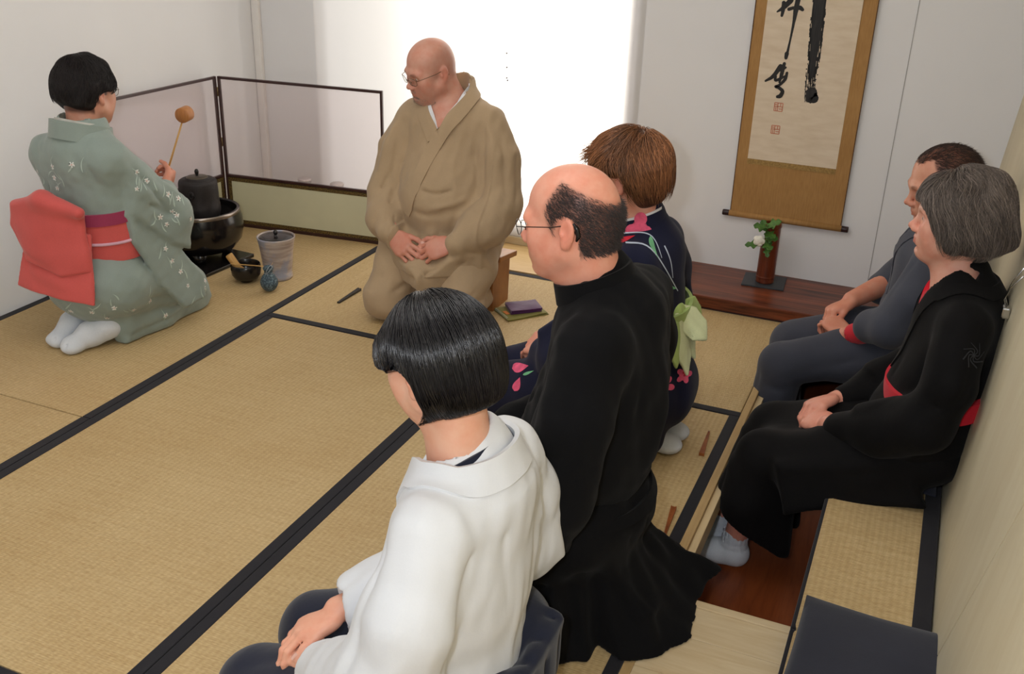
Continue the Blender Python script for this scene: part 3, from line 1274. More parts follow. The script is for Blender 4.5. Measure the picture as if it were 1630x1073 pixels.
def hand_solid(sol, w, fwd, nrm, side, size=1.0, curl=(20, 25, 20), spread=4, thumb=(35, 25, 20), fingers=None, k=0.006, thumb_out=38):
    """hand at wrist w: fwd = along the palm, nrm = the way the palm faces, side = +1 when the thumb is on fwd x nrm's side.
    curl = bend at the three joints (one triple, or one per finger index..little)"""
    f = unit(fwd)
    n = unit(A(nrm, float) - f * (A(nrm, float) @ f))
    t = np.cross(n, f) * side          # towards the thumb
    Mx = np.stack([f, t, n], 1)
    S_ = size
    w = A(w, float)

    def P(a, b, c):
        return w + (f * a + t * b + n * c) * S_
    # palm: two flattened pads
    sol.ell(P(0.045, 0.004, 0.002), A([0.052, 0.040, 0.0155]) * S_, 0.010, 'u', Mx)
    sol.ell(P(0.068, 0.0, 0.001), A([0.026, 0.040, 0.0125]) * S_, 0.012, 'u', Mx)
    sol.ell(P(0.030, 0.026, 0.009), A([0.032, 0.016, 0.014]) * S_, 0.012, 'u', Mx)
    curls = curl if hasattr(curl[0], '__len__') else [curl] * 4
    spec = [(0.026, 0.084, (0.043, 0.026, 0.021), 0.0088), (0.0085, 0.089, (0.047, 0.030, 0.022), 0.0090), (-0.0095, 0.085, (0.043, 0.028, 0.021), 0.0086), (-0.027, 0.077, (0.034, 0.020, 0.019), 0.0076)]
    tips = []
    for i, (b, a, ln, r) in enumerate(spec):
        sp = R((1.5 - i) * spread)
        d0 = f * math.cos(sp) + t * math.sin(sp)
        ax_n = n
        p = P(a, b, 0.0)
        ang = 0
        rr = r * S_
        sol.cone(P(a - 0.026, b * 0.9, 0.0), p, rr * 0.95, rr * 1.08, k)
        for j in range(3):
            ang += R(curls[i][j])
            d = d0 * math.cos(ang) + ax_n * math.sin(ang)
            q = p + d * ln[j] * S_
            sol.cone(p, q, rr * (1.04, 0.97, 0.90)[j], rr * (0.95, 0.88, 0.76)[j], k * 0.55)
            if j < 2:
                sol.ell(q - (ax_n * math.cos(ang) - d0 * math.sin(ang)) * rr * 0.10, A([rr * 0.98] * 3), k * 0.5)
            p = q
        tips.append((p, d, -(ax_n * math.cos(ang) - d0 * math.sin(ang)), rr))
    # thumb
    a0 = R(thumb_out)
    p = P(0.022, 0.028, 0.006)
    d = f * math.cos(a0) * 1.0 + t * math.sin(a0)
    th = thumb
    ln = (0.040, 0.032, 0.026)
    rr = 0.0105 * S_
    for j in range(3):
        bend = R(th[j])
        axis_t = (n * 0.8 - t * 0.6)
        d = unit(d * math.cos(bend) + axis_t * math.sin(bend)) if j or th[0] else d
        q = p + unit(d) * ln[j] * S_
        sol.cone(p, q, rr * (1.15, 1.0, 0.95)[j], rr * (1.0, 0.95, 0.72)[j], k)
        p = q
    tips.append((p, unit(d), -n, rr))
    return tips


def nails(tips, mat, parent, size=1.0):
    """small fingernail shells on the fingertips"""
    for p, d, up, r in tips:
        up = unit(up - d * (up @ d))
        s = np.cross(d, up)
        vs = []
        for i in range(4):
            for j in range(5):
                a = -0.9 + 1.8 * j / 4
                rr = r * 0.80
                vs.append(p + d * (-r * 1.0 + r * 1.5 * i / 3) + s * math.sin(a) * rr + up * (math.cos(a) * rr + 0.0006 - 0.0012 * (i == 3)))
        fs = [(i * 5 + j, i * 5 + j + 1, i * 5 + j + 6, i * 5 + j + 5) for i in range(3) for j in range(4)]
        mesh_np('fingernail', vs, fs, mat, parent, True)


def glasses(F, mat_f, mat_l, parent, w=0.024, h=0.017, rimless=False, round_=False, dz=0.0, dx=0.0, wire=0.0009):
    g = bpy.data.objects.new('glasses', None)
    link(g, parent)
    fx = 0.112 + dx
    n = 28
    for s in (1, -1):
        cy_, cz_ = 0.0335 * s, -0.005 + dz
        ring = []
        for i in range(n):
            a = 2 * math.pi * i / n
            e = 0.8 if not round_ else 1.0
            yy = cy_ + w * math.copysign(abs(math.cos(a)) ** e, math.cos(a))
            zz = cz_ + h * math.copysign(abs(math.sin(a)) ** e, math.sin(a))
            ring.append(F(fx - 0.010 * ((yy / 0.058) ** 2) + zz * 0.12, yy, zz))
        c = A(ring).mean(0)
        nn = F.M @ A([1, 0, 0]) * 0.0008
        MB().add(list(A(ring) + nn) + [c + nn] + list(A(ring) - nn) + [c - nn],
                 [(i, (i + 1) % n, n) for i in range(n)] + [(n + 1 + (i + 1) % n, n + 1 + i, 2 * n + 1) for i in range(n)]
                 + [(i, n + 1 + i, n + 1 + (i + 1) % n, (i + 1) % n) for i in range(n)]).build('lens', mat_l, g, True)
        if not rimless:
            MB().tube(ring + [ring[0], ring[1]], wire, 6, False).build('rim', mat_f, g, True)
        y1 = cy_ + s * w
        MB().tube([F(fx - 0.011, y1 - 0.002 * s, cz_ + 0.006), F(fx - 0.013, y1 + 0.006 * s, cz_ + 0.008), F(fx - 0.03, 0.070 * s, cz_ + 0.009), F(0.02, 0.0775 * s, cz_ + 0.009), F(-0.016, 0.080 * s, 0.008 + dz * 0.5), F(-0.030, 0.077 * s, -0.006), F(-0.036, 0.073 * s, -0.022)], [wire * 1.1] * 4 + [wire * 1.5] * 3, 6).build('temple', mat_f, g, True)
        MB().tube([F(fx - 0.004, 0.013 * s, cz_ - 0.004), F(fx - 0.010, 0.010 * s, cz_ - 0.008), F(fx - 0.009, 0.0085 * s, cz_ - 0.013)], 0.0011, 6).build('nose_pad', mat_f, g, True)
    MB().tube([F(fx - 0.002, 0.012, -0.002 + dz), F(fx + 0.002, 0, 0.001 + dz), F(fx - 0.002, -0.012, -0.002 + dz)], wire, 6).build('bridge', mat_f, g, True)
    return g


def glass_lens():
    t = NT('spectacle_lens')
    tr = t.n('BsdfTransparent')
    tr.inputs[0].default_value = (0.95, 0.96, 0.96, 1)
    gl = t.n('BsdfGlossy')
    gl.inputs['Roughness'].default_value = 0.03
    mx = t.n('MixShader')
    mx.inputs[0].default_value = 0.07
    t.l(tr.outputs[0], mx.inputs[1])
    t.l(gl.outputs[0], mx.inputs[2])
    t.l(mx.outputs[0], t.out.inputs[0])
    return t.m


M_lens = glass_lens()
M_wire = plain('spectacle_wire', rgb(120, 104, 84), 0.25, 1.0)
M_wire_dark = plain('spectacle_wire_dark', rgb(46, 38, 34), 0.3, 0.6)
M_nail = plain('fingernail', rgb(222, 176, 160), 0.25, var=0.03)


# ================================================================ people


def person(loc, rz, label):
    o = empty('person', loc, R(rz), label, 'person')
    return o


def solid_mesh(sol, name, mat, parent, h=0.008, fine=(), col=None, lo=None, hi=None):
    V, F = sol.mesh(h, fine, lo, hi)
    c = col(V) if col is not None else None
    return mesh_np(name, V, F, mat, parent, True, c)


def fbox(c, r):
    return A(c, float) - r, A(c, float) + r


def fringe_hair(b, HF, mat, parent, mask, n, length, rad, seed, lift=0.35, comb=(-0.6, 0, -0.8), name='hair', jitter=0.25, nseg=5, tone=(0.6, 1.5)):
    """short hair growing out of the scalp where mask(x, y, z) in head coordinates says so"""
    rs = np.random.RandomState(seed)
    d = rs.normal(size=(n, 3))
    d /= np.linalg.norm(d, axis=1)[:, None]
    q = d * A([0.10, 0.08, 0.09]) + A([-0.012, 0, 0.02])
    m = mask(q[:, 0], q[:, 1], q[:, 2]) > rs.uniform(0, 1, n)
    q = q[m]
    P = on_surface(b, A([HF(*c) for c in q]), 0.0006)
    l = HF.inv(P)
    keep = mask(l[:, 0], l[:, 1], l[:, 2]) > 0.25
    P = P[keep]
    g = b.grad(P)
    cm = HF.M @ unit(comb)
    jt = rs.normal(0, jitter, P.shape)
    L = length * rs.uniform(0.6, 1.2, len(P)) / nseg
    tn = rs.uniform(tone[0], tone[1], (len(P), 1))
    cols = np.concatenate([tn, tn, tn, np.ones_like(tn)], 1)
    return strands(b, P, lambda Q, s: b.grad(Q) * lift * (1 - 0.7 * s) + cm + jt, nseg, L, lambda s: 0.001 + 0.004 * s, rad * rs.uniform(0.7, 1.2, len(P)), mat, name, parent, cols, follow='out')


# ---------------------------------------------------------------- man in tan, kneeling on a small wooden bench
def man_in_tan():
    p = person((-1.66, 3.35, 0), -90, 'bald bearded man in tan robe and glasses kneeling before the bright window')
    skin = skin_material('skin_tan_man', rgb(204, 152, 132), (1.0, 0.82, 0.78), 0.42)
    HF = Frame((0.036, -0.060, 0.916), rotm(-34, 18, -4), 0.90)
    # jacket
    j = Solid()
    j.ell((-0.015, 0, 0.60), (0.140, 0.178, 0.20), 0.05)
    j.ell((0.030, 0, 0.44), (0.165, 0.185, 0.18), 0.08)
    j.cone((-0.015, -0.115, 0.735), (-0.015, 0.115, 0.735), 0.070, 0.070, 0.08)
    j.cone((-0.03, 0, 0.76), (-0.046, 0, 0.850), 0.105, 0.066, 0.06)
    # skirt of the jacket lying over the thighs
    for s in (1, -1):
        j.chain([(-0.02, 0.09 * s, 0.30), (0.14, 0.128 * s, 0.222), (0.30, 0.150 * s, 0.135)], [0.125, 0.110, 0.098], 0.035)
    j.cone((0.08, 0, 0.29), (0.27, 0, 0.205), 0.09, 0.055, 0.06)
    for s, b1, b2 in ((1, 0.315, 0.16), (-1, 0.325, 0.15)):
        o = A([b1, 0.03, 0.20])
        d1 = A([b2, 0.245 * s, 0.30]) - o
        n = np.cross(d1, A([0.25, 0.0, 1.0])) * s * -1
        n = n if n[0] > 0 else -n
        j.cut(o, n, 0.008, (-0.3, -0.03 if s > 0 else -0.5, -0.1), (0.6, 0.5 if s > 0 else 0.03, 0.5))
    j.cut((0.1, 0, 0.165), (0.0, 0, -1), 0.01)
    # folds on the trunk before the sleeves go on
    for a in (
        ([(0.15, 0.10, 0.52), (0.18, 0.03, 0.50), (0.17, -0.05, 0.51)], -0.010, 0.010),
        ([(0.14, 0.16, 0.47), (0.19, 0.08, 0.435), (0.20, 0.0, 0.42), (0.19, -0.08, 0.43)], -0.012, 0.011),
        ([(0.14, 0.15, 0.495), (0.19, 0.07, 0.462), (0.195, 0.01, 0.45)], 0.008, 0.012),
        ([(0.16, 0.14, 0.405), (0.205, 0.06, 0.385), (0.21, -0.05, 0.372), (0.19, -0.12, 0.38)], -0.012, 0.010),
        ([(0.17, 0.13, 0.38), (0.21, 0.03, 0.358), (0.20, -0.08, 0.352)], 0.008, 0.011),
        ([(0.16, 0.14, 0.34), (0.22, 0.03, 0.325), (0.20, -0.12, 0.325)], -0.014, 0.011),
        ([(0.10, 0.14, 0.70), (0.13, 0.13, 0.62), (0.15, 0.12, 0.54)], -0.012, 0.012),
        ([(0.10, -0.12, 0.70), (0.13, -0.125, 0.61), (0.15, -0.12, 0.52)], -0.012, 0.012),
        ([(0.10, 0.10, 0.72), (0.14, 0.09, 0.63), (0.16, 0.09, 0.55)], 0.008, 0.014),
        ([(0.26, 0.10, 0.26), (0.30, 0.02, 0.215), (0.31, -0.06, 0.20)], -0.009, 0.010),
        ([(0.16, -0.16, 0.30), (0.26, -0.14, 0.25)], -0.010, 0.010),
        ([(0.10, 0.20, 0.33), (0.22, 0.16, 0.27), (0.30, 0.12, 0.22)], -0.008, 0.012),
        ([(0.14, -0.20, 0.30), (0.24, -0.18, 0.23)], 0.008, 0.012),
    ):
        j.fold(*a)
    # sleeves, baggy, gathered at the wrists
    for s, dz in ((1, 0.018), (-1, 0.0)):
        sh, up, el, fo, cu = (-0.012, 0.148 * s, 0.718 + dz * 0.6), (0.015, 0.206 * s, 0.60 + dz), (0.055, 0.232 * s, 0.44 + dz), (0.150, 0.195 * s, 0.372 + dz), (0.222, 0.142 * s, 0.345)
        j.chain([sh, up, el], [0.074, 0.078, 0.079], 0.012)
        j.chain([el, fo, cu], [0.079, 0.066, 0.040], 0.03)
        j.ell((0.12, 0.225 * s, 0.355 + dz), (0.085, 0.055, 0.055), 0.04, 'u', rotm(-28 * s, 12))
        # gathered cuff
        for k_ in range(7):
            a0 = k_ * 0.9
            y0 = 0.150 * s
            j.fold([(0.175, y0 + 0.03 * s + 0.058 * math.cos(a0), 0.36 + 0.055 * math.sin(a0)), (0.222, y0 - 0.01 * s + 0.036 * math.cos(a0), 0.345 + 0.036 * math.sin(a0))], -0.008, 0.006)
        for a in (
            ([(0.065, 0.185 * s, 0.76), (0.085, 0.215 * s, 0.66), (0.10, 0.235 * s, 0.56)], 0.009, 0.016),
            ([(0.06, 0.165 * s, 0.74), (0.085, 0.175 * s, 0.64), (0.105, 0.185 * s, 0.54), (0.13, 0.175 * s, 0.46)], -0.014, 0.011),
            ([(0.05, 0.225 * s, 0.72), (0.075, 0.255 * s, 0.62), (0.10, 0.27 * s, 0.52)], -0.011, 0.011),
            ([(0.02, 0.275 * s, 0.66), (0.05, 0.30 * s, 0.55), (0.09, 0.295 * s, 0.45)], -0.009, 0.013),
            ([(0.105, 0.20 * s, 0.53), (0.125, 0.225 * s, 0.47), (0.12, 0.265 * s, 0.43)], -0.012, 0.010),
            ([(0.12, 0.18 * s, 0.49), (0.145, 0.20 * s, 0.44), (0.14, 0.24 * s, 0.40)], 0.009, 0.010),
            ([(0.14, 0.165 * s, 0.46), (0.17, 0.18 * s, 0.41), (0.165, 0.225 * s, 0.37)], -0.010, 0.009),
            ([(0.10, 0.29 * s, 0.42), (0.16, 0.26 * s, 0.36), (0.20, 0.20 * s, 0.33)], -0.008, 0.010),
        ):
            j.fold(*a)
    # neck opening
    j.slab([(-0.066, 0.22), (0.066, 0.22), (0.058, 0.115), (0.005, -0.005), (-0.045, 0.10)], (0.14, 0, 0.722), (0, 1, 0), (-0.42, 0, 1), 0.12, 0.004, 0.008, 's')
    j.cone((-0.022, -0.004, 0.78), (-0.030, -0.012, 0.92), 0.060, 0.066, 0.006, 's')
    tan = cloth('tan_cotton', rgb(174, 150, 120), 0.9, 800, 0.0005, 0.30, 16, 0.05, 0.15)
    bare = Solid()
    bare.ops = list(j.ops)
    # the overlap edge: left panel lies over the right one
    j.ripple(lambda P: -0.0045 * ((P[:, 1] - (0.012 - (0.72 - P[:, 2]) * 0.36)) > 0) * (P[:, 0] > 0.03) * np.clip((0.70 - P[:, 2]) / 0.05, 0, 1), (0.03, -0.30, 0.22), (0.3, 0.22, 0.72))
    j.ripple(lambda P: 0.0028 * vnoise(P * A([1, 1, 0.4]), 60, 3) + 0.0016 * vnoise(P * A([1, 1, 0.5]), 130, 4), (-0.3, -0.45, 0.1), (0.4, 0.45, 0.85))
    j.fold([(0.135, 0.028, 0.715), (0.165, -0.022, 0.63), (0.190, -0.062, 0.52), (0.205, -0.098, 0.42), (0.21, -0.13, 0.35)], -0.007, 0.005, False)
    jk = solid_mesh(j, 'robe_jacket', tan, p, 0.0048)
    # collar band round the neck and down the front, white inner collar beside it
    cp = [(0.205, -0.098, 0.42), (0.190, -0.062, 0.52), (0.165, -0.022, 0.63), (0.125, 0.032, 0.725), (0.045, 0.085, 0.80), (-0.045, 0.080, 0.845), (-0.108, 0.0, 0.855), (-0.045, -0.080, 0.845), (0.045, -0.082, 0.80), (0.112, -0.048, 0.745), (0.145, -0.008, 0.690)]
    band(bare, cp, [0.050] * 11, 0.004, tan, 'collar', jk, None, 5, lift=0.0045)
    ju = Solid()
    ju.cone((-0.03, 0, 0.72), (-0.034, 0, 0.805), 0.095, 0.066, 0.02)
    ju.cone((0.02, 0, 0.60), (0.0, 0, 0.74), 0.12, 0.10, 0.04)
    white = cloth('white_inner_collar', rgb(226, 228, 232), 0.8, 900, 0.0003, 0.1)
    band(bare, [(0.145, 0.006, 0.712), (0.105, 0.040, 0.768), (0.035, 0.066, 0.815), (-0.05, 0.062, 0.86)], [0.012, 0.014, 0.016, 0.016], 0.006, white, 'inner_collar', p, None, 2)
    band(bare, [(0.145, 0.004, 0.712), (0.110, -0.028, 0.768), (0.04, -0.064, 0.815), (-0.05, -0.062, 0.86)], [0.012, 0.014, 0.016, 0.016], 0.006, white, 'inner_collar', p, None, 2)
    # trousers: folded legs, kneeling
    t = Solid()
    for s in (1, -1):
        t.chain([(0.0, 0.09 * s, 0.290), (0.12, 0.13 * s, 0.215), (0.240, 0.152 * s, 0.092)], [0.112, 0.105, 0.082], 0.04)
        t.cone((0.235, 0.152 * s, 0.078), (0.0, 0.112 * s, 0.062), 0.078, 0.064, 0.03)
        t.cone((0.0, 0.112 * s, 0.062), (-0.20, 0.085 * s, 0.050), 0.064, 0.046, 0.03)
        for a in (
            ([(0.25, 0.225 * s, 0.14), (0.18, 0.235 * s, 0.13), (0.08, 0.225 * s, 0.13)], -0.014, 0.012),
            ([(0.285, 0.10 * s, 0.13), (0.21, 0.06 * s, 0.16), (0.12, 0.04 * s, 0.20)], -0.016, 0.014),
            ([(0.305, 0.15 * s, 0.15), (0.25, 0.15 * s, 0.19), (0.17, 0.15 * s, 0.24)], -0.008, 0.009),
            ([(0.30, 0.19 * s, 0.12), (0.24, 0.205 * s, 0.16), (0.16, 0.215 * s, 0.20)], -0.009, 0.009),
            ([(0.30, 0.12 * s, 0.11), (0.27, 0.11 * s, 0.16), (0.20, 0.10 * s, 0.22)], 0.008, 0.012),
            ([(0.31, 0.17 * s, 0.06), (0.22, 0.235 * s, 0.065), (0.06, 0.215 * s, 0.075)], -0.009, 0.010),
        ):
            t.fold(*a)
    t.ell((-0.01, 0, 0.30), (0.15, 0.19, 0.10), 0.05)
    t.cut((0, 0, 0.004), (0, 0, -1), 0.004)
    t.ripple(lambda P: 0.004 * vnoise(P * A([0.6, 1, 1]), 60, 5), (-0.3, -0.4, 0.0), (0.45, 0.4, 0.45))
    solid_mesh(t, 'trousers', tan, p, 0.007)
    # body: head, neck, trunk, arms and hands in one surface
    b = Solid()
    head_solid(b, HF, 'm', 1.15, 1.05, 1.08, True, 0.75)
    neck_solid(b, HF, (-0.03, 0, 0.765), 0.060, 0.066)
    b.cone((0.02, 0, 0.52), (0.0, 0, 0.70), 0.11, 0.105, 0.05)
    b.ell((0.0, 0, 0.40), (0.12, 0.16, 0.22), 0.05)
    b.cone((-0.015, -0.15, 0.70), (-0.015, 0.15, 0.70), 0.055, 0.055, 0.05)
    tips = []
    for s, el, wr in ((1, (0.055, 0.235, 0.44), (0.225, 0.135, 0.345)), (-1, (0.055, -0.235, 0.44), (0.225, -0.133, 0.345))):
        b.chain([(-0.015, 0.165 * s, 0.70), el, wr], [0.05, 0.042, 0.030], 0.02)
    tips += hand_solid(b, (0.232, 0.122, 0.338), (0.36, -0.90, -0.30), (-0.60, -0.42, -0.66), 1, 1.0, [(30, 34, 20), (33, 38, 22), (36, 42, 24), (40, 46, 26)], 6, (8, 14, 16), k=0.005, thumb_out=30)
    tips += hand_solid(b, (0.236, -0.120, 0.332), (0.40, 0.88, -0.34), (-0.66, 0.40, -0.60), -1, 1.0, [(26, 32, 18), (29, 36, 20), (32, 40, 22), (36, 44, 24)], 6, (8, 14, 16), k=0.005, thumb_out=30)

    def scalp(x, y, z, tint):
        # shaved sides: greyish stubble round the back and above the ears
        w = np.clip((0.055 - x) / 0.04, 0, 1) * np.clip((z + 0.045) / 0.03, 0, 1) * np.clip((0.085 + 0.3 * (-x) - z) / 0.03, 0, 1) * np.clip(1 - np.exp(-(((x + 0.012) / 0.022) ** 2 + ((np.abs(y) - 0.083) / 0.014) ** 2 + ((z + 0.008) / 0.034) ** 2)) * 2, 0, 1)
        tint(0.65 * w, (0.72, 0.74, 0.78))
    bd = solid_mesh(b, 'body', skin, p, 0.011, [(HF.o - 0.15, HF.o + 0.135, 0.0036), ((0.20, -0.15, 0.22), (0.37, 0.15, 0.39), 0.0038)],
                    lambda V: np.where((V[:, 2] > 0.68)[:, None], head_colours(V, HF, (0.78, 0.56, 0.56), 0.12, (0.52, 0.44, 0.40), 0.9, (0.82, 0.82, 0.84, 0.45), 0.5, scalp), A([1.0, 0.88, 0.86, 1])[None]))
    nails(tips, M_nail, bd)
    eyeballs(HF, p, (1, -0.2, -0.35))
    glasses(HF, M_wire, M_lens, p, 0.024, 0.0165)
    # short grey beard bristles on chin and lip
    rs = np.random.RandomState(4)
    n = 900
    q = np.stack([rs.uniform(0.03, 0.11, n), rs.uniform(-0.05, 0.05, n), rs.uniform(-0.115, -0.05, n)], 1)
    q = A([HF(*c) for c in q])
    q = on_surface(b, q, 0.0)
    l = HF.inv(q)
    keep = (l[:, 0] > 0.045) & (l[:, 2] < -0.048) & ~((np.abs(l[:, 2] + 0.067) < 0.008) & (np.abs(l[:, 1]) < 0.024)) & ((np.abs(l[:, 1]) < 0.026) | (l[:, 2] < -0.082))
    q = q[keep]
    g = b.grad(q)
    hm = hair_material('grey_beard', rgb(128, 112, 100), 0.5)
    strands(b, q, lambda P, i: g * 0.7 + HF.M @ A([0.2, 0, -0.7]), 3, 0.0022, 0, 0.0003, hm, 'beard', p, np.concatenate([rs.uniform(1.0, 2.2, (len(q), 1))] * 3 + [np.ones((len(q), 1))], 1), follow=False)
    # the kneeling bench under him
    st = empty('kneeling_bench', (-1.655, 3.43, 0), R(0), 'small wooden kneeling bench tucked under the man in tan', 'stool')
    wd = wood('oak_stool', rgb(190, 130, 74), rgb(150, 94, 48), (14, 3, 1.2), (0, 0, 0), 0.4, 1.0, 2.0)
    M = Matrix.Rotation(R(-8), 4, 'X')
    MB().box((-0.20, -0.085, 0.190), (0.20, 0.085, 0.212), 0.004, Matrix.Translation((0, 0, 0)) @ M).build('seat', wd, st)
    for s in (1, -1):
        v = []
        x0, x1 = (0.158 * s, 0.182 * s)
        pr = [(-0.075, 0.0), (0.072, 0.0), (0.082, 0.178), (-0.086, 0.200)]
        v = [(x0 + 0.0, y, z) for y, z in pr] + [(x1, y, z) for y, z in pr]
        f = [(0, 1, 2, 3), (7, 6, 5, 4), (0, 4, 5, 1), (1, 5, 6, 2), (2, 6, 7, 3), (3, 7, 4, 0)]
        if s > 0:
            f = [tuple(reversed(q)) for q in f]
        MB().add(v, f).build('leg', wd, st)


man_in_tan()
# ---------------------------------------------------------------- woman in white jacket, nearest the camera
def woman_in_white():
    p = person((-0.64, 1.34, 0), 180, 'woman with a shiny black bob in a white jacket, nearest of the kneeling guests')
    # local x = -(world x) - 0.64 ..., y = 1.34 - world y
    skin = skin_material('skin_white_robe', rgb(226, 176, 150), (1.0, 0.86, 0.82), 0.45)
    HF = Frame((0.030, 0.022, 0.838), rotm(-21, 12, -4), 0.90)
    white = cloth('white_linen', rgb(216, 218, 221), 0.75, 700, 0.0005, 0.25, 10, 0.015, 0.1, grain=0.03)
    j = Solid()
    # trunk and rounded back
    j.ell((-0.018, 0, 0.465), (0.108, 0.185, 0.18), 0.04)
    j.ell((-0.01, 0, 0.35), (0.104, 0.160, 0.17), 0.04)
    j.cone((-0.025, -0.135, 0.590), (-0.01, 0.135, 0.590), 0.060, 0.060, 0.08)
    j.cone((-0.02, 0, 0.61), (-0.012, 0, 0.665), 0.10, 0.075, 0.06)
    # jacket skirt over the hips
    j.ell((-0.005, 0.02, 0.22), (0.118, 0.155, 0.13), 0.04)
    # wide sleeves
    NE, NW = (0.025, 0.225, 0.335), (0.195, 0.150, 0.235)          # near elbow and wrist
    FE, FW = (-0.030, -0.190, 0.370), (0.212, 0.004, 0.282)        # far elbow and wrist
    j.chain([(-0.02, 0.145, 0.590), (-0.005, 0.205, 0.465), NE], [0.064, 0.078, 0.088], 0.025)
    j.chain([NE, (0.11, 0.195, 0.27), NW], [0.088, 0.078, 0.055], 0.035)
    j.slab([(-0.05, -0.01), (0.20, 0.02), (0.20, -0.085), (0.10, -0.125), (-0.03, -0.12)], (0.02, 0.225, 0.305), (0.86, -0.38, -0.30), (0, 0, 1), 0.026, 0.02, 0.045)
    j.chain([(-0.02, -0.145, 0.590), (-0.035, -0.190, 0.480), FE], [0.064, 0.070, 0.072], 0.025)
    j.chain([FE, (0.10, -0.10, 0.325), FW], [0.072, 0.078, 0.060], 0.035)
    j.slab([(-0.090, 0.05), (0.10, 0.02), (0.26, -0.01), (0.25, -0.09), (0.08, -0.11), (-0.098, -0.055)], (-0.028, -0.178, 0.372), (0.80, 0.58, -0.18), (0, 0, 1), 0.024, 0.016, 0.035)
    # sleeve mouths
    j.cone((0.185, 0.155, 0.240), (0.30, 0.10, 0.19), 0.040, 0.050, 0.012, 's')
    j.cone((0.210, 0.004, 0.282), (0.32, 0.10, 0.245), 0.040, 0.050, 0.012, 's')
    for a in (
        ([(-0.09, 0.05, 0.62), (-0.115, 0.07, 0.54), (-0.12, 0.06, 0.42)], -0.006, 0.010),
        ([(-0.06, 0.11, 0.62), (-0.09, 0.16, 0.52), (-0.08, 0.20, 0.40), (-0.04, 0.24, 0.28)], -0.010, 0.011),
        ([(-0.02, 0.17, 0.62), (-0.04, 0.24, 0.50), (-0.01, 0.29, 0.40), (0.04, 0.30, 0.28)], 0.010, 0.013),
        ([(0.03, 0.16, 0.62), (0.045, 0.24, 0.50), (0.07, 0.29, 0.38), (0.11, 0.27, 0.25)], -0.010, 0.010),
        ([(0.05, 0.14, 0.60), (0.085, 0.21, 0.48), (0.12, 0.25, 0.38)], -0.008, 0.009),
        ([(0.02, 0.20, 0.56), (0.06, 0.26, 0.44), (0.10, 0.29, 0.32)], 0.008, 0.010),
        ([(-0.11, 0.10, 0.48), (-0.115, 0.14, 0.38), (-0.10, 0.16, 0.27)], -0.010, 0.010),
        ([(-0.12, 0.02, 0.45), (-0.12, 0.03, 0.35), (-0.12, 0.04, 0.25)], 0.006, 0.014),
        ([(-0.07, -0.11, 0.62), (-0.10, -0.15, 0.52), (-0.11, -0.17, 0.42), (-0.11, -0.16, 0.33)], -0.010, 0.010),
        ([(-0.11, -0.06, 0.58), (-0.12, -0.06, 0.46), (-0.12, -0.05, 0.32)], -0.007, 0.012),
        ([(-0.10, -0.10, 0.56), (-0.125, -0.12, 0.44), (-0.12, -0.12, 0.34)], 0.008, 0.010),
        ([(-0.06, -0.19, 0.50), (-0.10, -0.22, 0.40), (-0.10, -0.22, 0.33)], -0.008, 0.010),
        ([(0.24, 0.06, 0.31), (0.19, -0.02, 0.37), (0.12, -0.08, 0.40)], -0.008, 0.009),
        ([(0.25, 0.03, 0.34), (0.20, -0.06, 0.39), (0.12, -0.13, 0.42)], -0.008, 0.009),
    ):
        j.fold(*a)
    j.ripple(lambda P: 0.0035 * vnoise(P * A([1, 1, 0.35]), 48, 13) + 0.0012 * vnoise(P * A([1, 1, 0.5]), 120, 14), (-0.4, -0.5, 0.0), (0.5, 0.5, 0.85))
    j.cut((-0.07, 0, 0.226), (-0.34, -0.25, -1), 0.008, (-0.5, -0.6, -0.1), (0.10, 0.12, 0.45))
    j.cut((0, 0, 0.105), (0.1, 0, -1), 0.01)
    pre = list(j.ops)
    # neck hole
    j.cone((0.0, 0.005, 0.62), (0.020, 0.010, 0.74), 0.060, 0.066, 0.008, 's')
    j.slab([(-0.05, 0.14), (0.05, 0.14), (0.0, -0.08)], (0.11, 0, 0.60), (0, 1, 0), (-0.3, 0, 1), 0.09, 0.004, 0.008, 's')
    jk = solid_mesh(j, 'white_jacket', white, p, 0.0055)
    # standing collar, open at the nape, running down the front edges
    c = Solid()
    c.ops = pre
    c.cone((-0.026, -0.006, 0.585), (-0.004, -0.002, 0.705), 0.096, 0.082, 0.02)
    nk = [(0.125, 0.02, 0.47), (0.120, 0.045, 0.56)]
    for a in np.linspace(2.3, -2.3, 15):
        nk.append((-0.018 - 0.09 * math.cos(a), -0.004 + 0.085 * math.sin(a), 0.680 - 0.042 * (1 - math.cos(a)) * 0.75))
    nk += [(0.120, -0.045, 0.56), (0.125, -0.02, 0.47)]
    band(c, nk, [0.056] * len(nk), 0.005, white, 'collar', jk, None, 5)
    # trousers / hakama: kneeling, navy
    navy = cloth('navy_hakama', rgb(30, 34, 50), 0.85, 600, 0.0006, 0.3, 12, 0.1, 0.2)
    t = Solid()
    for s, kx, ky in ((1, 0.380, 0.105), (-1, 0.372, -0.085)):
        t.chain([(-0.02, 0.10 * s, 0.19), (0.20, 0.115 * s, 0.130), (kx, ky, 0.085)], [0.13, 0.098, 0.083], 0.02)
        t.cone((kx, ky, 0.075), (0.0, 0.15 * s, 0.06), 0.075, 0.07, 0.03)
        t.fold([(0.20, 0.09 * s, 0.25), (0.32, 0.12 * s, 0.20), (0.42, 0.15 * s, 0.15)], -0.008, 0.012)
        t.fold([(0.15, 0.20 * s, 0.20), (0.28, 0.23 * s, 0.16), (0.42, 0.22 * s, 0.11)], -0.008, 0.012)
    t.ell((-0.03, 0, 0.13), (0.125, 0.165, 0.13), 0.04)
    t.box((-0.125, -0.005, 0.155), (0.018, 0.125, 0.135), 0.015, 0.05, 'u', rotm(0, -10))
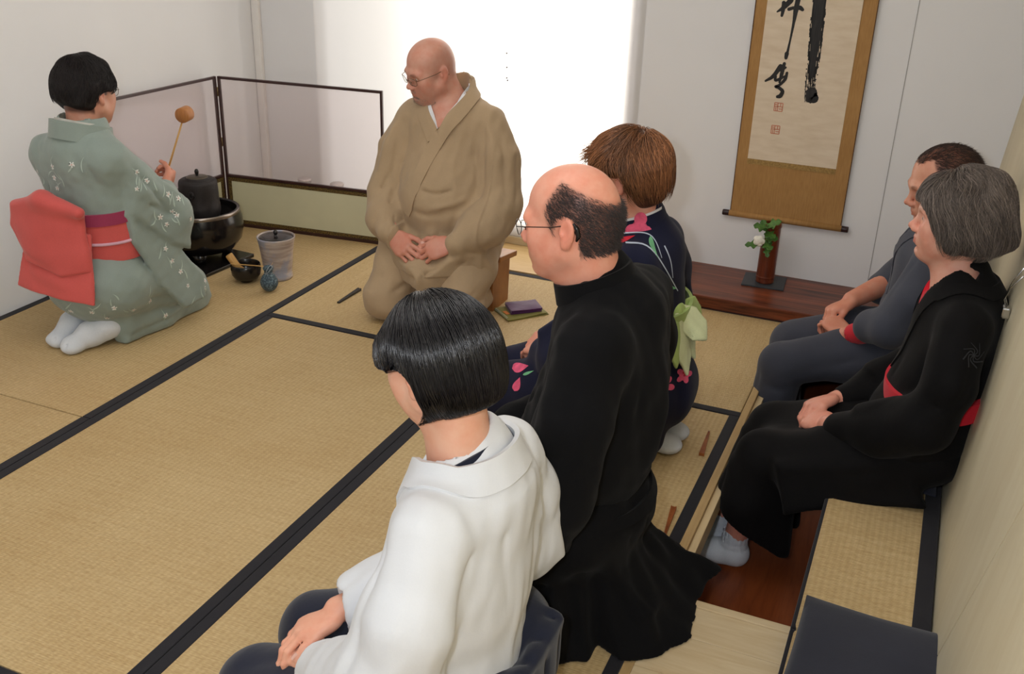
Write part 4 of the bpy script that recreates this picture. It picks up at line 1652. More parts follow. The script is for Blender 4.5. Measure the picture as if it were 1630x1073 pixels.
    for k_ in range(6):
        y0 = -0.17 + 0.065 * k_
        t.fold([(-0.14, y0, 0.29), (-0.16, y0 * 1.05, 0.14), (-0.16, y0 * 1.1, 0.02)], -0.012, 0.010, False)
    t.cut((0, 0, 0.003), (0, 0, -1), 0.003)
    t.ripple(lambda P: 0.003 * vnoise(P, 40, 25), (-0.4, -0.4, 0), (0.6, 0.4, 0.5))
    solid_mesh(t, 'hakama', navy, p, 0.008)
    # dark inner collar peeping out at the right of the neck
    dk = Solid()
    dk.cone((-0.008, 0.004, 0.61), (0.008, 0.008, 0.73), 0.082, 0.064, 0)
    band(dk, [(-0.005 - 0.07 * math.cos(a), 0.07 * math.sin(a), 0.696 - 0.040 * (1 - math.cos(a))) for a in np.linspace(-2.9, 2.9, 17)], [0.034] * 17, 0.003, navy, 'inner_collar', p, (0.15, 0, 1), 2)
    # body
    b = Solid()
    head_solid(b, HF, 'f', 0.8, 0.92, 0.97, True, 0.9)
    neck_solid(b, HF, (-0.010, 0.004, 0.62), 0.046, 0.054)
    b.cone((-0.02, -0.12, 0.575), (-0.02, 0.12, 0.575), 0.05, 0.05, 0.04)
    b.ell((0.0, 0, 0.40), (0.068, 0.11, 0.20), 0.04)
    tips = []
    b.chain([(-0.02, 0.14, 0.58), NE, (0.232, 0.132, 0.222)], [0.043, 0.037, 0.026], 0.02)
    b.chain([(-0.02, -0.14, 0.58), FE, (0.245, 0.030, 0.266)], [0.043, 0.037, 0.026], 0.02)
    tips += hand_solid(b, (0.228, 0.132, 0.222), (0.86, -0.46, -0.18), (-0.25, -0.10, -0.96), 1, 0.90, [(16, 22, 16), (18, 24, 18), (20, 26, 18), (22, 28, 20)], 3, (6, 10, 10), k=0.005, thumb_out=24)
    tips += hand_solid(b, (0.243, 0.034, 0.266), (0.66, 0.70, -0.30), (-0.28, 0.0, -0.96), -1, 0.90, [(22, 30, 20), (24, 32, 22), (26, 34, 22), (28, 36, 24)], 3, (6, 10, 10), k=0.005, thumb_out=22)
    bd = solid_mesh(b, 'body', skin, p, 0.011, [(HF.o - 0.14, HF.o + 0.13, 0.0042), ((0.21, 0.0, 0.13), (0.40, 0.19, 0.29), 0.0040)],
                    lambda V: np.where((V[:, 2] > 0.60)[:, None], head_colours(V, HF, (0.82, 0.5, 0.5), 0.12, (0.25, 0.2, 0.2), 0.8), A([1.0, 0.90, 0.88, 1])[None]))
    nails(tips, M_nail, bd)
    eyeballs(HF, p, (1, 0, -0.1), (40, 28, 22))
    # the bob
    h = Solid()
    M = HF.M

    def E(c, r, k=0.02, mode='u'):
        h.ell(HF(*c), A(r) * HF.k, k, mode, M)
    E((-0.010, 0, 0.042), (0.108, 0.085, 0.088), 0)
    E((-0.034, 0, 0.002), (0.090, 0.086, 0.086), 0.04)
    E((-0.046, 0, -0.045), (0.072, 0.068, 0.058), 0.04)
    for s in (1, -1):
        E((0.030, 0.072 * s, 0.020), (0.050, 0.022, 0.052), 0.03)
        E((-0.004, 0.074 * s, -0.050), (0.030, 0.020, 0.046), 0.03)
    h.field(lambda P: (HF.inv(P)[:, 2] + 0.094 + 0.22 * HF.inv(P)[:, 0]) * HF.k, HF.o - 0.2, HF.o + 0.2, 0.016, 's')
    # face opening, hair swept behind the ears
    E((0.118, 0, -0.030), (0.066, 0.072, 0.085), 0.012, 's')
    for s in (1, -1):
        E((0.046, 0.100 * s, -0.046), (0.086, 0.072, 0.062), 0.010, 's')
    for s in (1, -1):
        E((0.000, 0.100 * s, -0.012), (0.036, 0.036, 0.038), 0.008, 's')
    E((0.08, 0, -0.10), (0.08, 0.06, 0.06), 0.012, 's')
    under = hair_under_material('black_hair_under', rgb(14, 12, 15))
    solid_mesh(h, 'hair', under, p, 0.005)
    hm = hair_material('black_hair', rgb(15, 13, 17), 0.27, 0.5, 0.2)
    rs = np.random.RandomState(7)
    N = 6500
    # roots spread over the crown, flowing down from a parting whorl
    cr = unit((-0.25, 0.10, 1.0))
    th = np.arccos(1 - rs.uniform(0, 1, N) * 1.05)
    ph = rs.uniform(0, 2 * np.pi, N)
    d = np.stack([np.sin(th) * np.cos(ph), np.sin(th) * np.sin(ph), np.cos(th)], 1)
    q = d * A([0.10, 0.082, 0.086]) + A([-0.015, 0, 0.038])
    keep = ~((q[:, 0] > 0.078) & (q[:, 2] < 0.055))
    q = q[keep]
    roots = A([HF(*c) for c in q])
    roots = on_surface(h, roots, 0.0)
    crown = HF(0.050, -0.030, 0.135)
    down = HF.M @ A([-0.10, 0, -1.0])
    offs0 = rs.uniform(-0.004, 0.0025, len(roots))
    wave = rs.normal(0, 0.045, (len(roots), 3))
    back = HF.M @ A([-1, 0, 0])

    def flow(P, s):
        r = P - crown
        r /= np.maximum(np.linalg.norm(r, axis=1), 1e-6)[:, None]
        l = HF.inv(P)
        w = np.clip((0.10 - l[:, 2]) / 0.06, 0.0, 1)[:, None]
        fw = np.clip((l[:, 0] - 0.02) / 0.05, 0, 1)[:, None]
        inward = np.clip((-0.05 - l[:, 2]) / 0.04, 0, 1)[:, None]
        return r * (1 - w) + down * w * 1.2 + back * fw * 0.35 + wave - inward * h.grad(P) * 0.5
    tone = rs.uniform(0.5, 1.7, (len(roots), 1))
    cols = np.concatenate([tone, tone * 0.98, tone * 1.0, np.ones_like(tone)], 1)
    n_seg = 12
    L = rs.uniform(0.0112, 0.0165, len(roots)) * np.clip(0.50 + (HF.inv(roots)[:, 2] + 0.07) / 0.22, 0.3, 1.1)
    strands(h, roots, flow, n_seg, L, lambda s: offs0 + 0.0015, rs.uniform(0.0004, 0.0009, len(roots)), hm, 'hair_strands', p, cols)


woman_in_white()
# ---------------------------------------------------------------- balding man in black, kneeling next to her
def man_in_black():
    p = person((-0.62, 1.86, 0), 180, 'balding man with dark fringe and wire glasses kneeling in black robes')
    skin = skin_material('skin_black_robe', rgb(224, 160, 136), (1.0, 0.84, 0.80), 0.42)
    HF = Frame((0.018, 0.02, 0.931), rotm(1, 9, 2), 0.94)
    black = cloth('black_cotton', rgb(15, 15, 17), 0.92, 600, 0.0006, 0.35, 13, 0.12, 0.03, spec=0.12)
    j = Solid()
    j.ell((-0.075, 0, 0.60), (0.125, 0.185, 0.19), 0.05)
    j.ell((-0.040, 0, 0.44), (0.150, 0.185, 0.17), 0.07)
    j.cone((-0.085, -0.145, 0.735), (-0.085, 0.145, 0.735), 0.066, 0.066, 0.07)
    j.cone((-0.065, 0, 0.745), (-0.035, 0, 0.815), 0.098, 0.066, 0.07)
    trunk = list(j.ops)
    # sleeves
    for s in (1, -1):
        j.chain([(-0.085, 0.165 * s, 0.722), (-0.078, 0.220 * s, 0.60), (-0.040, 0.232 * s, 0.43)], [0.072, 0.078, 0.088], 0.02)
        j.chain([(-0.040, 0.232 * s, 0.43), (0.09, 0.19 * s, 0.37), (0.185, 0.11 * s, 0.345)], [0.082, 0.076, 0.058], 0.03)
        j.slab([(-0.05, 0.02), (0.20, 0.02), (0.19, -0.12), (0.08, -0.14), (-0.03, -0.10)], (-0.04, 0.232 * s, 0.40), (0.88, -0.42 * s, -0.2), (0, 0, 1), 0.032, 0.02, 0.05)
        for a in (
            ([(-0.10, 0.20 * s, 0.74), (-0.09, 0.27 * s, 0.62), (-0.06, 0.32 * s, 0.48)], -0.010, 0.013),
            ([(-0.14, 0.17 * s, 0.70), (-0.13, 0.23 * s, 0.58), (-0.10, 0.28 * s, 0.45)], 0.008, 0.016),
            ([(-0.02, 0.18 * s, 0.72), (0.0, 0.26 * s, 0.60), (0.03, 0.33 * s, 0.46)], -0.010, 0.013),
            ([(-0.10, 0.25 * s, 0.52), (-0.02, 0.345 * s, 0.46), (0.05, 0.33 * s, 0.42)], -0.012, 0.012),
            ([(-0.11, 0.24 * s, 0.46), (-0.03, 0.345 * s, 0.40), (0.06, 0.32 * s, 0.36)], -0.012, 0.012),
            ([(-0.16, 0.10 * s, 0.66), (-0.19, 0.12 * s, 0.54), (-0.19, 0.13 * s, 0.42)], -0.010, 0.014),
        ):
            j.fold(*a)
    for a in (
        ([(-0.19, 0.03, 0.70), (-0.205, 0.02, 0.58), (-0.20, 0.03, 0.45)], 0.006, 0.02),
        ([(-0.18, 0.12, 0.42), (-0.19, 0.02, 0.40), (-0.18, -0.10, 0.43)], -0.010, 0.012),
        ([(-0.14, 0.17, 0.40), (-0.19, 0.06, 0.365), (-0.18, -0.06, 0.36)], -0.010, 0.011),
        ([(0.03, 0.13, 0.70), (0.06, 0.08, 0.58), (0.09, 0.04, 0.46)], -0.008, 0.012),
    ):
        j.fold(*a)
    j.ripple(lambda P: 0.0045 * vnoise(P * A([1, 1, 0.4]), 52, 33) + 0.002 * vnoise(P * A([1, 1, 0.6]), 110, 34), (-0.4, -0.5, 0.2), (0.5, 0.5, 0.9))
    j.cut((0, 0, 0.30), (0, 0, -1), 0.01)
    j.cone((-0.02, 0.005, 0.78), (0.03, 0.015, 0.90), 0.058, 0.066, 0.006, 's')
    j.slab([(-0.05, 0.16), (0.05, 0.16), (0.0, -0.03)], (0.07, 0, 0.745), (0, 1, 0), (-0.4, 0, 1), 0.07, 0.004, 0.008, 's')
    jk = solid_mesh(j, 'black_jacket', black, p, 0.006)
    c = Solid()
    c.cone((-0.055, 0.006, 0.745), (-0.015, 0.012, 0.86), 0.090, 0.072, 0)
    nk = [(-0.03 - 0.078 * math.cos(a), 0.008 + 0.078 * math.sin(a), 0.835 - 0.050 * (1 - math.cos(a)) * 0.62) for a in np.linspace(-2.9, 2.9, 19)]
    band(c, nk, [0.044] * 19, 0.005, black, 'collar', jk, (0.25, 0, 1), 4)
    # hakama spreading over the floor behind him
    t = Solid()
    t.ell((-0.03, 0, 0.27), (0.165, 0.205, 0.12), 0.0)
    for s, ky in ((1, 0.15), (-1, -0.14)):
        t.chain([(-0.02, 0.10 * s, 0.28), (0.12, 0.13 * s, 0.21), (0.225, ky, 0.105)], [0.125, 0.110, 0.095], 0.04)
        t.cone((0.225, ky, 0.075), (0.0, 0.16 * s, 0.07), 0.078, 0.075, 0.03)

    hem = A([(0.05, 0.33), (-0.033, 0.235), (-0.106, 0.225), (-0.15, 0.15), (-0.208, 0.175), (-0.308, 0.075), (-0.325, -0.02), (-0.318, -0.109), (-0.320, -0.255), (-0.22, -0.30), (-0.139, -0.34), (0.02, -0.33)])
    ha = np.arctan2(hem[:, 1], hem[:, 0] - 0.06)
    hr = np.hypot(hem[:, 0] - 0.06, hem[:, 1])
    o_ = np.argsort(np.mod(ha, 2 * np.pi))
    ha, hr = np.mod(ha, 2 * np.pi)[o_], hr[o_]
    ha, hr = np.r_[ha[-1] - 2 * np.pi, ha, ha[0] + 2 * np.pi], np.r_[hr[-1], hr, hr[0]]

    def skirt(P):
        x, y, z = P[:, 0] - 0.06, P[:, 1], P[:, 2]
        r = np.hypot(x, y)
        a = np.mod(np.arctan2(y, x), 2 * np.pi)
        rim = np.interp(a, ha, hr)
        u = np.clip(z / 0.34, 0, 1)
        prof = 0.20 + (rim - 0.20) * (1 - u) ** 2.1
        prof = prof + 0.007 * np.sin(a * 13 + 3 * np.sin(a * 3)) * (1 - u) + 0.003 * np.sin(a * 27 + 1)
        d = (r - prof) * 0.6
        return np.maximum(np.maximum(d, z - 0.34), np.where((a < 1.2) | (a > 5.0), 0.2, -1))
    t.field(skirt, (-0.45, -0.48, 0.0), (0.25, 0.48, 0.36), 0.03)
    for a in (
        ([(-0.17, 0.02, 0.30), (-0.23, -0.06, 0.16), (-0.32, -0.16, 0.03)], -0.020, 0.018),
        ([(-0.16, 0.08, 0.28), (-0.23, 0.04, 0.14), (-0.31, 0.0, 0.03)], -0.020, 0.018),
        ([(-0.14, -0.08, 0.30), (-0.22, -0.17, 0.16), (-0.30, -0.25, 0.05)], 0.016, 0.022),
        ([(-0.12, 0.14, 0.26), (-0.20, 0.10, 0.12), (-0.27, 0.10, 0.03)], 0.014, 0.02),
        ([(-0.08, 0.18, 0.24), (-0.14, 0.17, 0.12), (-0.17, 0.16, 0.02)], -0.018, 0.016),
        ([(-0.02, 0.20, 0.22), (-0.06, 0.22, 0.10), (-0.08, 0.23, 0.02)], 0.012, 0.018),
        ([(-0.25, -0.20, 0.10), (-0.27, -0.08, 0.10), (-0.24, 0.04, 0.12)], -0.010, 0.012),
        ([(-0.20, 0.16, 0.08), (-0.25, 0.06, 0.09), (-0.29, -0.05, 0.08)], 0.008, 0.012),
    ):
        t.fold(*a)
    t.ripple(lambda P: 0.005 * vnoise(P, 45, 35), (-0.5, -0.5, 0), (0.6, 0.5, 0.4))
    t.cut((0, 0, 0.002), (0, 0, -1), 0.002)
    solid_mesh(t, 'hakama', black, p, 0.0075)
    # belt
    bw = Solid()
    bw.ops = trunk + [t.ops[0]]
    band(bw, [(-0.035 + 0.185 * math.cos(a), 0.20 * math.sin(a), 0.333) for a in np.linspace(0, 2 * np.pi, 41)], [0.030] * 41, 0.006, black, 'belt', p, (0, 0, 1), 2, lift=0.003)
    # body
    b = Solid()
    head_solid(b, HF, 'm', 1.0, 0.88, 0.92, True, 0.7)
    neck_solid(b, HF, (-0.045, 0.004, 0.765), 0.056, 0.064)
    b.cone((-0.08, -0.14, 0.71), (-0.08, 0.14, 0.71), 0.055, 0.055, 0.05)
    b.ell((-0.06, 0, 0.50), (0.10, 0.15, 0.24), 0.05)
    tips = []
    for s in (1, -1):
        b.chain([(-0.08, 0.16 * s, 0.71), (-0.04, 0.230 * s, 0.43), (0.185, 0.085 * s, 0.345)], [0.048, 0.042, 0.030], 0.02)
    tips += hand_solid(b, (0.19, 0.08, 0.345), (0.70, -0.66, -0.28), (-0.3, -0.1, -0.95), 1, 0.98, (24, 30, 20), 4, (8, 14, 14), k=0.005, thumb_out=28)
    tips += hand_solid(b, (0.195, -0.075, 0.362), (0.62, 0.74, -0.22), (-0.25, 0.0, -0.97), -1, 0.98, (28, 34, 22), 4, (8, 14, 14), k=0.005, thumb_out=28)

    def hairmask(x, y, z):
        ay = np.abs(y)
        # horseshoe: sides and back up to a line that climbs towards the back; open crown
        top = 0.100 - 0.55 * np.clip(-0.004 - x, 0, 0.1) - 1.15 * np.clip(x + 0.002, 0, 1)
        m = np.clip((top - z) / 0.024, 0, 1) * np.clip((0.042 - x - 0.25 * np.clip(0.03 - z, 0, 1)) / 0.020, 0, 1)
        m = m * np.clip((z + 0.070 + 0.35 * np.clip(x + 0.045, 0, 1)) / 0.015, 0, 1)
        # clear of the ear and in front of it below the sideburn
        ear = (((x + 0.008) / 0.030) ** 2 + ((z + 0.010) / 0.037) ** 2 < 1) & (ay > 0.055)
        low = ((x > 0.006) & (z < -0.012)) | ((x > -0.032) & (z < -0.020))
        return m * (~ear) * (~low)

    def scalp(x, y, z, tint):
        tint(0.86 * hairmask(x, y, z), (0.20, 0.18, 0.18))
    bd = solid_mesh(b, 'body', skin, p, 0.011, [(HF.o - 0.155, HF.o + 0.14, 0.0037), ((0.17, -0.13, 0.27), (0.35, 0.13, 0.40), 0.0046)],
                    lambda V: np.where((V[:, 2] > 0.70)[:, None], head_colours(V, HF, (0.80, 0.55, 0.55), 0.13, (0.40, 0.32, 0.28), 0.9, (0.86, 0.84, 0.84, 0.35), 0.6, scalp), A([1.0, 0.88, 0.86, 1])[None]))
    nails(tips, M_nail, bd)
    eyeballs(HF, p, (1, -0.1, -0.1), (60, 74, 80))
    glasses(HF, M_wire_dark, M_lens, p, 0.022, 0.0155, dx=0.004)
    hm = hair_material('dark_brown_fringe', rgb(60, 52, 50), 0.45, 0.4)
    fringe_hair(b, HF, hm, p, hairmask, 24000, 0.012, 0.00038, 9, 0.20, (-0.75, 0, -0.55), 'hair', 0.30, 4, (0.6, 1.8))
    # hearing aid behind the left ear
    MB().tube([HF(-0.030, 0.080, 0.012), HF(-0.037, 0.079, 0.0), HF(-0.038, 0.078, -0.016), HF(-0.033, 0.079, -0.026)], [0.003, 0.005, 0.005, 0.002], 8).build('hearing_aid', plain('hearing_aid_black', rgb(22, 20, 20), 0.25), p, True)


man_in_black()
# ---------------------------------------------------------------- woman with auburn hair in a navy flowered kimono
def woman_in_navy():
    p = person((-0.72, 2.66, 0), 180, 'woman with short auburn hair in a navy flowered kimono, kneeling beyond the man in black')
    skin = skin_material('skin_navy_kimono', rgb(222, 166, 146), (1.0, 0.84, 0.80), 0.45)
    HF = Frame((0.036, 0.035, 0.822), rotm(-10, 9, -2), 0.96)
    navy = cloth('navy_yukata', rgb(24, 27, 52), 0.85, 800, 0.0005, 0.3, 13, 0.06, 0.08)
    pink = plain('print_pink', rgb(236, 96, 134), 0.85, var=0.22, vscale=40)
    red = plain('print_red', rgb(206, 40, 60), 0.85, var=0.15, vscale=40)
    green = plain('print_green', rgb(120, 190, 140), 0.85, var=0.2, vscale=40)
    pale = plain('print_white', rgb(196, 208, 226), 0.85, var=0.05)
    j = Solid()
    j.ell((-0.020, 0, 0.47), (0.120, 0.170, 0.18), 0.05)
    j.ell((-0.020, 0, 0.34), (0.130, 0.165, 0.14), 0.06)
    j.cone((-0.025, -0.125, 0.600), (-0.025, 0.125, 0.600), 0.064, 0.064, 0.07)
    j.cone((-0.02, 0, 0.62), (0.0, 0, 0.70), 0.095, 0.068, 0.07)
    # hips and kneeling legs
    j.ell((-0.045, 0, 0.19), (0.165, 0.195, 0.155), 0.05)
    for s in (1, -1):
        j.chain([(-0.02, 0.09 * s, 0.20), (0.20, 0.10 * s, 0.155), (0.395, 0.085 * s, 0.095)], [0.12, 0.105, 0.085], 0.04)
        j.chain([(0.40, 0.085 * s, 0.075), (0.15, 0.10 * s, 0.06), (-0.09, 0.09 * s, 0.06)], [0.075, 0.07, 0.06], 0.03)
        # sleeves: arm tube and hanging bag
        j.chain([(-0.025, 0.145 * s, 0.592), (-0.03, 0.205 * s, 0.49), (0.03, 0.225 * s, 0.36)], [0.066, 0.070, 0.072], 0.02)
        j.chain([(0.03, 0.225 * s, 0.36), (0.15, 0.16 * s, 0.29), (0.235, 0.09 * s, 0.265)], [0.072, 0.062, 0.048], 0.03)
        j.slab([(-0.10, 0.14), (0.10, 0.10), (0.24, 0.02), (0.24, -0.10), (0.12, -0.22), (-0.06, -0.20), (-0.115, -0.04)], (0.0, 0.222 * s, 0.40), (0.90, -0.25 * s, -0.2), (0, 0, 1), 0.022, 0.016, 0.04)
        for a in (
            ([(-0.05, 0.18 * s, 0.62), (-0.08, 0.24 * s, 0.52), (-0.07, 0.26 * s, 0.40)], -0.009, 0.011),
            ([(0.0, 0.20 * s, 0.58), (0.02, 0.27 * s, 0.46), (0.05, 0.27 * s, 0.34)], -0.009, 0.011),
            ([(0.10, 0.12 * s, 0.25), (0.25, 0.16 * s, 0.18), (0.36, 0.15 * s, 0.12)], -0.009, 0.011),
            ([(-0.16, 0.09 * s, 0.28), (-0.20, 0.11 * s, 0.18), (-0.17, 0.12 * s, 0.06)], -0.010, 0.012),
        ):
            j.fold(*a)
    j.ripple(lambda P: 0.004 * vnoise(P * A([1, 1, 0.45]), 50, 43), (-0.4, -0.5, 0.0), (0.6, 0.5, 0.8))
    j.cut((0, 0, 0.003), (0, 0, -1), 0.003)
    j.cone((0.02, 0.012, 0.655), (0.045, 0.02, 0.78), 0.052, 0.058, 0.006, 's')
    j.slab([(-0.05, 0.15), (0.05, 0.15), (0.0, -0.06)], (0.10, 0, 0.62), (0, 1, 0), (-0.35, 0, 1), 0.07, 0.004, 0.008, 's')
    ki = solid_mesh(j, 'kimono', navy, p, 0.006)
    c = Solid()
    c.cone((-0.012, 0.004, 0.615), (0.020, 0.012, 0.735), 0.088, 0.070, 0)
    nk = [(0.004 - 0.076 * math.cos(a), 0.012 + 0.076 * math.sin(a), 0.712 - 0.045 * (1 - math.cos(a)) * 0.6) for a in np.linspace(-2.8, 2.8, 19)]
    band(c, nk, [0.046] * 19, 0.005, navy, 'collar', ki, (0.25, 0, 1), 4)
    band(c, [(q[0] * 1.0, q[1], q[2] + 0.012) for q in nk], [0.036] * 19, 0.002, cloth('juban_white', rgb(226, 226, 230), 0.8), 'inner_collar', ki, (0.25, 0, 1), 3)
    # prints, laid on the cloth facing the near side and the back
    u, v = (-0.92, -0.38, 0), (0.15, -0.37, 0.91)

    def pr(shape, cpt, ang, mat, name):
        decal(j, rot2(shape, R(ang)), cpt, u, v, mat, name, ki, 0.0013, 0.012)
    pr(stroke_shape([(-0.055, 0.008), (0.0, 0.0), (0.05, -0.05), (0.105, -0.115)], 0.0055), (-0.060, 0.14, 0.665), 0, pale, 'printed_stem')
    pr(stroke_shape([(-0.055, 0.0), (0.0, 0.012), (0.03, 0.0), (0.06, -0.045)], 0.004), (-0.055, 0.14, 0.692), -12, pale, 'printed_stem')
    pr(stroke_shape([(-0.02, 0.04), (0.0, 0.0), (0.012, -0.045)], 0.004), (-0.118, 0.09, 0.615), 0, pale, 'printed_stem')
    pr(leaf_shape(0.065, 0.014, 0.3), (-0.080, 0.14, 0.665), -72, green, 'printed_leaf')
    pr(leaf_shape(0.068, 0.024), (-0.128, 0.13, 0.556), -4, green, 'printed_leaf')
    pr(leaf_shape(0.075, 0.020, 0.2), (-0.150, 0.16, 0.160), 62, green, 'printed_leaf')
    for (x, y, z, r, a) in ((-0.145, 0.14, 0.262, 0.036, 20), (-0.122, 0.14, 0.222, 0.022, 60), (-0.178, 0.05, 0.265, 0.030, 40), (0.05, 0.24, 0.42, 0.034, 0), (0.12, 0.22, 0.30, 0.030, 30), (-0.03, 0.25, 0.36, 0.03, 70), (0.10, 0.18, 0.10, 0.034, 0), (0.0, 0.20, 0.16, 0.032, 10), (0.22, 0.16, 0.11, 0.03, 50)):
        pr([(q[0], q[1] * 0.82) for q in petal_flower(r, 5, 0.30, 9)], (x, y, z), a, pink, 'printed_flower')
        pr([(q[0] + r * 0.2, q[1] * 0.7) for q in petal_flower(r * 0.40, 5, 0.35)], (x, y, z), a + 30, red, 'printed_flower_heart')
    pr(leaf_shape(0.05, 0.028), (0.318, 0.08, 0.196), 15, pink, 'printed_petal')
    pr(leaf_shape(0.045, 0.022), (0.318, 0.10, 0.150), 70, pink, 'printed_petal')
    pr(leaf_shape(0.035, 0.008), (0.292, 0.08, 0.185), 25, green, 'printed_leaf')
    pr(leaf_shape(0.04, 0.02), (-0.105, 0.13, 0.466), 60, red, 'printed_petal')
    cs = Solid()
    cs.ops = [o for o in c.ops]
    decal(c, rot2(petal_flower(0.040, 3, 0.2, 12), R(25)), (-0.026, 0.1, 0.700), u, v, pink, 'printed_flower', ki, 0.0068, 0.012)
    pr(leaf_shape(0.06, 0.016), (0.0, 0.14, 0.676), 20, red, 'printed_petal')
    # obi and its leaf-like bow
    ob = Solid()
    ob.ell((-0.020, 0, 0.40), (0.140, 0.185, 0.5), 0)
    grn = cloth('obi_green', rgb(172, 196, 118), 0.7, 700, 0.0005, 0.2, 20, 0.16, 0.15)
    gcr = cloth('obi_cream', rgb(214, 222, 178), 0.7, 700, 0.0005, 0.2, 20, 0.10, 0.15)
    band(ob, [(-0.02 + 0.14 * math.cos(a), 0.185 * math.sin(a), 0.405) for a in np.linspace(0.2, 6.1, 27)], [0.10] * 27, 0.006, grn, 'obi', p, (0, 0, 1), 3)
    bow = bpy.data.objects.new('obi_bow', None)
    link(bow, p)
    for i, (base, tip, w, mt, bend) in enumerate((
        ((-0.140, 0.030, 0.455), (-0.215, 0.012, 0.375), 0.105, gcr, 0.02), ((-0.145, 0.085, 0.440), (-0.168, 0.125, 0.330), 0.085, grn, 0.02),
        ((-0.140, 0.030, 0.450), (-0.185, -0.005, 0.310), 0.090, gcr, 0.03), ((-0.135, 0.090, 0.445), (-0.150, 0.165, 0.400), 0.080, grn, 0.02),
        ((-0.145, 0.06, 0.455), (-0.190, 0.085, 0.300), 0.080, gcr, 0.03), ((-0.140, -0.03, 0.450), (-0.175, -0.11, 0.370), 0.09, grn, 0.02))):
        s_ = Solid()
        base, tip = A(base), A(tip)
        d = unit(tip - base)
        L_ = np.linalg.norm(tip - base)
        out = unit(A([-1.0, 0.25, 0.2]) - d * (A([-1.0, 0.25, 0.2]) @ d))
        s_.slab([(0, -w * 0.18), (L_ * 0.35, -w * 0.48), (L_ * 0.8, -w * 0.42), (L_ * 1.12, 0.0), (L_ * 0.8, w * 0.45), (L_ * 0.35, w * 0.5), (0, w * 0.18)], base, d, np.cross(out, d), 0.0045, 0.003, 0, 'u')
        s_.fold([base, base + d * L_ * 1.1], 0.006, 0.010)
        s_.ripple(lambda P, i=i: 0.003 * vnoise(P, 70, 60 + i), base - 0.3, base + 0.3)
        solid_mesh(s_, 'bow_loop', mt, bow, 0.0035)
    kn = Solid()
    kn.ell((-0.140, 0.035, 0.450), (0.020, 0.034, 0.024), 0)
    kn.fold([(-0.155, 0.035, 0.475), (-0.162, 0.035, 0.43)], -0.008, 0.008)
    solid_mesh(kn, 'bow_knot', grn, bow, 0.004)
    # white tabi, wrinkled, soles up
    tb = cloth('tabi_white', rgb(212, 217, 224), 0.85, 700, 0.0005, 0.3, 40, 0.03)
    for s in (1, -1):
        f = Solid()
        f.chain([(-0.02, 0.075 * s, 0.050), (-0.09, 0.060 * s, 0.042), (-0.155, 0.040 * s, 0.028)], [0.040, 0.034, 0.026], 0.02)
        f.ell((-0.150, 0.045 * s, 0.024), (0.045, 0.042, 0.024), 0.02)
        for k_ in range(6):
            a = -1.1 + 0.44 * k_
            f.fold([(-0.135, 0.045 * s + 0.012 * a, 0.052), (-0.150 - 0.040 * math.cos(a), 0.045 * s + 0.042 * math.sin(a), 0.020)], -0.008, 0.0055)
        f.cut((0, 0, 0.001), (0, 0, -1), 0.002)
        solid_mesh(f, 'tabi', tb, p, 0.0035)
    # body
    b = Solid()
    head_solid(b, HF, 'f', 0.85, 0.93, 0.97, True, 0.9)
    neck_solid(b, HF, (-0.005, 0.008, 0.62), 0.046, 0.054)
    b.cone((-0.02, -0.12, 0.585), (-0.02, 0.12, 0.585), 0.05, 0.05, 0.04)
    b.ell((-0.02, 0, 0.40), (0.10, 0.14, 0.24), 0.05)
    tips = []
    for s in (1, -1):
        b.chain([(-0.02, 0.14 * s, 0.585), (0.03, 0.222 * s, 0.36), (0.245, 0.075 * s, 0.262)], [0.043, 0.037, 0.026], 0.02)
    tips += hand_solid(b, (0.25, 0.07, 0.262), (0.72, -0.62, -0.28), (-0.3, -0.1, -0.95), 1, 0.9, (24, 30, 20), 4, (8, 14, 14), k=0.005, thumb_out=28)
    tips += hand_solid(b, (0.252, -0.068, 0.278), (0.62, 0.74, -0.22), (-0.25, 0.0, -0.97), -1, 0.9, (28, 34, 22), 4, (8, 14, 14), k=0.005, thumb_out=28)
    bd = solid_mesh(b, 'body', skin, p, 0.011, [(HF.o - 0.14, HF.o + 0.13, 0.0045), ((0.23, -0.12, 0.20), (0.39, 0.12, 0.31), 0.0048)],
                    lambda V: np.where((V[:, 2] > 0.60)[:, None], head_colours(V, HF, (0.85, 0.5, 0.5), 0.12, (0.5, 0.36, 0.3), 0.8), A([1.0, 0.90, 0.88, 1])[None]))
    nails(tips, M_nail, bd)
    eyeballs(HF, p, (1, 0, -0.1), (80, 90, 96))
    # short layered hair
    h = Solid()

    def E(cc, r, k=0.02, mode='u'):
        h.ell(HF(*cc), A(r) * HF.k, k, mode, HF.M)
    E((-0.004, 0, 0.042), (0.108, 0.085, 0.090), 0)
    E((-0.036, 0, 0.014), (0.088, 0.084, 0.082), 0.04)
    E((-0.054, 0, -0.045), (0.050, 0.056, 0.062), 0.04)
    for s in (1, -1):
        E((0.030, 0.074 * s, 0.015), (0.042, 0.020, 0.052), 0.03)
    h.field(lambda P: (HF.inv(P)[:, 2] + 0.112 + 0.30 * HF.inv(P)[:, 0]) * HF.k, HF.o - 0.2, HF.o + 0.2, 0.014, 's')
    E((0.118, 0, -0.020), (0.058, 0.072, 0.075), 0.012, 's')
    for s in (1, -1):
        E((0.040, 0.098 * s, -0.044), (0.084, 0.070, 0.066), 0.010, 's')
        E((-0.008, 0.100 * s, -0.014), (0.034, 0.034, 0.042), 0.008, 's')
    h.ripple(lambda P: 0.004 * vnoise(P, 55, 47), HF.o - 0.2, HF.o + 0.2)
    solid_mesh(h, 'hair', hair_under_material('auburn_under', rgb(84, 50, 32)), p, 0.005)
    hm = hair_material('auburn_hair', rgb(150, 100, 66), 0.38, 0.45)
    rs = np.random.RandomState(17)
    N = 4200
    th = np.arccos(1 - rs.uniform(0, 1, N) * 1.15)
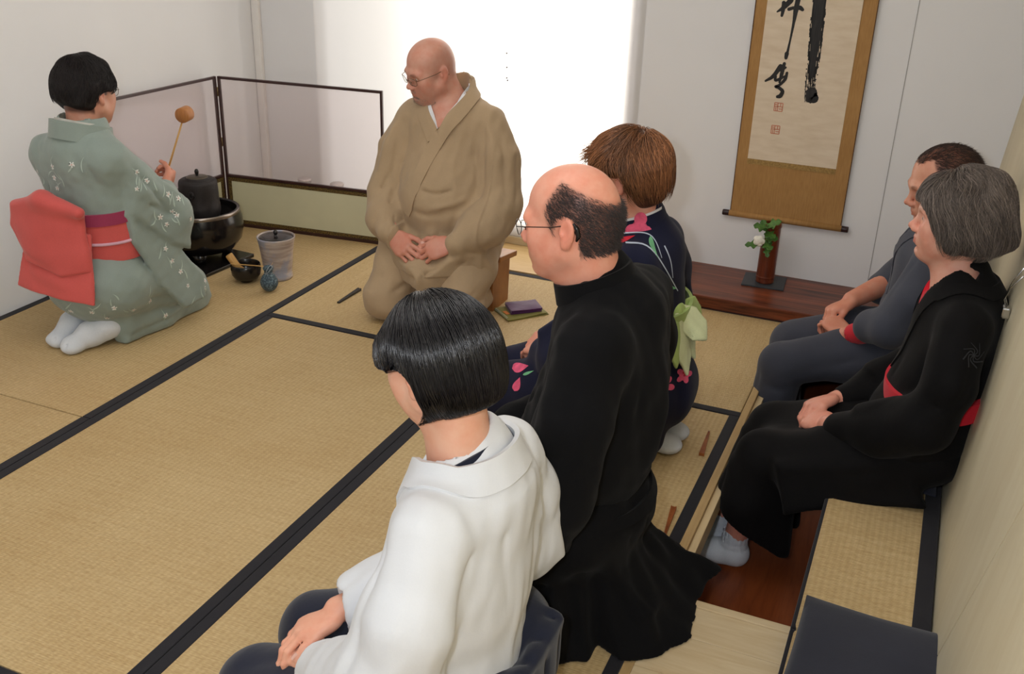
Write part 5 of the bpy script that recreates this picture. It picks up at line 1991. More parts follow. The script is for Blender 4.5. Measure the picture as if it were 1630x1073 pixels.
    ph = rs.uniform(0, 2 * np.pi, N)
    d = np.stack([np.sin(th) * np.cos(ph), np.sin(th) * np.sin(ph), np.cos(th)], 1)
    q = d * A([0.104, 0.084, 0.088]) + A([-0.012, 0, 0.038])
    q = q[~((q[:, 0] > 0.080) & (q[:, 2] < 0.050))]
    roots = on_surface(h, A([HF(*cc) for cc in q]), 0.0)
    crown = HF(-0.045, -0.02, 0.130)
    down = HF.M @ A([-0.18, 0, -1.0])
    fwd = HF.M @ A([1, 0, 0.05])
    off0 = rs.uniform(-0.003, 0.009, len(roots))
    wv = rs.normal(0, 0.16, (len(roots), 3))

    def flow(P, s):
        r = P - crown
        r /= np.maximum(np.linalg.norm(r, axis=1), 1e-6)[:, None]
        l = HF.inv(P)
        w = np.clip((0.095 - l[:, 2]) / 0.07, 0.0, 1)[:, None]
        top = np.clip((l[:, 0] - 0.0) / 0.06, 0, 1)[:, None] * np.clip((l[:, 2] - 0.03) / 0.04, 0, 1)[:, None]
        return r * (1 - w) + down * w * 1.1 * (1 - top) + fwd * top * 0.9 + wv
    tone = rs.choice([0.55, 0.75, 1.0, 1.25, 1.5], (len(roots), 1), p=[0.2, 0.25, 0.3, 0.15, 0.10]) * (1 + 0.45 * vnoise(roots, 70, 5))[:, None]
    L = rs.uniform(0.0055, 0.0120, len(roots))
    strands(h, roots, flow, 10, L, lambda s: off0 + 0.001 + 0.003 * s, rs.uniform(0.0005, 0.0012, len(roots)), hm, 'hair_strands', p, np.concatenate([tone, tone, tone, np.ones_like(tone)], 1))
    # loose fringe tips
    n = 260
    q = np.stack([rs.uniform(0.070, 0.100, n), rs.uniform(-0.05, 0.06, n), rs.uniform(0.055, 0.095, n)], 1)
    roots = on_surface(h, A([HF(*cc) for cc in q]), 0.0)
    jt = rs.normal(0, 0.22, roots.shape)
    tone = rs.uniform(0.5, 1.4, (len(roots), 1))
    strands(h, roots, lambda P, s: HF.M @ A([1.0, 0.1, -0.15 - 0.8 * s]) + jt, 7, rs.uniform(0.004, 0.008, n), 0.001, rs.uniform(0.0006, 0.0011, n), hm, 'fringe', p, np.concatenate([tone, tone, tone, np.ones_like(tone)], 1), follow=False)


woman_in_navy()
# ---------------------------------------------------------------- older woman in black with red trim, on the bench
def woman_in_black():
    p = person((0.09, 2.62, 0.12), 180, 'older woman with wavy grey hair in black robe with red trim, seated on the bench')
    Z = 0.12
    skin = skin_material('skin_older_woman', rgb(222, 168, 146), (1.0, 0.82, 0.78), 0.46)
    HF = Frame((0.000, -0.03, 0.820 - Z), rotm(0, 3, 0), 0.96)

    def z(v):
        return v - Z
    black = cloth('black_jacquard', rgb(15, 14, 15), 0.8, 420, 0.0009, 0.35, 13, 0.18, 0.03, spec=0.12)
    redc = cloth('red_cotton', rgb(206, 30, 48), 0.8, 800, 0.0005, 0.2, 20, 0.05, 0.1)
    j = Solid()
    j.ell((-0.045, 0, z(0.47)), (0.115, 0.165, 0.18), 0.05)
    j.ell((-0.030, 0, z(0.33)), (0.125, 0.175, 0.14), 0.06)
    j.cone((-0.050, -0.125, z(0.600)), (-0.050, 0.125, z(0.600)), 0.060, 0.060, 0.07)
    j.cone((-0.048, 0, z(0.61)), (-0.030, 0, z(0.685)), 0.092, 0.062, 0.06)
    j.ell((-0.01, 0, z(0.26)), (0.14, 0.19, 0.10), 0.05)
    for s in (1, -1):
        j.chain([(-0.050, 0.140 * s, z(0.592)), (-0.048, 0.200 * s, z(0.47)), (-0.010, 0.200 * s, z(0.355))], [0.062, 0.064, 0.064], 0.012)
        j.chain([(-0.010, 0.200 * s, z(0.355)), (0.095, 0.155 * s, z(0.288)), (0.185, 0.098 * s, z(0.245))], [0.070, 0.060, 0.042], 0.03)
        j.slab([(-0.06, 0.05), (0.06, 0.045), (0.155, 0.02), (0.150, -0.055), (0.05, -0.095), (-0.05, -0.07)], (0.01, 0.195 * s, z(0.375)), (0.80, -0.45 * s, -0.38), (0, 0, 1), 0.026, 0.02, 0.03)
        for a in (
            ([(-0.09, 0.16 * s, z(0.64)), (-0.09, 0.24 * s, z(0.52)), (-0.05, 0.28 * s, z(0.40))], -0.010, 0.012),
            ([(0.01, 0.15 * s, z(0.62)), (0.03, 0.23 * s, z(0.52)), (0.06, 0.27 * s, z(0.42))], -0.009, 0.012),
            ([(-0.06, 0.20 * s, z(0.46)), (0.0, 0.29 * s, z(0.42)), (0.07, 0.26 * s, z(0.40))], -0.010, 0.011),
            ([(0.06, 0.17 * s, z(0.42)), (0.13, 0.19 * s, z(0.36)), (0.19, 0.15 * s, z(0.31))], -0.009, 0.010),
        ):
            j.fold(*a)
    for a in (([(0.06, 0.10, z(0.57)), (0.075, 0.06, z(0.48)), (0.08, 0.05, z(0.40))], -0.008, 0.012), ([(-0.15, 0.03, z(0.58)), (-0.16, 0.02, z(0.45))], -0.006, 0.014)):
        j.fold(*a)
    j.ripple(lambda P: 0.004 * vnoise(P * A([1, 1, 0.5]), 52, 53), (-0.4, -0.5, -0.1), (0.5, 0.5, 0.8))
    j.cut((0, 0, z(0.190)), (-0.1, 0, -1), 0.008)
    pre = list(j.ops)
    j.cone((-0.012, 0.0, z(0.63)), (0.012, 0, z(0.76)), 0.050, 0.058, 0.006, 's')
    j.slab([(-0.052, 0.14), (0.052, 0.14), (0.006, -0.065)], (0.06, 0, z(0.61)), (0, 1, 0), (-0.45, 0, 1), 0.08, 0.004, 0.008, 's')
    jk = solid_mesh(j, 'black_jacket', black, p, 0.0055)
    c = Solid()
    c.ops = pre
    c.cone((-0.050, 0, z(0.585)), (-0.036, 0, z(0.70)), 0.084, 0.058, 0.02)
    nk = [(0.095, 0.0, z(0.42)), (0.085, 0.030, z(0.52))]
    for a in np.linspace(2.2, -2.2, 13):
        nk.append((-0.040 - 0.066 * math.cos(a), 0.062 * math.sin(a), z(0.655 - 0.034 * (1 - math.cos(a)) * 0.75)))
    nk += [(0.085, -0.030, z(0.52)), (0.095, 0.0, z(0.42))]
    band(c, nk, [0.034] * len(nk), 0.004, black, 'collar', jk, None, 4)
    # red collar in the neck opening, red waist band, red cuffs
    rc = Solid()
    rc.cone((-0.04, 0, z(0.58)), (-0.022, 0, z(0.70)), 0.088, 0.056, 0)
    band(rc, [(0.058, 0.004, z(0.585)), (0.040, 0.026, z(0.622)), (0.014, 0.044, z(0.650))], [0.030, 0.026, 0.012], 0.006, redc, 'red_collar', p, None, 3, lift=0.004)
    band(rc, [(0.058, -0.004, z(0.585)), (0.040, -0.026, z(0.622)), (0.014, -0.044, z(0.650))], [0.030, 0.026, 0.012], 0.006, redc, 'red_collar', p, None, 3, lift=0.004)
    bs = Solid()
    bs.ell((-0.038, 0, z(0.39)), (0.124, 0.172, 0.6), 0)
    band(bs, [(-0.038 + 0.124 * math.cos(a), 0.172 * math.sin(a), z(0.375 - 0.018 * math.cos(a))) for a in np.linspace(0, 2 * np.pi, 33)], [0.052] * 33, 0.010, redc, 'red_belt', p, (0, 0, 1), 3, lift=0.004)
    # embroidered knot on the upper back, slightly glossier than the cloth
    em = plain('embroidery_grey', rgb(40, 42, 48), 0.4)
    for a0, r_ in ((0, 0.030), (45, 0.030), (90, 0.030), (135, 0.030)):
        decal(j, rot2(stroke_shape([(-r_, -0.010), (-r_ * 0.3, 0.010), (r_ * 0.3, -0.010), (r_, 0.010)], 0.0035), R(a0)), (-0.066, 0.16, z(0.540)), (-0.92, -0.38, 0), (0.15, -0.37, 0.91), em, 'embroidery', jk, 0.0014, 0.02)
    # wide black trousers: thighs along the seat, then falling to the foot well
    t = Solid()
    for s in (1, -1):
        t.chain([(-0.03, 0.085 * s, z(0.225)), (0.18, 0.10 * s, z(0.165)), (0.365, 0.095 * s, z(0.105))], [0.092, 0.084, 0.074], 0.03)
        t.chain([(0.365, 0.095 * s, z(0.100)), (0.390, 0.085 * s + 0.01, z(-0.02)), (0.385, 0.055 * s + 0.02, z(-0.15))], [0.078, 0.082, 0.085], 0.03)
        t.slab([(-0.095, 0.0), (0.085, 0.0), (0.11, -0.26), (0.02, -0.31), (-0.11, -0.27)], (0.365, 0.105 * s, z(0.075)), (1, 0, 0), (-0.08, 0.10 * s, 1), 0.045, 0.03, 0.05)
        for a in (
            ([(0.44, 0.10 * s, z(0.09)), (0.47, 0.13 * s, z(0.0)), (0.46, 0.15 * s, z(-0.15))], -0.012, 0.013),
            ([(0.40, 0.18 * s, z(0.07)), (0.41, 0.20 * s, z(-0.03)), (0.39, 0.21 * s, z(-0.18))], -0.012, 0.013),
            ([(0.33, 0.17 * s, z(0.10)), (0.31, 0.20 * s, z(-0.05)), (0.28, 0.20 * s, z(-0.16))], -0.012, 0.013),
            ([(0.10, 0.18 * s, z(0.20)), (0.22, 0.19 * s, z(0.15)), (0.32, 0.18 * s, z(0.09))], -0.009, 0.012),
            ([(0.02, 0.18 * s, z(0.21)), (0.15, 0.20 * s, z(0.16)), (0.28, 0.18 * s, z(0.10))], -0.009, 0.012),
        ):
            t.fold(*a)
    t.ell((-0.03, 0, z(0.225)), (0.13, 0.18, 0.085), 0.04)
    t.cone((0.0, 0, z(0.215)), (0.34, 0, z(0.11)), 0.065, 0.055, 0.06)
    # side of the wide trousers draped over the edge of the bench
    t.slab([(0.02, 0.06), (0.32, 0.03), (0.30, -0.11), (0.19, -0.085), (0.10, -0.070), (-0.05, -0.06)], (0.0, 0.165, z(0.165)), (0.97, 0.10, -0.13), (0, -0.25, 1), 0.022, 0.014, 0.05)
    t.cut((0.464, 0, z(-0.088)), (0.56, 0.10, -0.82), 0.006)
    t.ripple(lambda P: 0.005 * vnoise(P * A([1, 1, 0.4]), 45, 57), (-0.3, -0.5, -0.6), (0.7, 0.5, 0.3))
    solid_mesh(t, 'wide_trousers', black, p, 0.007, lo=(-0.3, -0.5, z(-0.30)))
    # body
    b = Solid()
    head_solid(b, HF, 'f', 1.05, 0.98, 0.97, True, 0.8)
    neck_solid(b, HF, (-0.030, -0.005, z(0.625)), 0.045, 0.052)
    for s in (1, -1):
        b.cone(HF(0.045, 0.018 * s, -0.095), HF(0.012, 0.012 * s, -0.17), 0.012, 0.014, 0.02)
    b.cone((-0.05, -0.12, z(0.585)), (-0.05, 0.12, z(0.585)), 0.048, 0.048, 0.04)
    b.ell((-0.045, 0, z(0.42)), (0.09, 0.13, 0.20), 0.05)
    for s in (1, -1):
        b.chain([(-0.02, 0.085 * s, z(0.22)), (0.365, 0.095 * s, z(0.10))], [0.07, 0.052], 0.02)
        ax_, ay_ = (0.420, 0.050) if s > 0 else (0.470, -0.030)
        b.chain([(0.365, 0.095 * s, z(0.10)), (ax_, ay_, z(-0.215))], [0.050, 0.033], 0.02)
        b.chain([(ax_, ay_, z(-0.235)), (ax_ + 0.07, ay_, z(-0.268))], [0.028, 0.022], 0.02)
        b.chain([(-0.05, 0.14 * s, z(0.585)), (-0.010, 0.203 * s, z(0.345)), (0.215, 0.078 * s, z(0.238))], [0.042, 0.036, 0.026], 0.02)
    tips = hand_solid(b, (0.218, 0.074, z(0.240)), (0.70, -0.64, -0.30), (-0.45, -0.20, -0.87), 1, 0.93, [(34, 40, 24), (36, 42, 26), (38, 44, 28), (42, 46, 30)], 4, (10, 18, 16), k=0.005, thumb_out=26)
    tips += hand_solid(b, (0.222, -0.065, z(0.256)), (0.74, 0.62, -0.26), (-0.40, 0.25, -0.88), -1, 0.93, [(36, 40, 24), (38, 44, 26), (40, 46, 28), (42, 48, 30)], 4, (10, 18, 16), k=0.005, thumb_out=26)

    bd = solid_mesh(b, 'body', skin, p, 0.011, [(HF.o - 0.145, HF.o + 0.135, 0.0036), ((0.19, -0.12, z(0.14)), (0.37, 0.13, z(0.31)), 0.0040)],
                    lambda V: np.where((V[:, 2] > z(0.60))[:, None], head_colours(V, HF, (0.82, 0.50, 0.48), 0.12, (0.62, 0.50, 0.44), 0.8), A([1.0, 0.84, 0.82, 1])[None]))
    # wrinkles of age are skin relief
    nails(tips, M_nail, bd)
    eyeballs(HF, p, (1, -0.05, -0.12), (86, 100, 104))
    # ankle socks
    sk = cloth('white_sock', rgb(212, 217, 224), 0.9, 500, 0.001, 0.2, 50, 0.03)
    for s in (1, -1):
        f = Solid()
        ax_, ay_ = (0.420, 0.050) if s > 0 else (0.470, -0.030)
        f.cone((ax_ - 0.002, ay_, z(-0.185)), (ax_ + 0.002, ay_, z(-0.250)), 0.040, 0.041, 0.02)
        f.chain([(ax_ - 0.012, ay_, z(-0.264)), (ax_ + 0.05, ay_ + 0.002, z(-0.268)), (ax_ + 0.115, ay_ + 0.003, z(-0.275))], [0.037, 0.035, 0.024], 0.02)
        for k_ in range(16):
            a = 2 * math.pi * k_ / 16
            f.fold([(ax_ + 0.041 * math.cos(a), ay_ + 0.041 * math.sin(a), z(-0.150)), (ax_ + 0.041 * math.cos(a), ay_ + 0.041 * math.sin(a), z(-0.212))], -0.004, 0.004, False)
        for zz_ in (-0.216, -0.232):
            f.fold([(ax_ + 0.043 * math.cos(a), ay_ + 0.043 * math.sin(a), z(zz_)) for a in np.linspace(0, 2 * np.pi, 13)], -0.004, 0.0045, False)
        f.cut((0, 0, z(-0.298)), (0, 0, -1), 0.003)
        f.cut((0, 0, z(-0.175)), (0, 0, 1), 0.003)
        f.cone((ax_, ay_, z(-0.21)), (ax_, ay_, z(-0.12)), 0.034, 0.036, 0.003, 's')
        solid_mesh(f, 'sock', sk, p, 0.0035)
    # hair: grey, wavy, full
    h = Solid()

    def E(cc, r, k=0.02, mode='u'):
        h.ell(HF(*cc), A(r) * HF.k, k, mode, HF.M)
    E((-0.010, 0, 0.036), (0.108, 0.092, 0.086), 0)
    E((-0.036, 0, -0.008), (0.084, 0.096, 0.090), 0.04)
    E((-0.056, 0, -0.060), (0.070, 0.084, 0.056), 0.04)
    for s in (1, -1):
        E((0.026, 0.076 * s, 0.014), (0.044, 0.022, 0.055), 0.03)
        E((0.004, 0.080 * s, -0.036), (0.040, 0.020, 0.034), 0.02)
    h.field(lambda P: (HF.inv(P)[:, 2] + 0.098 + 0.30 * HF.inv(P)[:, 0]) * HF.k, HF.o - 0.25, HF.o + 0.25, 0.016, 's')
    E((0.128, 0, -0.022), (0.098, 0.100, 0.088), 0.010, 's')
    E((0.075, 0, -0.080), (0.070, 0.058, 0.060), 0.012, 's')
    for s in (1, -1):
        E((0.078, 0.085 * s, -0.072), (0.050, 0.050, 0.046), 0.010, 's')
    h.ripple(lambda P: 0.008 * vnoise(P * A([1, 1, 0.7]), 48, 63), HF.o - 0.25, HF.o + 0.25)
    solid_mesh(h, 'hair', hair_under_material('grey_under', rgb(82, 75, 71)), p, 0.005)
    hm = hair_material('grey_hair', rgb(118, 108, 101), 0.48, 0.35)
    rs = np.random.RandomState(27)
    N = 6500
    th = np.arccos(1 - rs.uniform(0, 1, N) * 1.12)
    ph = rs.uniform(0, 2 * np.pi, N)
    d = np.stack([np.sin(th) * np.cos(ph), np.sin(th) * np.sin(ph), np.cos(th)], 1)
    q = d * A([0.106, 0.088, 0.088]) + A([-0.018, 0, 0.036])
    q = q[~((q[:, 0] > 0.036) & (q[:, 2] < 0.058))]
    roots = on_surface(h, A([HF(*cc) for cc in q]), 0.0)
    crown = HF(0.03, -0.03, 0.125)
    down = HF.M @ A([-0.35, 0, -1.0])
    off0 = rs.uniform(-0.003, 0.010, len(roots))
    cl = vnoise(roots, 45, 71)
    wv = rs.normal(0, 0.13, (len(roots), 3))

    def flow(P, s):
        r = P - crown
        r /= np.maximum(np.linalg.norm(r, axis=1), 1e-6)[:, None]
        l = HF.inv(P)
        w = np.clip((0.10 - l[:, 2]) / 0.07, 0.0, 1)[:, None]
        sw = (np.sin(s * 9 + cl * 3) * 0.45)[:, None] * (HF.M @ A([1.0, 0.3, 0]))[None]
        inward = np.clip((-0.045 - l[:, 2]) / 0.03, 0, 1)[:, None]
        return r * (1 - w) + down * w * 1.1 + wv + sw - inward * h.grad(P) * 0.4 + inward * (HF.M @ A([0.4, 0, 0]))
    tone = rs.choice([0.6, 0.8, 1.0, 1.3, 1.7], (len(roots), 1), p=[0.28, 0.27, 0.22, 0.15, 0.08]) * rs.uniform(0.85, 1.15, (len(roots), 1))
    L = rs.uniform(0.0085, 0.0120, len(roots)) * np.clip(0.55 + (HF.inv(roots)[:, 2] + 0.09) / 0.22, 0.35, 1.15)
    strands(h, roots, flow, 12, L, lambda s: off0 + 0.001, rs.uniform(0.0004, 0.0008, len(roots)), hm, 'hair_strands', p, np.concatenate([tone, tone * 0.97, tone * 0.95, np.ones_like(tone)], 1))


woman_in_black()
# ---------------------------------------------------------------- man in grey, on the bench by the alcove
def man_in_grey():
    p = person((0.052, 3.31, 0.12), 180, 'short-haired man in slate grey shirt and trousers, seated on the bench by the alcove')
    Z = 0.12

    def z(v):
        return v - Z
    skin = skin_material('skin_grey_man', rgb(214, 156, 130), (1.0, 0.84, 0.80), 0.42)
    HF = Frame((0.005, 0.0, z(0.735)), rotm(20, 16, 0), 1.0)
    grey = cloth('slate_cotton', rgb(74, 76, 86), 0.9, 700, 0.0005, 0.3, 14, 0.07, 0.12)
    grey2 = cloth('slate_trousers', rgb(66, 68, 78), 0.9, 700, 0.0005, 0.3, 12, 0.07, 0.12)
    j = Solid()
    j.ell((-0.015, 0, z(0.42)), (0.125, 0.180, 0.17), 0.05)
    j.ell((0.0, 0, z(0.29)), (0.125, 0.170, 0.10), 0.06)
    j.cone((0.0, -0.145, z(0.525)), (0.0, 0.145, z(0.525)), 0.066, 0.066, 0.07)
    j.cone((-0.01, 0, z(0.54)), (-0.005, 0, z(0.600)), 0.10, 0.070, 0.06)
    for s in (1, -1):
        j.chain([(0.0, 0.160 * s, z(0.520)), (0.030, 0.220 * s, z(0.42)), (0.075, 0.232 * s, z(0.335))], [0.070, 0.068, 0.062], 0.010)
        j.chain([(0.075, 0.232 * s, z(0.335)), (0.130, 0.185 * s, z(0.305))], [0.062, 0.056], 0.02)
        for a in (
            ([(0.05, 0.15 * s, z(0.56)), (0.085, 0.17 * s, z(0.46)), (0.10, 0.19 * s, z(0.37))], -0.012, 0.012),
            ([(0.03, 0.20 * s, z(0.56)), (0.09, 0.24 * s, z(0.47)), (0.13, 0.27 * s, z(0.38))], -0.010, 0.012),
            ([(-0.04, 0.22 * s, z(0.50)), (0.0, 0.29 * s, z(0.42)), (0.06, 0.30 * s, z(0.33))], -0.010, 0.012),
            ([(0.10, 0.11 * s, z(0.46)), (0.115, 0.10 * s, z(0.36)), (0.12, 0.09 * s, z(0.28))], -0.010, 0.012),
        ):
            j.fold(*a)
    j.ripple(lambda P: 0.005 * vnoise(P * A([1, 1, 0.45]), 48, 73), (-0.4, -0.5, -0.1), (0.5, 0.5, 0.8))
    j.cut((0, 0, z(0.20)), (0, 0, -1), 0.008)
    pre = list(j.ops)
    j.cone((0.0, 0, z(0.565)), (0.03, 0, z(0.68)), 0.056, 0.062, 0.006, 's')
    j.slab([(-0.045, 0.12), (0.045, 0.12), (0.0, -0.05)], (0.10, 0, z(0.545)), (0, 1, 0), (-0.45, 0, 1), 0.07, 0.004, 0.008, 's')
    jk = solid_mesh(j, 'grey_shirt', grey, p, 0.0065)
    c = Solid()
    c.ops = pre
    c.cone((-0.012, 0, z(0.52)), (-0.008, 0, z(0.625)), 0.094, 0.074, 0.02)
    nk = [(0.125, -0.02, z(0.36)), (0.118, 0.02, z(0.46))]
    for a in np.linspace(2.2, -2.2, 13):
        nk.append((-0.010 - 0.078 * math.cos(a), 0.074 * math.sin(a), z(0.605 - 0.045 * (1 - math.cos(a)) * 0.75)))
    nk += [(0.118, -0.02, z(0.46)), (0.125, 0.01, z(0.36))]
    band(c, nk, [0.034] * len(nk), 0.004, grey, 'collar', jk, None, 3)
    t = Solid()
    for s in (1, -1):
        t.chain([(-0.02, 0.09 * s, z(0.215)), (0.20, 0.100 * s + 0.015, z(0.165)), (0.390, 0.098 * s + 0.028, z(0.095))], [0.090, 0.084, 0.072], 0.03)
        t.chain([(0.390, 0.098 * s + 0.028, z(0.090)), (0.405, 0.100 * s + 0.02, z(-0.10)), (0.375, 0.11 * s + 0.01, z(-0.235))], [0.074, 0.072, 0.070], 0.02)
        for a in (
            ([(0.45, 0.16 * s, z(0.08)), (0.47, 0.17 * s, z(-0.05)), (0.44, 0.17 * s, z(-0.2))], -0.010, 0.012),
            ([(0.10, 0.20 * s, z(0.22)), (0.24, 0.21 * s, z(0.15)), (0.36, 0.20 * s, z(0.08))], -0.010, 0.012),
            ([(0.12, 0.06 * s, z(0.27)), (0.26, 0.09 * s, z(0.22)), (0.40, 0.10 * s, z(0.15))], -0.010, 0.012),
            ([(0.30, 0.19 * s, z(0.05)), (0.37, 0.20 * s, z(0.03)), (0.44, 0.19 * s, z(0.04))], -0.010, 0.010),
        ):
            t.fold(*a)
    t.ell((-0.02, 0, z(0.215)), (0.14, 0.185, 0.080), 0.04)
    t.ripple(lambda P: 0.004 * vnoise(P * A([1, 1, 0.45]), 45, 77), (-0.3, -0.5, -0.6), (0.7, 0.5, 0.3))
    solid_mesh(t, 'trousers', grey2, p, 0.0075, lo=(-0.3, -0.5, z(-0.27)))
    b = Solid()
    head_solid(b, HF, 'm', 1.15, 1.0, 0.98, True, 0.7)
    neck_solid(b, HF, (-0.012, 0, z(0.55)), 0.055, 0.062)
    b.cone((0.0, -0.14, z(0.51)), (0.0, 0.14, z(0.51)), 0.05, 0.05, 0.04)
    b.ell((-0.01, 0, z(0.36)), (0.10, 0.14, 0.18), 0.05)
    for s in (1, -1):
        b.chain([(-0.02, 0.09 * s, z(0.215)), (0.390, 0.098 * s + 0.028, z(0.095)), (0.375, 0.12 * s, z(-0.25))], [0.07, 0.055, 0.038], 0.02)
    b.chain([(0.0, 0.16 * s, z(0.51)), (0.085, -0.232, z(0.335))], [0.048, 0.042], 0.02)
    b.chain([(0.0, 0.16, z(0.51)), (0.085, 0.232, z(0.335))], [0.048, 0.042], 0.02)
    b.chain([(0.085, 0.232, z(0.335)), (0.21, 0.115, z(0.225))], [0.042, 0.029], 0.02)
    b.chain([(0.085, -0.232, z(0.335)), (0.215, -0.06, z(0.290))], [0.042, 0.029], 0.02)
    tips = hand_solid(b, (0.210, 0.112, z(0.228)), (0.62, -0.72, 0.25), (0.10, -0.35, -0.90), 1, 0.98, [(42, 50, 34), (44, 52, 36), (46, 54, 36), (48, 56, 38)], 4, (12, 20, 18), k=0.005, thumb_out=26)
    tips += hand_solid(b, (0.218, -0.055, z(0.292)), (0.66, 0.66, -0.36), (-0.35, 0.10, -0.93), -1, 0.98, [(44, 50, 34), (46, 52, 36), (48, 54, 36), (50, 56, 38)], 4, (12, 20, 18), k=0.005, thumb_out=26)

    def hairmask(x, y, zz):
        ay = np.abs(y)
        front = 0.076 - 1.3 * np.clip(ay - 0.016, 0, 0.03) + 0.95 * np.clip(ay - 0.045, 0, 0.02)
        m = np.clip((front - x - 0.55 * np.clip(0.088 - zz, 0, 0.06)) / 0.008, 0, 1)
        side = np.clip((0.010 - x) / 0.010, 0, 1)
        m = np.where(zz < 0.060, m * side, m) * np.clip((zz + 0.070 + 0.3 * np.clip(x + 0.05, 0, 1)) / 0.015, 0, 1)
        ear = (((x + 0.008) / 0.028) ** 2 + ((zz + 0.010) / 0.036) ** 2 < 1) & (ay > 0.055)
        return m * (~ear) * (~((x > 0.004) & (zz < -0.010))) * (~((x > -0.032) & (zz < -0.020)))

    bd = solid_mesh(b, 'body', skin, p, 0.011, [(HF.o - 0.15, HF.o + 0.14, 0.0036), ((0.20, -0.11, z(0.16)), (0.36, 0.14, z(0.34)), 0.0042)],
                    lambda V: np.where((V[:, 2] > z(0.55))[:, None], head_colours(V, HF, (0.80, 0.52, 0.50), 0.11, (0.36, 0.27, 0.23), 1.0, (0.80, 0.78, 0.78, 0.35), 0.6, lambda x, y, zz, tint: tint(0.8 * hairmask(x, y, zz), (0.24, 0.18, 0.16))), A([1.0, 0.88, 0.86, 1])[None]))
    nails(tips, M_nail, bd)
    eyeballs(HF, p, (1, 0.0, -0.25), (70, 64, 56))
    hm = hair_material('short_dark_hair', rgb(58, 42, 36), 0.45, 0.4)
    fringe_hair(b, HF, hm, p, hairmask, 15000, 0.017, 0.00045, 19, 0.40, (-0.5, 0, -0.35), 'hair', 0.25, 4)
    # socks on the floor of the leg well
    sk = cloth('dark_sock', rgb(40, 40, 46), 0.9)
    for s in (1, -1):
        f = Solid()
        f.cone((0.375, 0.12 * s, z(-0.20)), (0.38, 0.12 * s, z(-0.26)), 0.042, 0.042, 0.02)
        f.chain([(0.375, 0.12 * s, z(-0.265)), (0.43, 0.12 * s, z(-0.268)), (0.445, 0.12 * s, z(-0.272))], [0.036, 0.034, 0.027], 0.02)
        f.cut((0, 0, z(-0.298)), (0, 0, -1), 0.003)
        solid_mesh(f, 'sock', sk, p, 0.006)
    # red lining showing at the near cuff
    rl = Solid()
    rl.cone((0.150, 0.170, z(0.277)), (0.178, 0.144, z(0.253)), 0.037, 0.035, 0)
    rl.cone((0.150, 0.17, z(0.276)), (0.20, 0.123, z(0.232)), 0.030, 0.030, 0.002, 's')
    solid_mesh(rl, 'red_cuff', cloth('red_cuff_cloth', rgb(206, 30, 48), 0.8), p, 0.004)


man_in_grey()
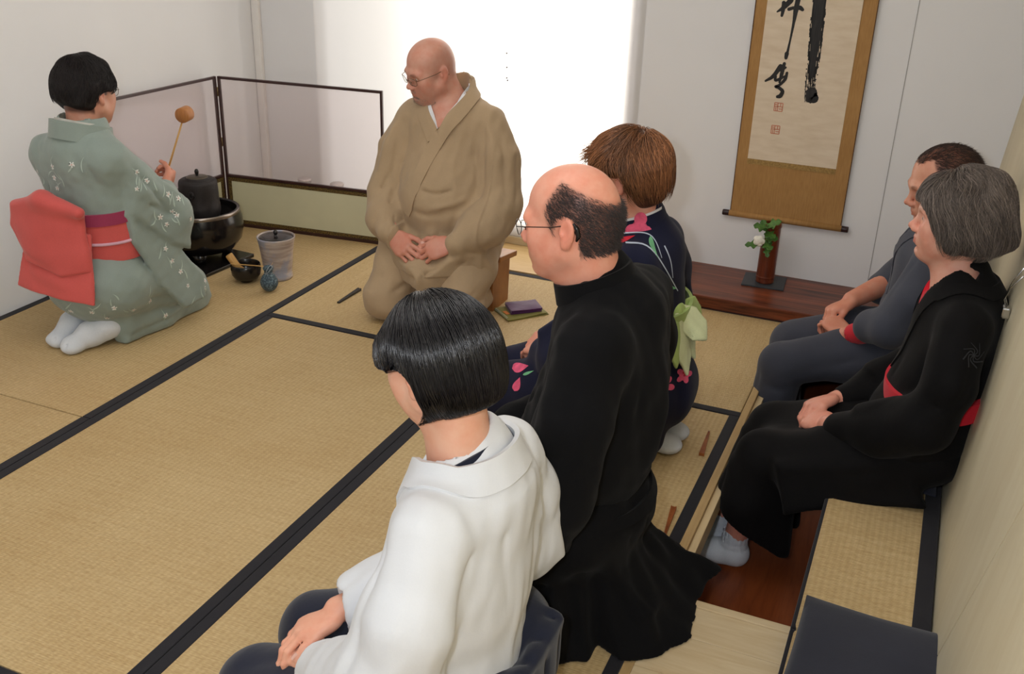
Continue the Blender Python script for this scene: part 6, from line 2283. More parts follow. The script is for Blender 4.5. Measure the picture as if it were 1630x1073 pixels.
# ---------------------------------------------------------------- host in sage kimono with a red obi
def host():
    p = person((-2.62, 2.55, 0), 85, 'host in sage green kimono with a coral obi bow, kneeling by the kettle')
    skin = skin_material('skin_host', rgb(206, 152, 128), (1.0, 0.84, 0.80), 0.45)
    HF = Frame((0.046, 0.030, 0.862), rotm(8, 6, 0), 0.94)
    sage = cloth('sage_silk', rgb(138, 151, 144), 0.6, 900, 0.0004, 0.3, 12, 0.05, 0.2, spec=0.35)
    coral = cloth('coral_silk', rgb(206, 90, 86), 0.65, 500, 0.0008, 0.2, 20, 0.05, 0.2)
    plum = cloth('plum_silk', rgb(150, 52, 84), 0.6, 600, 0.0006, 0.3, 30, 0.08, 0.2)
    j = Solid()
    j.ell((-0.010, 0.015, 0.52), (0.115, 0.172, 0.18), 0.05)
    j.ell((0.0, 0.01, 0.38), (0.120, 0.160, 0.15), 0.06)
    j.cone((-0.020, -0.105, 0.665), (-0.035, 0.140, 0.650), 0.066, 0.066, 0.08)
    j.cone((-0.015, 0.012, 0.68), (0.0, 0.013, 0.750), 0.100, 0.082, 0.07)
    # hips, folded legs
    j.ell((-0.035, 0.005, 0.215), (0.165, 0.185, 0.145), 0.05)
    for s in (1, -1):
        j.chain([(-0.01, 0.085 * s, 0.22), (0.17, 0.08 * s, 0.165), (0.315, 0.055 * s + 0.01, 0.095)], [0.115, 0.100, 0.082], 0.04)
        j.chain([(0.31, 0.06 * s + 0.01, 0.070), (0.14, 0.08 * s, 0.062), (-0.02, 0.075 * s, 0.075)], [0.070, 0.064, 0.060], 0.03)
    # skirt panel trailing beside the right knee
    j.slab([(0.0, 0.13), (0.31, 0.12), (0.40, 0.03), (0.36, -0.004), (-0.06, -0.004), (-0.04, 0.08)], (0.0, -0.095, 0.004), (1, 0.05, 0), (0, 0, 1), 0.030, 0.016, 0.04)
    for a in (
        ([(-0.08, -0.10, 0.24), (0.02, -0.175, 0.17), (0.15, -0.16, 0.12)], -0.010, 0.012),
        ([(0.0, -0.15, 0.10), (0.18, -0.145, 0.075), (0.36, -0.13, 0.05)], -0.014, 0.012),
        ([(-0.04, -0.13, 0.03), (0.14, -0.145, 0.04), (0.34, -0.14, 0.025)], -0.010, 0.010),
        ([(0.12, -0.15, 0.18), (0.24, -0.15, 0.15), (0.38, -0.12, 0.12)], -0.010, 0.012),
        ([(-0.10, 0.08, 0.60), (-0.12, 0.09, 0.52)], -0.006, 0.012),
        ([(-0.09, 0.02, 0.70), (-0.115, 0.02, 0.58)], -0.003, 0.005),
    ):
        j.fold(*a)
    # sleeves
    for s in (1, -1):
        if s < 0:
            sh, el, wr = (-0.02, -0.115, 0.655), (0.185, -0.140, 0.425), (0.300, -0.010, 0.455)
        else:
            sh, el, wr = (-0.03, 0.150, 0.645), (0.095, 0.215, 0.420), (0.270, 0.130, 0.330)
        j.cone(sh, el, 0.068, 0.074, 0.025)
        j.cone(el, wr, 0.074, 0.046, 0.03)
    # hanging bags of the near sleeve: outer fold reaching forward, long fold falling to the knee
    j.slab([(-0.06, 0.10), (0.09, 0.06), (0.175, -0.015), (0.178, -0.090), (0.165, -0.190), (0.09, -0.155), (0.0, -0.075), (-0.07, 0.0)], (0.055, -0.165, 0.48), (1, -0.06, 0), (0.0, 0.05, 1), 0.030, 0.022, 0.035)
    j.slab([(-0.05, 0.16), (0.06, 0.08), (0.13, -0.06), (0.225, -0.22), (0.220, -0.300), (0.115, -0.310), (0.03, -0.20), (-0.045, -0.02)], (0.030, -0.172, 0.40), (1, -0.02, 0), (0, 0.10, 1), 0.014, 0.010, 0.008)
    # far sleeve bag
    j.slab([(-0.06, 0.10), (0.10, 0.05), (0.2, -0.06), (0.16, -0.24), (0.02, -0.22), (-0.06, -0.02)], (0.06, 0.205, 0.42), (1, -0.25, 0), (0, 0, 1), 0.022, 0.015, 0.03)
    for a in (
        ([(-0.02, -0.15, 0.69), (0.05, -0.19, 0.58), (0.12, -0.20, 0.47), (0.18, -0.19, 0.36)], -0.010, 0.013),
        ([(0.04, -0.13, 0.68), (0.14, -0.19, 0.56), (0.22, -0.19, 0.47)], 0.009, 0.016),
        ([(0.02, -0.17, 0.54), (0.10, -0.20, 0.47), (0.20, -0.195, 0.42)], -0.011, 0.012),
        ([(0.10, -0.19, 0.52), (0.20, -0.20, 0.45), (0.25, -0.19, 0.36)], 0.008, 0.014),
        ([(-0.03, -0.13, 0.58), (0.0, -0.165, 0.47), (0.07, -0.16, 0.34), (0.15, -0.155, 0.20)], -0.010, 0.010),
        ([(0.0, -0.14, 0.45), (0.09, -0.16, 0.28), (0.17, -0.155, 0.12)], 0.006, 0.010),
        ([(-0.09, -0.10, 0.66), (-0.10, -0.13, 0.56)], -0.008, 0.012),
        ([(-0.10, 0.14, 0.64), (-0.11, 0.19, 0.54), (-0.05, 0.24, 0.42)], -0.010, 0.014),
    ):
        j.fold(*a)
    j.ripple(lambda P: 0.0035 * vnoise(P * A([1, 1, 0.45]), 50, 83) + 0.0014 * vnoise(P, 120, 84), (-0.4, -0.5, 0.0), (0.7, 0.5, 0.9))
    j.cut((0, 0, 0.003), (0, 0, -1), 0.003)
    # sleeve mouth and neck hole
    j.cone((0.310, 0.000, 0.460), (0.37, 0.045, 0.475), 0.034, 0.045, 0.008, 's')
    j.cone((-0.005, 0.013, 0.70), (0.012, 0.013, 0.84), 0.066, 0.074, 0.006, 's')
    j.slab([(-0.05, 0.15), (0.05, 0.15), (0.0, -0.06)], (0.10, 0.012, 0.66), (0, 1, 0), (-0.35, 0, 1), 0.07, 0.004, 0.008, 's')
    ki = solid_mesh(j, 'kimono', sage, p, 0.0058)
    c = Solid()
    c.cone((-0.018, 0.012, 0.665), (-0.004, 0.013, 0.80), 0.103, 0.088, 0)
    nk = [(-0.012 - 0.092 * math.cos(a), 0.013 + 0.092 * math.sin(a), 0.762 - 0.045 * (1 - math.cos(a)) * 0.6) for a in np.linspace(-2.8, 2.8, 21)]
    band(c, nk, [0.060] * 21, 0.005, sage, 'collar', ki, (0.2, 0, 1), 4)
    c2 = Solid()
    c2.cone((-0.016, 0.012, 0.665), (0.0, 0.013, 0.80), 0.094, 0.076, 0)
    band(c2, [(q[0], q[1], q[2] + 0.012) for q in nk], [0.050] * 21, 0.003, cloth('patterned_inner', rgb(206, 204, 196), 0.8, var=0.3, wscale=40), 'inner_collar', ki, (0.2, 0, 1), 3)
    # small white blossoms and pale grasses printed on the silk
    wh = plain('print_blossom', rgb(222, 224, 218), 0.6, var=0.03)
    ps_ = plain('print_grass', rgb(176, 192, 182), 0.6, var=0.03)
    pk = plain('print_blossom_heart', rgb(214, 150, 140), 0.6)
    rs = np.random.RandomState(41)
    spots = [(0.03, -0.18, 0.62), (0.055, -0.20, 0.585), (0.02, -0.17, 0.56), (0.13, -0.2, 0.52), (0.17, -0.2, 0.49), (0.145, -0.2, 0.46), (0.16, -0.2, 0.435), (0.09, -0.2, 0.45), (0.21, -0.2, 0.42), (0.11, -0.2, 0.42),
             (-0.13, 0.03, 0.64), (-0.13, 0.035, 0.60), (-0.13, 0.03, 0.565), (-0.13, 0.14, 0.60), (-0.13, 0.155, 0.56), (-0.13, 0.13, 0.545), (-0.13, -0.06, 0.66), (0.12, -0.2, 0.28), (0.15, -0.2, 0.23), (0.17, -0.2, 0.17), (0.10, -0.2, 0.33), (0.19, -0.2, 0.12),
             (-0.12, -0.16, 0.17), (-0.06, -0.19, 0.14), (-0.17, -0.1, 0.15), (-0.20, -0.02, 0.14), (0.02, -0.2, 0.15), (0.28, -0.16, 0.12), (0.33, -0.16, 0.09), (0.25, -0.16, 0.06), (0.10, -0.2, 0.05), (0.36, -0.15, 0.13), (-0.19, 0.08, 0.16), (-0.14, -0.13, 0.10)]
    for i, sp in enumerate(spots):
        r_ = rs.uniform(0.009, 0.0125)
        decal_at(j, sp, petal_flower(r_, 5, 0.22, 4), rs.uniform(0, 6), wh, 'printed_blossom', ki, 0.0012, 0.02)
        decal_at(j, sp, petal_flower(r_ * 0.22, 5, 0.8, 2), 0, pk, 'printed_blossom_heart', ki, 0.0017, 0.05)
        for k_ in range(2):
            o_ = A(sp) + rs.normal(0, 0.022, 3)
            decal_at(j, o_, leaf_shape(rs.uniform(0.03, 0.06), 0.005, rs.uniform(-0.8, 0.8)), rs.uniform(0.6, 2.4), ps_, 'printed_grass', ki, 0.0009, 0.02)
    # obi: waist band, cord, plum sash and the drum-shaped bow
    ob = Solid()
    ob.ell((0.0, 0.010, 0.40), (0.128, 0.168, 0.42), 0)
    wb = band(ob, [(0.0 + 0.128 * math.cos(a), 0.01 + 0.168 * math.sin(a), 0.405) for a in np.linspace(0, 2 * np.pi, 33)], [0.165] * 33, 0.007, coral, 'obi', p, (0, 0, 1), 5)
    band(ob, [(0.0 + 0.13 * math.cos(a), 0.01 + 0.17 * math.sin(a), 0.478 + 0.012 * math.cos(a)) for a in np.linspace(0, 2 * np.pi, 33)], [0.040] * 33, 0.012, plum, 'obi_sash', p, (0, 0, 1), 3)
    cord = [(0.139 * math.cos(a), 0.01 + 0.180 * math.sin(a), 0.392 + 0.008 * math.cos(a)) for a in np.linspace(0, 2 * np.pi, 41)]
    MB().tube(on_surface(ob, cord, 0.010), 0.0055, 8, False).build('obi_cord', cloth('lilac_cord', rgb(216, 170, 186), 0.6, var=0.2, weave=1500), p, True)
    bow = bpy.data.objects.new('obi_bow', None)
    link(bow, p)
    bow.location = (0.004, -0.030, -0.014)
    b1 = Solid()
    # upper puff folding over, wide panel below
    b1.slab([(-0.120, 0.118), (0.0, 0.150), (0.150, 0.115), (0.160, -0.090), (0.060, -0.115), (-0.075, -0.075), (-0.142, 0.040)], (-0.215, 0.062, 0.415), (0.20, -1, 0), (0.08, 0, 1), 0.013, 0.011, 0.0, bend=-1.2)
    b1.chain([(-0.175, -0.085, 0.530), (-0.190, 0.060, 0.556), (-0.192, 0.165, 0.515)], [0.020, 0.026, 0.024], 0.03)
    b1.fold([(-0.23, 0.19, 0.40), (-0.24, 0.10, 0.35), (-0.225, -0.03, 0.305)], -0.008, 0.010)
    b1.fold([(-0.235, 0.19, 0.47), (-0.235, 0.16, 0.40), (-0.23, 0.12, 0.34)], -0.006, 0.010)
    b1.ripple(lambda P: 0.003 * vnoise(P, 45, 91), (-0.5, -0.4, 0), (0.2, 0.5, 0.8))
    solid_mesh(b1, 'bow_drum', coral, bow, 0.0045)
    b2 = Solid()
    b2.slab([(-0.100, 0.10), (0.150, 0.09), (0.168, -0.150), (0.03, -0.140), (-0.135, -0.118)], (-0.196, 0.062, 0.360), (0.20, -1, 0), (0.26, 0, 1), 0.007, 0.005, 0.0, bend=-0.6)
    b2.fold([(-0.20, 0.20, 0.32), (-0.22, 0.06, 0.29), (-0.20, -0.05, 0.26)], 0.006, 0.02)
    b2.fold([(-0.22, 0.16, 0.36), (-0.22, 0.12, 0.28), (-0.22, 0.05, 0.22)], -0.005, 0.012)
    b2.ripple(lambda P: 0.003 * vnoise(P, 40, 92), (-0.5, -0.4, 0), (0.2, 0.5, 0.8))
    solid_mesh(b2, 'bow_tail', coral, bow, 0.0045)
    # tabi
    tb = cloth('tabi_white', rgb(212, 217, 224), 0.85, 700, 0.0005, 0.3, 40, 0.03)
    for s, hx, tx in ((1, (-0.055, 0.075, 0.085), (-0.185, 0.070, 0.030)), (-1, (-0.070, -0.058, 0.072), (-0.195, -0.002, 0.028))):
        f = Solid()
        hx, tx = A(hx), A(tx)
        f.cone(hx + A([0.05, 0, 0.0]), hx, 0.044, 0.046, 0.02)
        f.cone(hx, (hx + tx) / 2, 0.048, 0.042, 0.02)
        f.cone((hx + tx) / 2, tx, 0.042, 0.028, 0.02)
        f.ell(tx + A([0.005, 0.008 * s, -0.003]), (0.040, 0.038, 0.024), 0.02)
        f.fold([tx + A([0.01, -0.010, 0.02]), tx + A([-0.05, -0.014, 0.0])], -0.012, 0.005)
        f.fold([hx + A([0.0, -0.04, 0.02]), (hx + tx) / 2 + A([0, -0.03, 0.02])], -0.004, 0.01)
        f.cut((0, 0, 0.002), (0, 0, -1), 0.002)
        f.ripple(lambda P: 0.0022 * vnoise(P, 90, 95), (-0.4, -0.3, 0), (0.2, 0.3, 0.3))
        solid_mesh(f, 'tabi', tb, p, 0.0035)
    # body
    b = Solid()
    head_solid(b, HF, 'f', 0.9, 0.97, 0.98, True, 0.9)
    neck_solid(b, HF, (0.0, 0.013, 0.69), 0.050, 0.056)
    b.cone((-0.02, -0.11, 0.645), (-0.03, 0.13, 0.64), 0.05, 0.05, 0.04)
    b.ell((-0.005, 0.01, 0.42), (0.09, 0.13, 0.24), 0.05)
    b.chain([(-0.02, -0.115, 0.65), (0.185, -0.140, 0.425), (0.325, 0.008, 0.473)], [0.043, 0.037, 0.025], 0.02)
    b.chain([(-0.03, 0.150, 0.645), (0.095, 0.215, 0.420), (0.280, 0.125, 0.330)], [0.043, 0.037, 0.025], 0.02)
    # right hand closed round the ladle's handle, left resting on the thigh
    tips = hand_solid(b, (0.325, 0.008, 0.474), (0.85, 0.45, 0.10), (-0.45, 0.774, 0.35), -1, 0.90, [(58, 72, 42), (60, 74, 44), (62, 76, 46), (64, 78, 48)], 3, (20, 30, 24), k=0.005, thumb_out=42)
    tips += hand_solid(b, (0.285, 0.122, 0.328), (0.75, -0.25, -0.60), (-0.55, 0.0, -0.83), 1, 0.90, (26, 34, 22), 4, (8, 14, 14), k=0.005, thumb_out=28)

    def hairmask(x, y, zz):
        ay = np.abs(y)
        m = np.clip((0.075 - x - 0.30 * np.clip(0.085 - zz, 0, 0.05)) / 0.010, 0, 1)
        m = np.where(zz < 0.030, m * np.clip((0.034 - x) / 0.008, 0, 1), m)
        m = m * np.clip((zz + 0.075 + 0.35 * np.clip(x + 0.045, 0, 1)) / 0.012, 0, 1)
        ear = (((x + 0.008) / 0.024) ** 2 + ((zz + 0.014) / 0.030) ** 2 < 1) & (ay > 0.055)
        return m * (~ear) * (~((x > 0.006) & (zz < -0.012))) * (~((x > -0.03) & (zz < -0.028)))
    bd = solid_mesh(b, 'body', skin, p, 0.011, [(HF.o - 0.15, HF.o + 0.14, 0.0042), ((0.30, -0.03, 0.41), (0.45, 0.13, 0.56), 0.0038)],
                    lambda V: np.where((V[:, 2] > 0.69)[:, None], head_colours(V, HF, (0.85, 0.5, 0.5), 0.12, (0.3, 0.25, 0.22), 0.8, None, 1.0, lambda x, y, zz, tint: tint(0.9 * hairmask(x, y, zz), (0.14, 0.11, 0.11))), A([1.0, 0.88, 0.86, 1])[None]))
    nails(tips, M_nail, bd)
    eyeballs(HF, p, (1, 0, -0.1), (40, 30, 26))
    glasses(HF, M_wire, M_lens, p, 0.023, 0.017)
    # short dark hair: a volume and layered strands
    h = Solid()

    def E(cc, r, k=0.02, mode='u'):
        h.ell(HF(*cc), A(r) * HF.k, k, mode, HF.M)
    E((-0.006, 0, 0.044), (0.105, 0.084, 0.086), 0)
    E((-0.040, 0, 0.006), (0.082, 0.080, 0.080), 0.04)
    E((-0.058, 0, -0.048), (0.044, 0.054, 0.044), 0.04)
    for s in (1, -1):
        E((0.022, 0.074 * s, 0.022), (0.034, 0.016, 0.040), 0.03)
    h.field(lambda P: (HF.inv(P)[:, 2] + 0.090 + 0.45 * HF.inv(P)[:, 0]) * HF.k, HF.o - 0.2, HF.o + 0.2, 0.014, 's')
    E((0.112, 0, -0.015), (0.058, 0.080, 0.066), 0.012, 's')
    for s in (1, -1):
        E((0.022, 0.092 * s, -0.030), (0.054, 0.042, 0.042), 0.008, 's')
    h.ripple(lambda P: 0.003 * vnoise(P, 80, 97), HF.o - 0.2, HF.o + 0.2)
    solid_mesh(h, 'hair', hair_under_material('dark_hair_under', rgb(26, 22, 22)), p, 0.005)
    hm = hair_material('dark_hair_host', rgb(34, 28, 28), 0.42, 0.4)
    rs = np.random.RandomState(37)
    N = 3600
    th = np.arccos(1 - rs.uniform(0, 1, N) * 1.3)
    ph = rs.uniform(0, 2 * np.pi, N)
    d = np.stack([np.sin(th) * np.cos(ph), np.sin(th) * np.sin(ph), np.cos(th)], 1)
    q = d * A([0.104, 0.084, 0.088]) + A([-0.012, 0, 0.036])
    q = q[~((q[:, 0] > 0.072) & (q[:, 2] < 0.060))]
    roots = on_surface(h, A([HF(*cc) for cc in q]), -0.001)
    down = HF.M @ A([-0.35, 0, -0.8])
    crown = HF(-0.02, 0.02, 0.13)
    wv = rs.normal(0, 0.26, (len(roots), 3))

    def flow(P, s):
        r = P - crown
        r /= np.maximum(np.linalg.norm(r, axis=1), 1e-6)[:, None]
        l = HF.inv(P)
        w = np.clip((0.10 - l[:, 2]) / 0.07, 0.0, 1)[:, None]
        return r * (1 - w) + down * w + wv
    tone = rs.uniform(0.5, 1.7, (len(roots), 1))
    strands(h, roots, flow, 7, rs.uniform(0.005, 0.009, len(roots)), lambda s: 0.001 + 0.005 * s, rs.uniform(0.0005, 0.0010, len(roots)), hm, 'hair_strands', p, np.concatenate([tone, tone, tone, np.ones_like(tone)], 1))


host()
# ================================================================ tea utensils, screen, scroll, flower and small things
M_lac = plain('black_lacquer', rgb(22, 19, 19), 0.18, 0, 0.6, 0.1, 6)
M_iron = plain('kettle_iron', rgb(46, 42, 42), 0.55, 0.35, 0.4, 0.18, 40, 0.5, 160, 0.0012)
M_bronze = plain('kettle_lid', rgb(92, 84, 72), 0.35, 0.7, 0.5, 0.15, 30)
M_ash = plain('ash_grey', rgb(150, 146, 140), 0.9)
M_gold = NT('gold_brocade')
_v = M_gold.coords((1, 1, 1))
_n = M_gold.noise(_v, 190, 2)
M_gold.set(M_gold.ramp(_n, [(0.42, rgb(58, 45, 24)), (0.58, rgb(120, 98, 50))]), 0.55, 0.2, 0.4)
M_gold.bump(_n, 0.3, 0.0006)
M_gold = M_gold.m
M_fr = plain('screen_lacquer', rgb(58, 34, 32), 0.3, 0, 0.5, 0.12, 10)
M_cream = plain('screen_paper', rgb(206, 204, 172), 0.8, var=0.03)

# brazier on its black board
bb = empty('brazier_board', (-2.835, 3.30, 0), R(-4), 'flat black lacquered board under the brazier', 'board')
MB().box((-0.165, -0.150, 0.0), (0.165, 0.150, 0.016), 0.003).build('board', M_lac, bb)
br = empty('brazier', (-2.83, 3.32, 0.016), R(30), 'round black lacquered brazier holding the iron kettle', 'brazier')
br.scale = (1.12, 1.12, 1.14)
MB().lathe([(0.0, 0.030), (0.085, 0.028), (0.118, 0.040), (0.146, 0.075), (0.156, 0.115), (0.153, 0.155), (0.145, 0.183), (0.143, 0.190), (0.136, 0.192), (0.133, 0.186), (0.138, 0.150), (0.140, 0.115), (0.128, 0.078), (0.0, 0.070)], 56).build('bowl', M_lac, br, True)
MB().lathe([(0.1452, 0.176), (0.1475, 0.178), (0.1465, 0.188), (0.1435, 0.1905)], 56).build('rim_band', plain('rim_silver', rgb(150, 140, 132), 0.25, 0.8), br, True)
MB().lathe([(0.0, 0.100), (0.139, 0.105)], 40).build('ash', M_ash, br, True)
for k in range(3):
    a = 2 * math.pi * k / 3 + 0.5
    MB().lathe([(0.0, 0.0), (0.016, 0.0), (0.022, 0.012), (0.028, 0.034), (0.0, 0.045)], 14, (0.088 * math.cos(a), 0.088 * math.sin(a), 0)).build('leg', M_lac, br, True)
# opening plate in the near side of the bowl
v = []
for i in range(13):
    a = R(-150 + 4.5 * i)
    for zz in (0.100, 0.150):
        e = 0.012 * math.cos(math.pi * (i - 6) / 12)
        v.append((0.1575 * math.cos(a), 0.1575 * math.sin(a), zz + (e if zz > 0.12 else -e)))
MB().add(v, [(2 * i, 2 * i + 2, 2 * i + 3, 2 * i + 1) for i in range(12)]).build('front_plate', plain('plate_grey', rgb(176, 166, 158), 0.4, 0.3), br, True)

kt = empty('kettle', (-2.83, 3.32, 0.160), R(20), 'tall dark iron kettle with a small knobbed lid set in the brazier', 'kettle')
kt.scale = (0.86, 0.86, 1.0)
MB().lathe([(0.0, 0.0), (0.06, 0.004), (0.090, 0.030), (0.099, 0.060), (0.0985, 0.090), (0.0965, 0.094), (0.0955, 0.125), (0.094, 0.160), (0.093, 0.183), (0.089, 0.193), (0.080, 0.198), (0.058, 0.200), (0.056, 0.206), (0.050, 0.207), (0.0, 0.207)], 56).build('body', M_iron, kt, True)
MB().lathe([(0.0, 0.212), (0.03, 0.212), (0.050, 0.209), (0.053, 0.206), (0.050, 0.204)], 44).build('lid', M_bronze, kt, True)
MB().lathe([(0.0, 0.242), (0.006, 0.240), (0.0105, 0.232), (0.0095, 0.222), (0.006, 0.214), (0.009, 0.211)], 24).build('knob', plain('knob_black', rgb(20, 18, 18), 0.3), kt, True)
for s in (1, -1):
    pts = []
    for i in range(9):
        a = math.pi * 2 * i / 8
        pts.append((0.012 * math.cos(a) * 0.8, s * (0.097 + 0.006), 0.150 + 0.014 * math.sin(a)))
    MB().tube(pts, 0.005, 8, False).build('ring_lug', M_iron, kt, True)

# fresh-water jar
jr = empty('water_jar', (-2.425, 3.285, 0), 0, 'tall grey glazed water jar with a black lacquer lid', 'jar')
t = NT('jar_glaze')
v1 = t.coords((1, 1, 9))
f1 = t.noise(v1, 10, 4)
f2 = t.noise(t.coords((1, 1, 0.7)), 16, 4)
c = t.ramp(f1, [(0.35, rgb(150, 134, 126)), (0.6, rgb(188, 174, 164))])
c = t.mix(t.ramp(f2, [(0.5, (0, 0, 0, 1)), (0.62, (0.75, 0.75, 0.75, 1))]), c, rgb(140, 148, 168))
t.set(c, 0.3, 0, 0.5)
t.bump(f1, 0.2, 0.002)
MB().lathe([(0.0, 0.002), (0.056, 0.0), (0.060, 0.006), (0.059, 0.018), (0.056, 0.022), (0.0605, 0.055), (0.066, 0.110), (0.073, 0.158), (0.0775, 0.174), (0.0785, 0.180), (0.0755, 0.182), (0.072, 0.178), (0.070, 0.168), (0.0, 0.160)], 56).build('body', t.m, jr, True)
MB().lathe([(0.0, 0.182), (0.040, 0.181), (0.070, 0.177), (0.0715, 0.174), (0.069, 0.171)], 48).build('lid', M_lac, jr, True)
MB().lathe([(0.0, 0.206), (0.006, 0.205), (0.0098, 0.198), (0.0075, 0.190), (0.0055, 0.184), (0.009, 0.1815)], 24).build('knob', M_lac, jr, True)

# tea bowl with whisk and scoop
tb_ = empty('tea_bowl', (-2.515, 3.19, 0), 0, 'black tea bowl on the mat with a bamboo whisk inside', 'bowl')
MB().lathe([(0.0, 0.004), (0.020, 0.004), (0.026, 0.0), (0.028, 0.004), (0.029, 0.010), (0.048, 0.016), (0.058, 0.032), (0.061, 0.055), (0.0595, 0.074), (0.057, 0.077), (0.0545, 0.074), (0.055, 0.052), (0.050, 0.032), (0.036, 0.020), (0.0, 0.016)], 48).build('bowl', plain('raku_black', rgb(28, 24, 22), 0.22, 0, 0.5, 0.25, 30, 0.2, 60, 0.001), tb_, True)
M_bam = wood('bamboo', rgb(220, 178, 112), rgb(190, 142, 78), (14, 14, 1.0), (0, 0, 0), 0.45, 1.0, 3)
ax = Matrix.Translation((-2.538, 3.190, 0.030)) @ Matrix.Rotation(R(-28), 4, 'Y') @ Matrix.Rotation(R(12), 4, 'X')
wk = empty('tea_whisk', (0, 0, 0), 0, 'bamboo tea whisk standing in the black bowl', 'whisk')
wk.matrix_world = ax
MB().lathe([(0.0, 0.092), (0.0135, 0.092), (0.0155, 0.088), (0.0155, 0.040), (0.0165, 0.036), (0.0150, 0.030)], 22).build('handle', M_bam, wk, True)
mb = MB()
for i in range(44):
    a = 2 * math.pi * i / 44
    r1 = 0.0115
    mb.tube([(r1 * math.cos(a), r1 * math.sin(a), 0.036), (0.019 * math.cos(a), 0.019 * math.sin(a), 0.016), (0.021 * math.cos(a), 0.021 * math.sin(a), 0.002), (0.016 * math.cos(a), 0.016 * math.sin(a), -0.004)], [0.0009, 0.0007, 0.0006, 0.0004], 4)
o = mb.build('tines', M_bam, wk, True)
o['kind'] = 'stuff'
ts = empty('tea_scoop', (-2.485, 3.17, 0.080), R(14), 'slim bamboo tea scoop laid across the rim of the black bowl', 'tea scoop')
prof = [(-0.075, 0.0, 0.0035), (-0.03, 0.0005, 0.0032), (0.02, 0.001, 0.0030), (0.06, 0.001, 0.0034), (0.085, 0.003, 0.0046), (0.098, 0.009, 0.0048), (0.104, 0.017, 0.0036), (0.105, 0.021, 0.0016)]
vs, fs = [], []
for x, zz, w in prof:
    vs += [(x, -w, zz + 0.0006), (x, w, zz + 0.0006), (x, w, zz - 0.0012), (x, -w, zz - 0.0012)]
for i in range(len(prof) - 1):
    for k in range(4):
        fs.append((i * 4 + k, i * 4 + (k + 1) % 4, i * 4 + 4 + (k + 1) % 4, i * 4 + 4 + k))
fs += [(0, 1, 2, 3), (len(vs) - 1, len(vs) - 2, len(vs) - 3, len(vs) - 4)]
MB().add(vs, fs).build('scoop', M_bam, ts)

# tea caddy in its drawstring pouch
cd = empty('tea_caddy_pouch', (-2.362, 3.135, 0), 0, 'small grey-blue drawstring pouch holding the tea caddy, in front of the jar', 'pouch')
s_ = Solid()
s_.ell((0, 0, 0.040), (0.034, 0.034, 0.038), 0)
s_.cone((0, 0, 0.045), (0, 0, 0.078), 0.031, 0.018, 0.012)
s_.cone((0, 0, 0.080), (0, 0, 0.096), 0.012, 0.022, 0.008)
for k in range(14):
    a = 2 * math.pi * k / 14
    s_.fold([(0.022 * math.cos(a), 0.022 * math.sin(a), 0.098), (0.016 * math.cos(a), 0.016 * math.sin(a), 0.080), (0.033 * math.cos(a), 0.033 * math.sin(a), 0.050)], -0.003, 0.0035, False)
s_.cone((0, 0, 0.090), (0, 0, 0.11), 0.009, 0.018, 0.003, 's')
s_.cut((0, 0, 0.001), (0, 0, -1), 0.002)
V, F = s_.mesh(0.0024)
t = NT('pouch_brocade')
vv = t.coords()
vo = t.n('TexVoronoi')
vo.inputs['Scale'].default_value = 150
t.l(vv, vo.inputs['Vector'])
t.set(t.ramp(vo.outputs['Distance'], [(0.2, rgb(112, 134, 142)), (0.5, rgb(58, 74, 84))]), 0.7)
mesh_np('pouch', V, F, t.m, cd)
M_cord = plain('pouch_cord', rgb(150, 160, 168), 0.7)
MB().tube(smooth_path([(0.018, 0, 0.081), (0.0, 0.018, 0.082), (-0.018, 0, 0.081), (0, -0.018, 0.080), (0.018, 0.0, 0.081)], 5), 0.0018, 6, False).build('cord', M_cord, cd, True)
MB().tube(smooth_path([(0.0, -0.018, 0.081), (0.010, -0.024, 0.100), (0.020, -0.014, 0.118), (0.026, -0.008, 0.112), (0.018, -0.014, 0.098), (0.004, -0.018, 0.083)], 5), 0.0018, 6).build('cord_loop', M_cord, cd, True)

# bamboo ladle in the host's hand
ld = empty('water_ladle', (0, 0, 0), 0, 'long-handled bamboo water ladle held up in the host\'s right hand', 'ladle')
HP, CP = Vector((-2.665, 2.930, 0.445)), Vector((-2.566, 2.972, 0.715))
hd = (CP - HP).normalized()
ld.location = HP
MB().tube([Vector((0, 0, 0)), hd * 0.15, hd * ((CP - HP).length - 0.018)], [0.0042, 0.0036, 0.0032], 8).build('handle', M_bam, ld, True)
cupdir = (Vector((-0.15, 0.95, 0.05))).normalized()     # the cup's mouth looks away from the near side
Q = cupdir.to_track_quat('Z', 'Y').to_matrix().to_4x4()
T_ = Matrix.Translation((CP - HP) + hd * 0.008) @ Q
MB().lathe([(0.0, -0.022), (0.026, -0.022), (0.0278, -0.019), (0.0278, 0.021), (0.0260, 0.0225), (0.0242, 0.021), (0.0242, -0.015), (0.0, -0.016)], 32, M=T_).build('cup', wood('bamboo_cup', rgb(196, 134, 78), rgb(150, 92, 48), (10, 10, 2)), ld, True)

# two-panel low screen
scn = empty('folding_screen', (-3.035, 3.755, 0), 0, 'low two-panel screen with dark frame, clear upper panes and cream lower panels', 'folding screen')
t = NT('screen_pane')
tr = t.n('BsdfTransparent')
tr.inputs[0].default_value = (0.97, 0.945, 0.95, 1)
df = t.n('BsdfDiffuse')
df.inputs[0].default_value = (0.90, 0.82, 0.82, 1)
mx = t.n('MixShader')
mx.inputs[0].default_value = 0.09
t.l(tr.outputs[0], mx.inputs[1])
t.l(df.outputs[0], mx.inputs[2])
t.l(mx.outputs[0], t.out.inputs[0])
M_scr = t.m
SH = 0.700


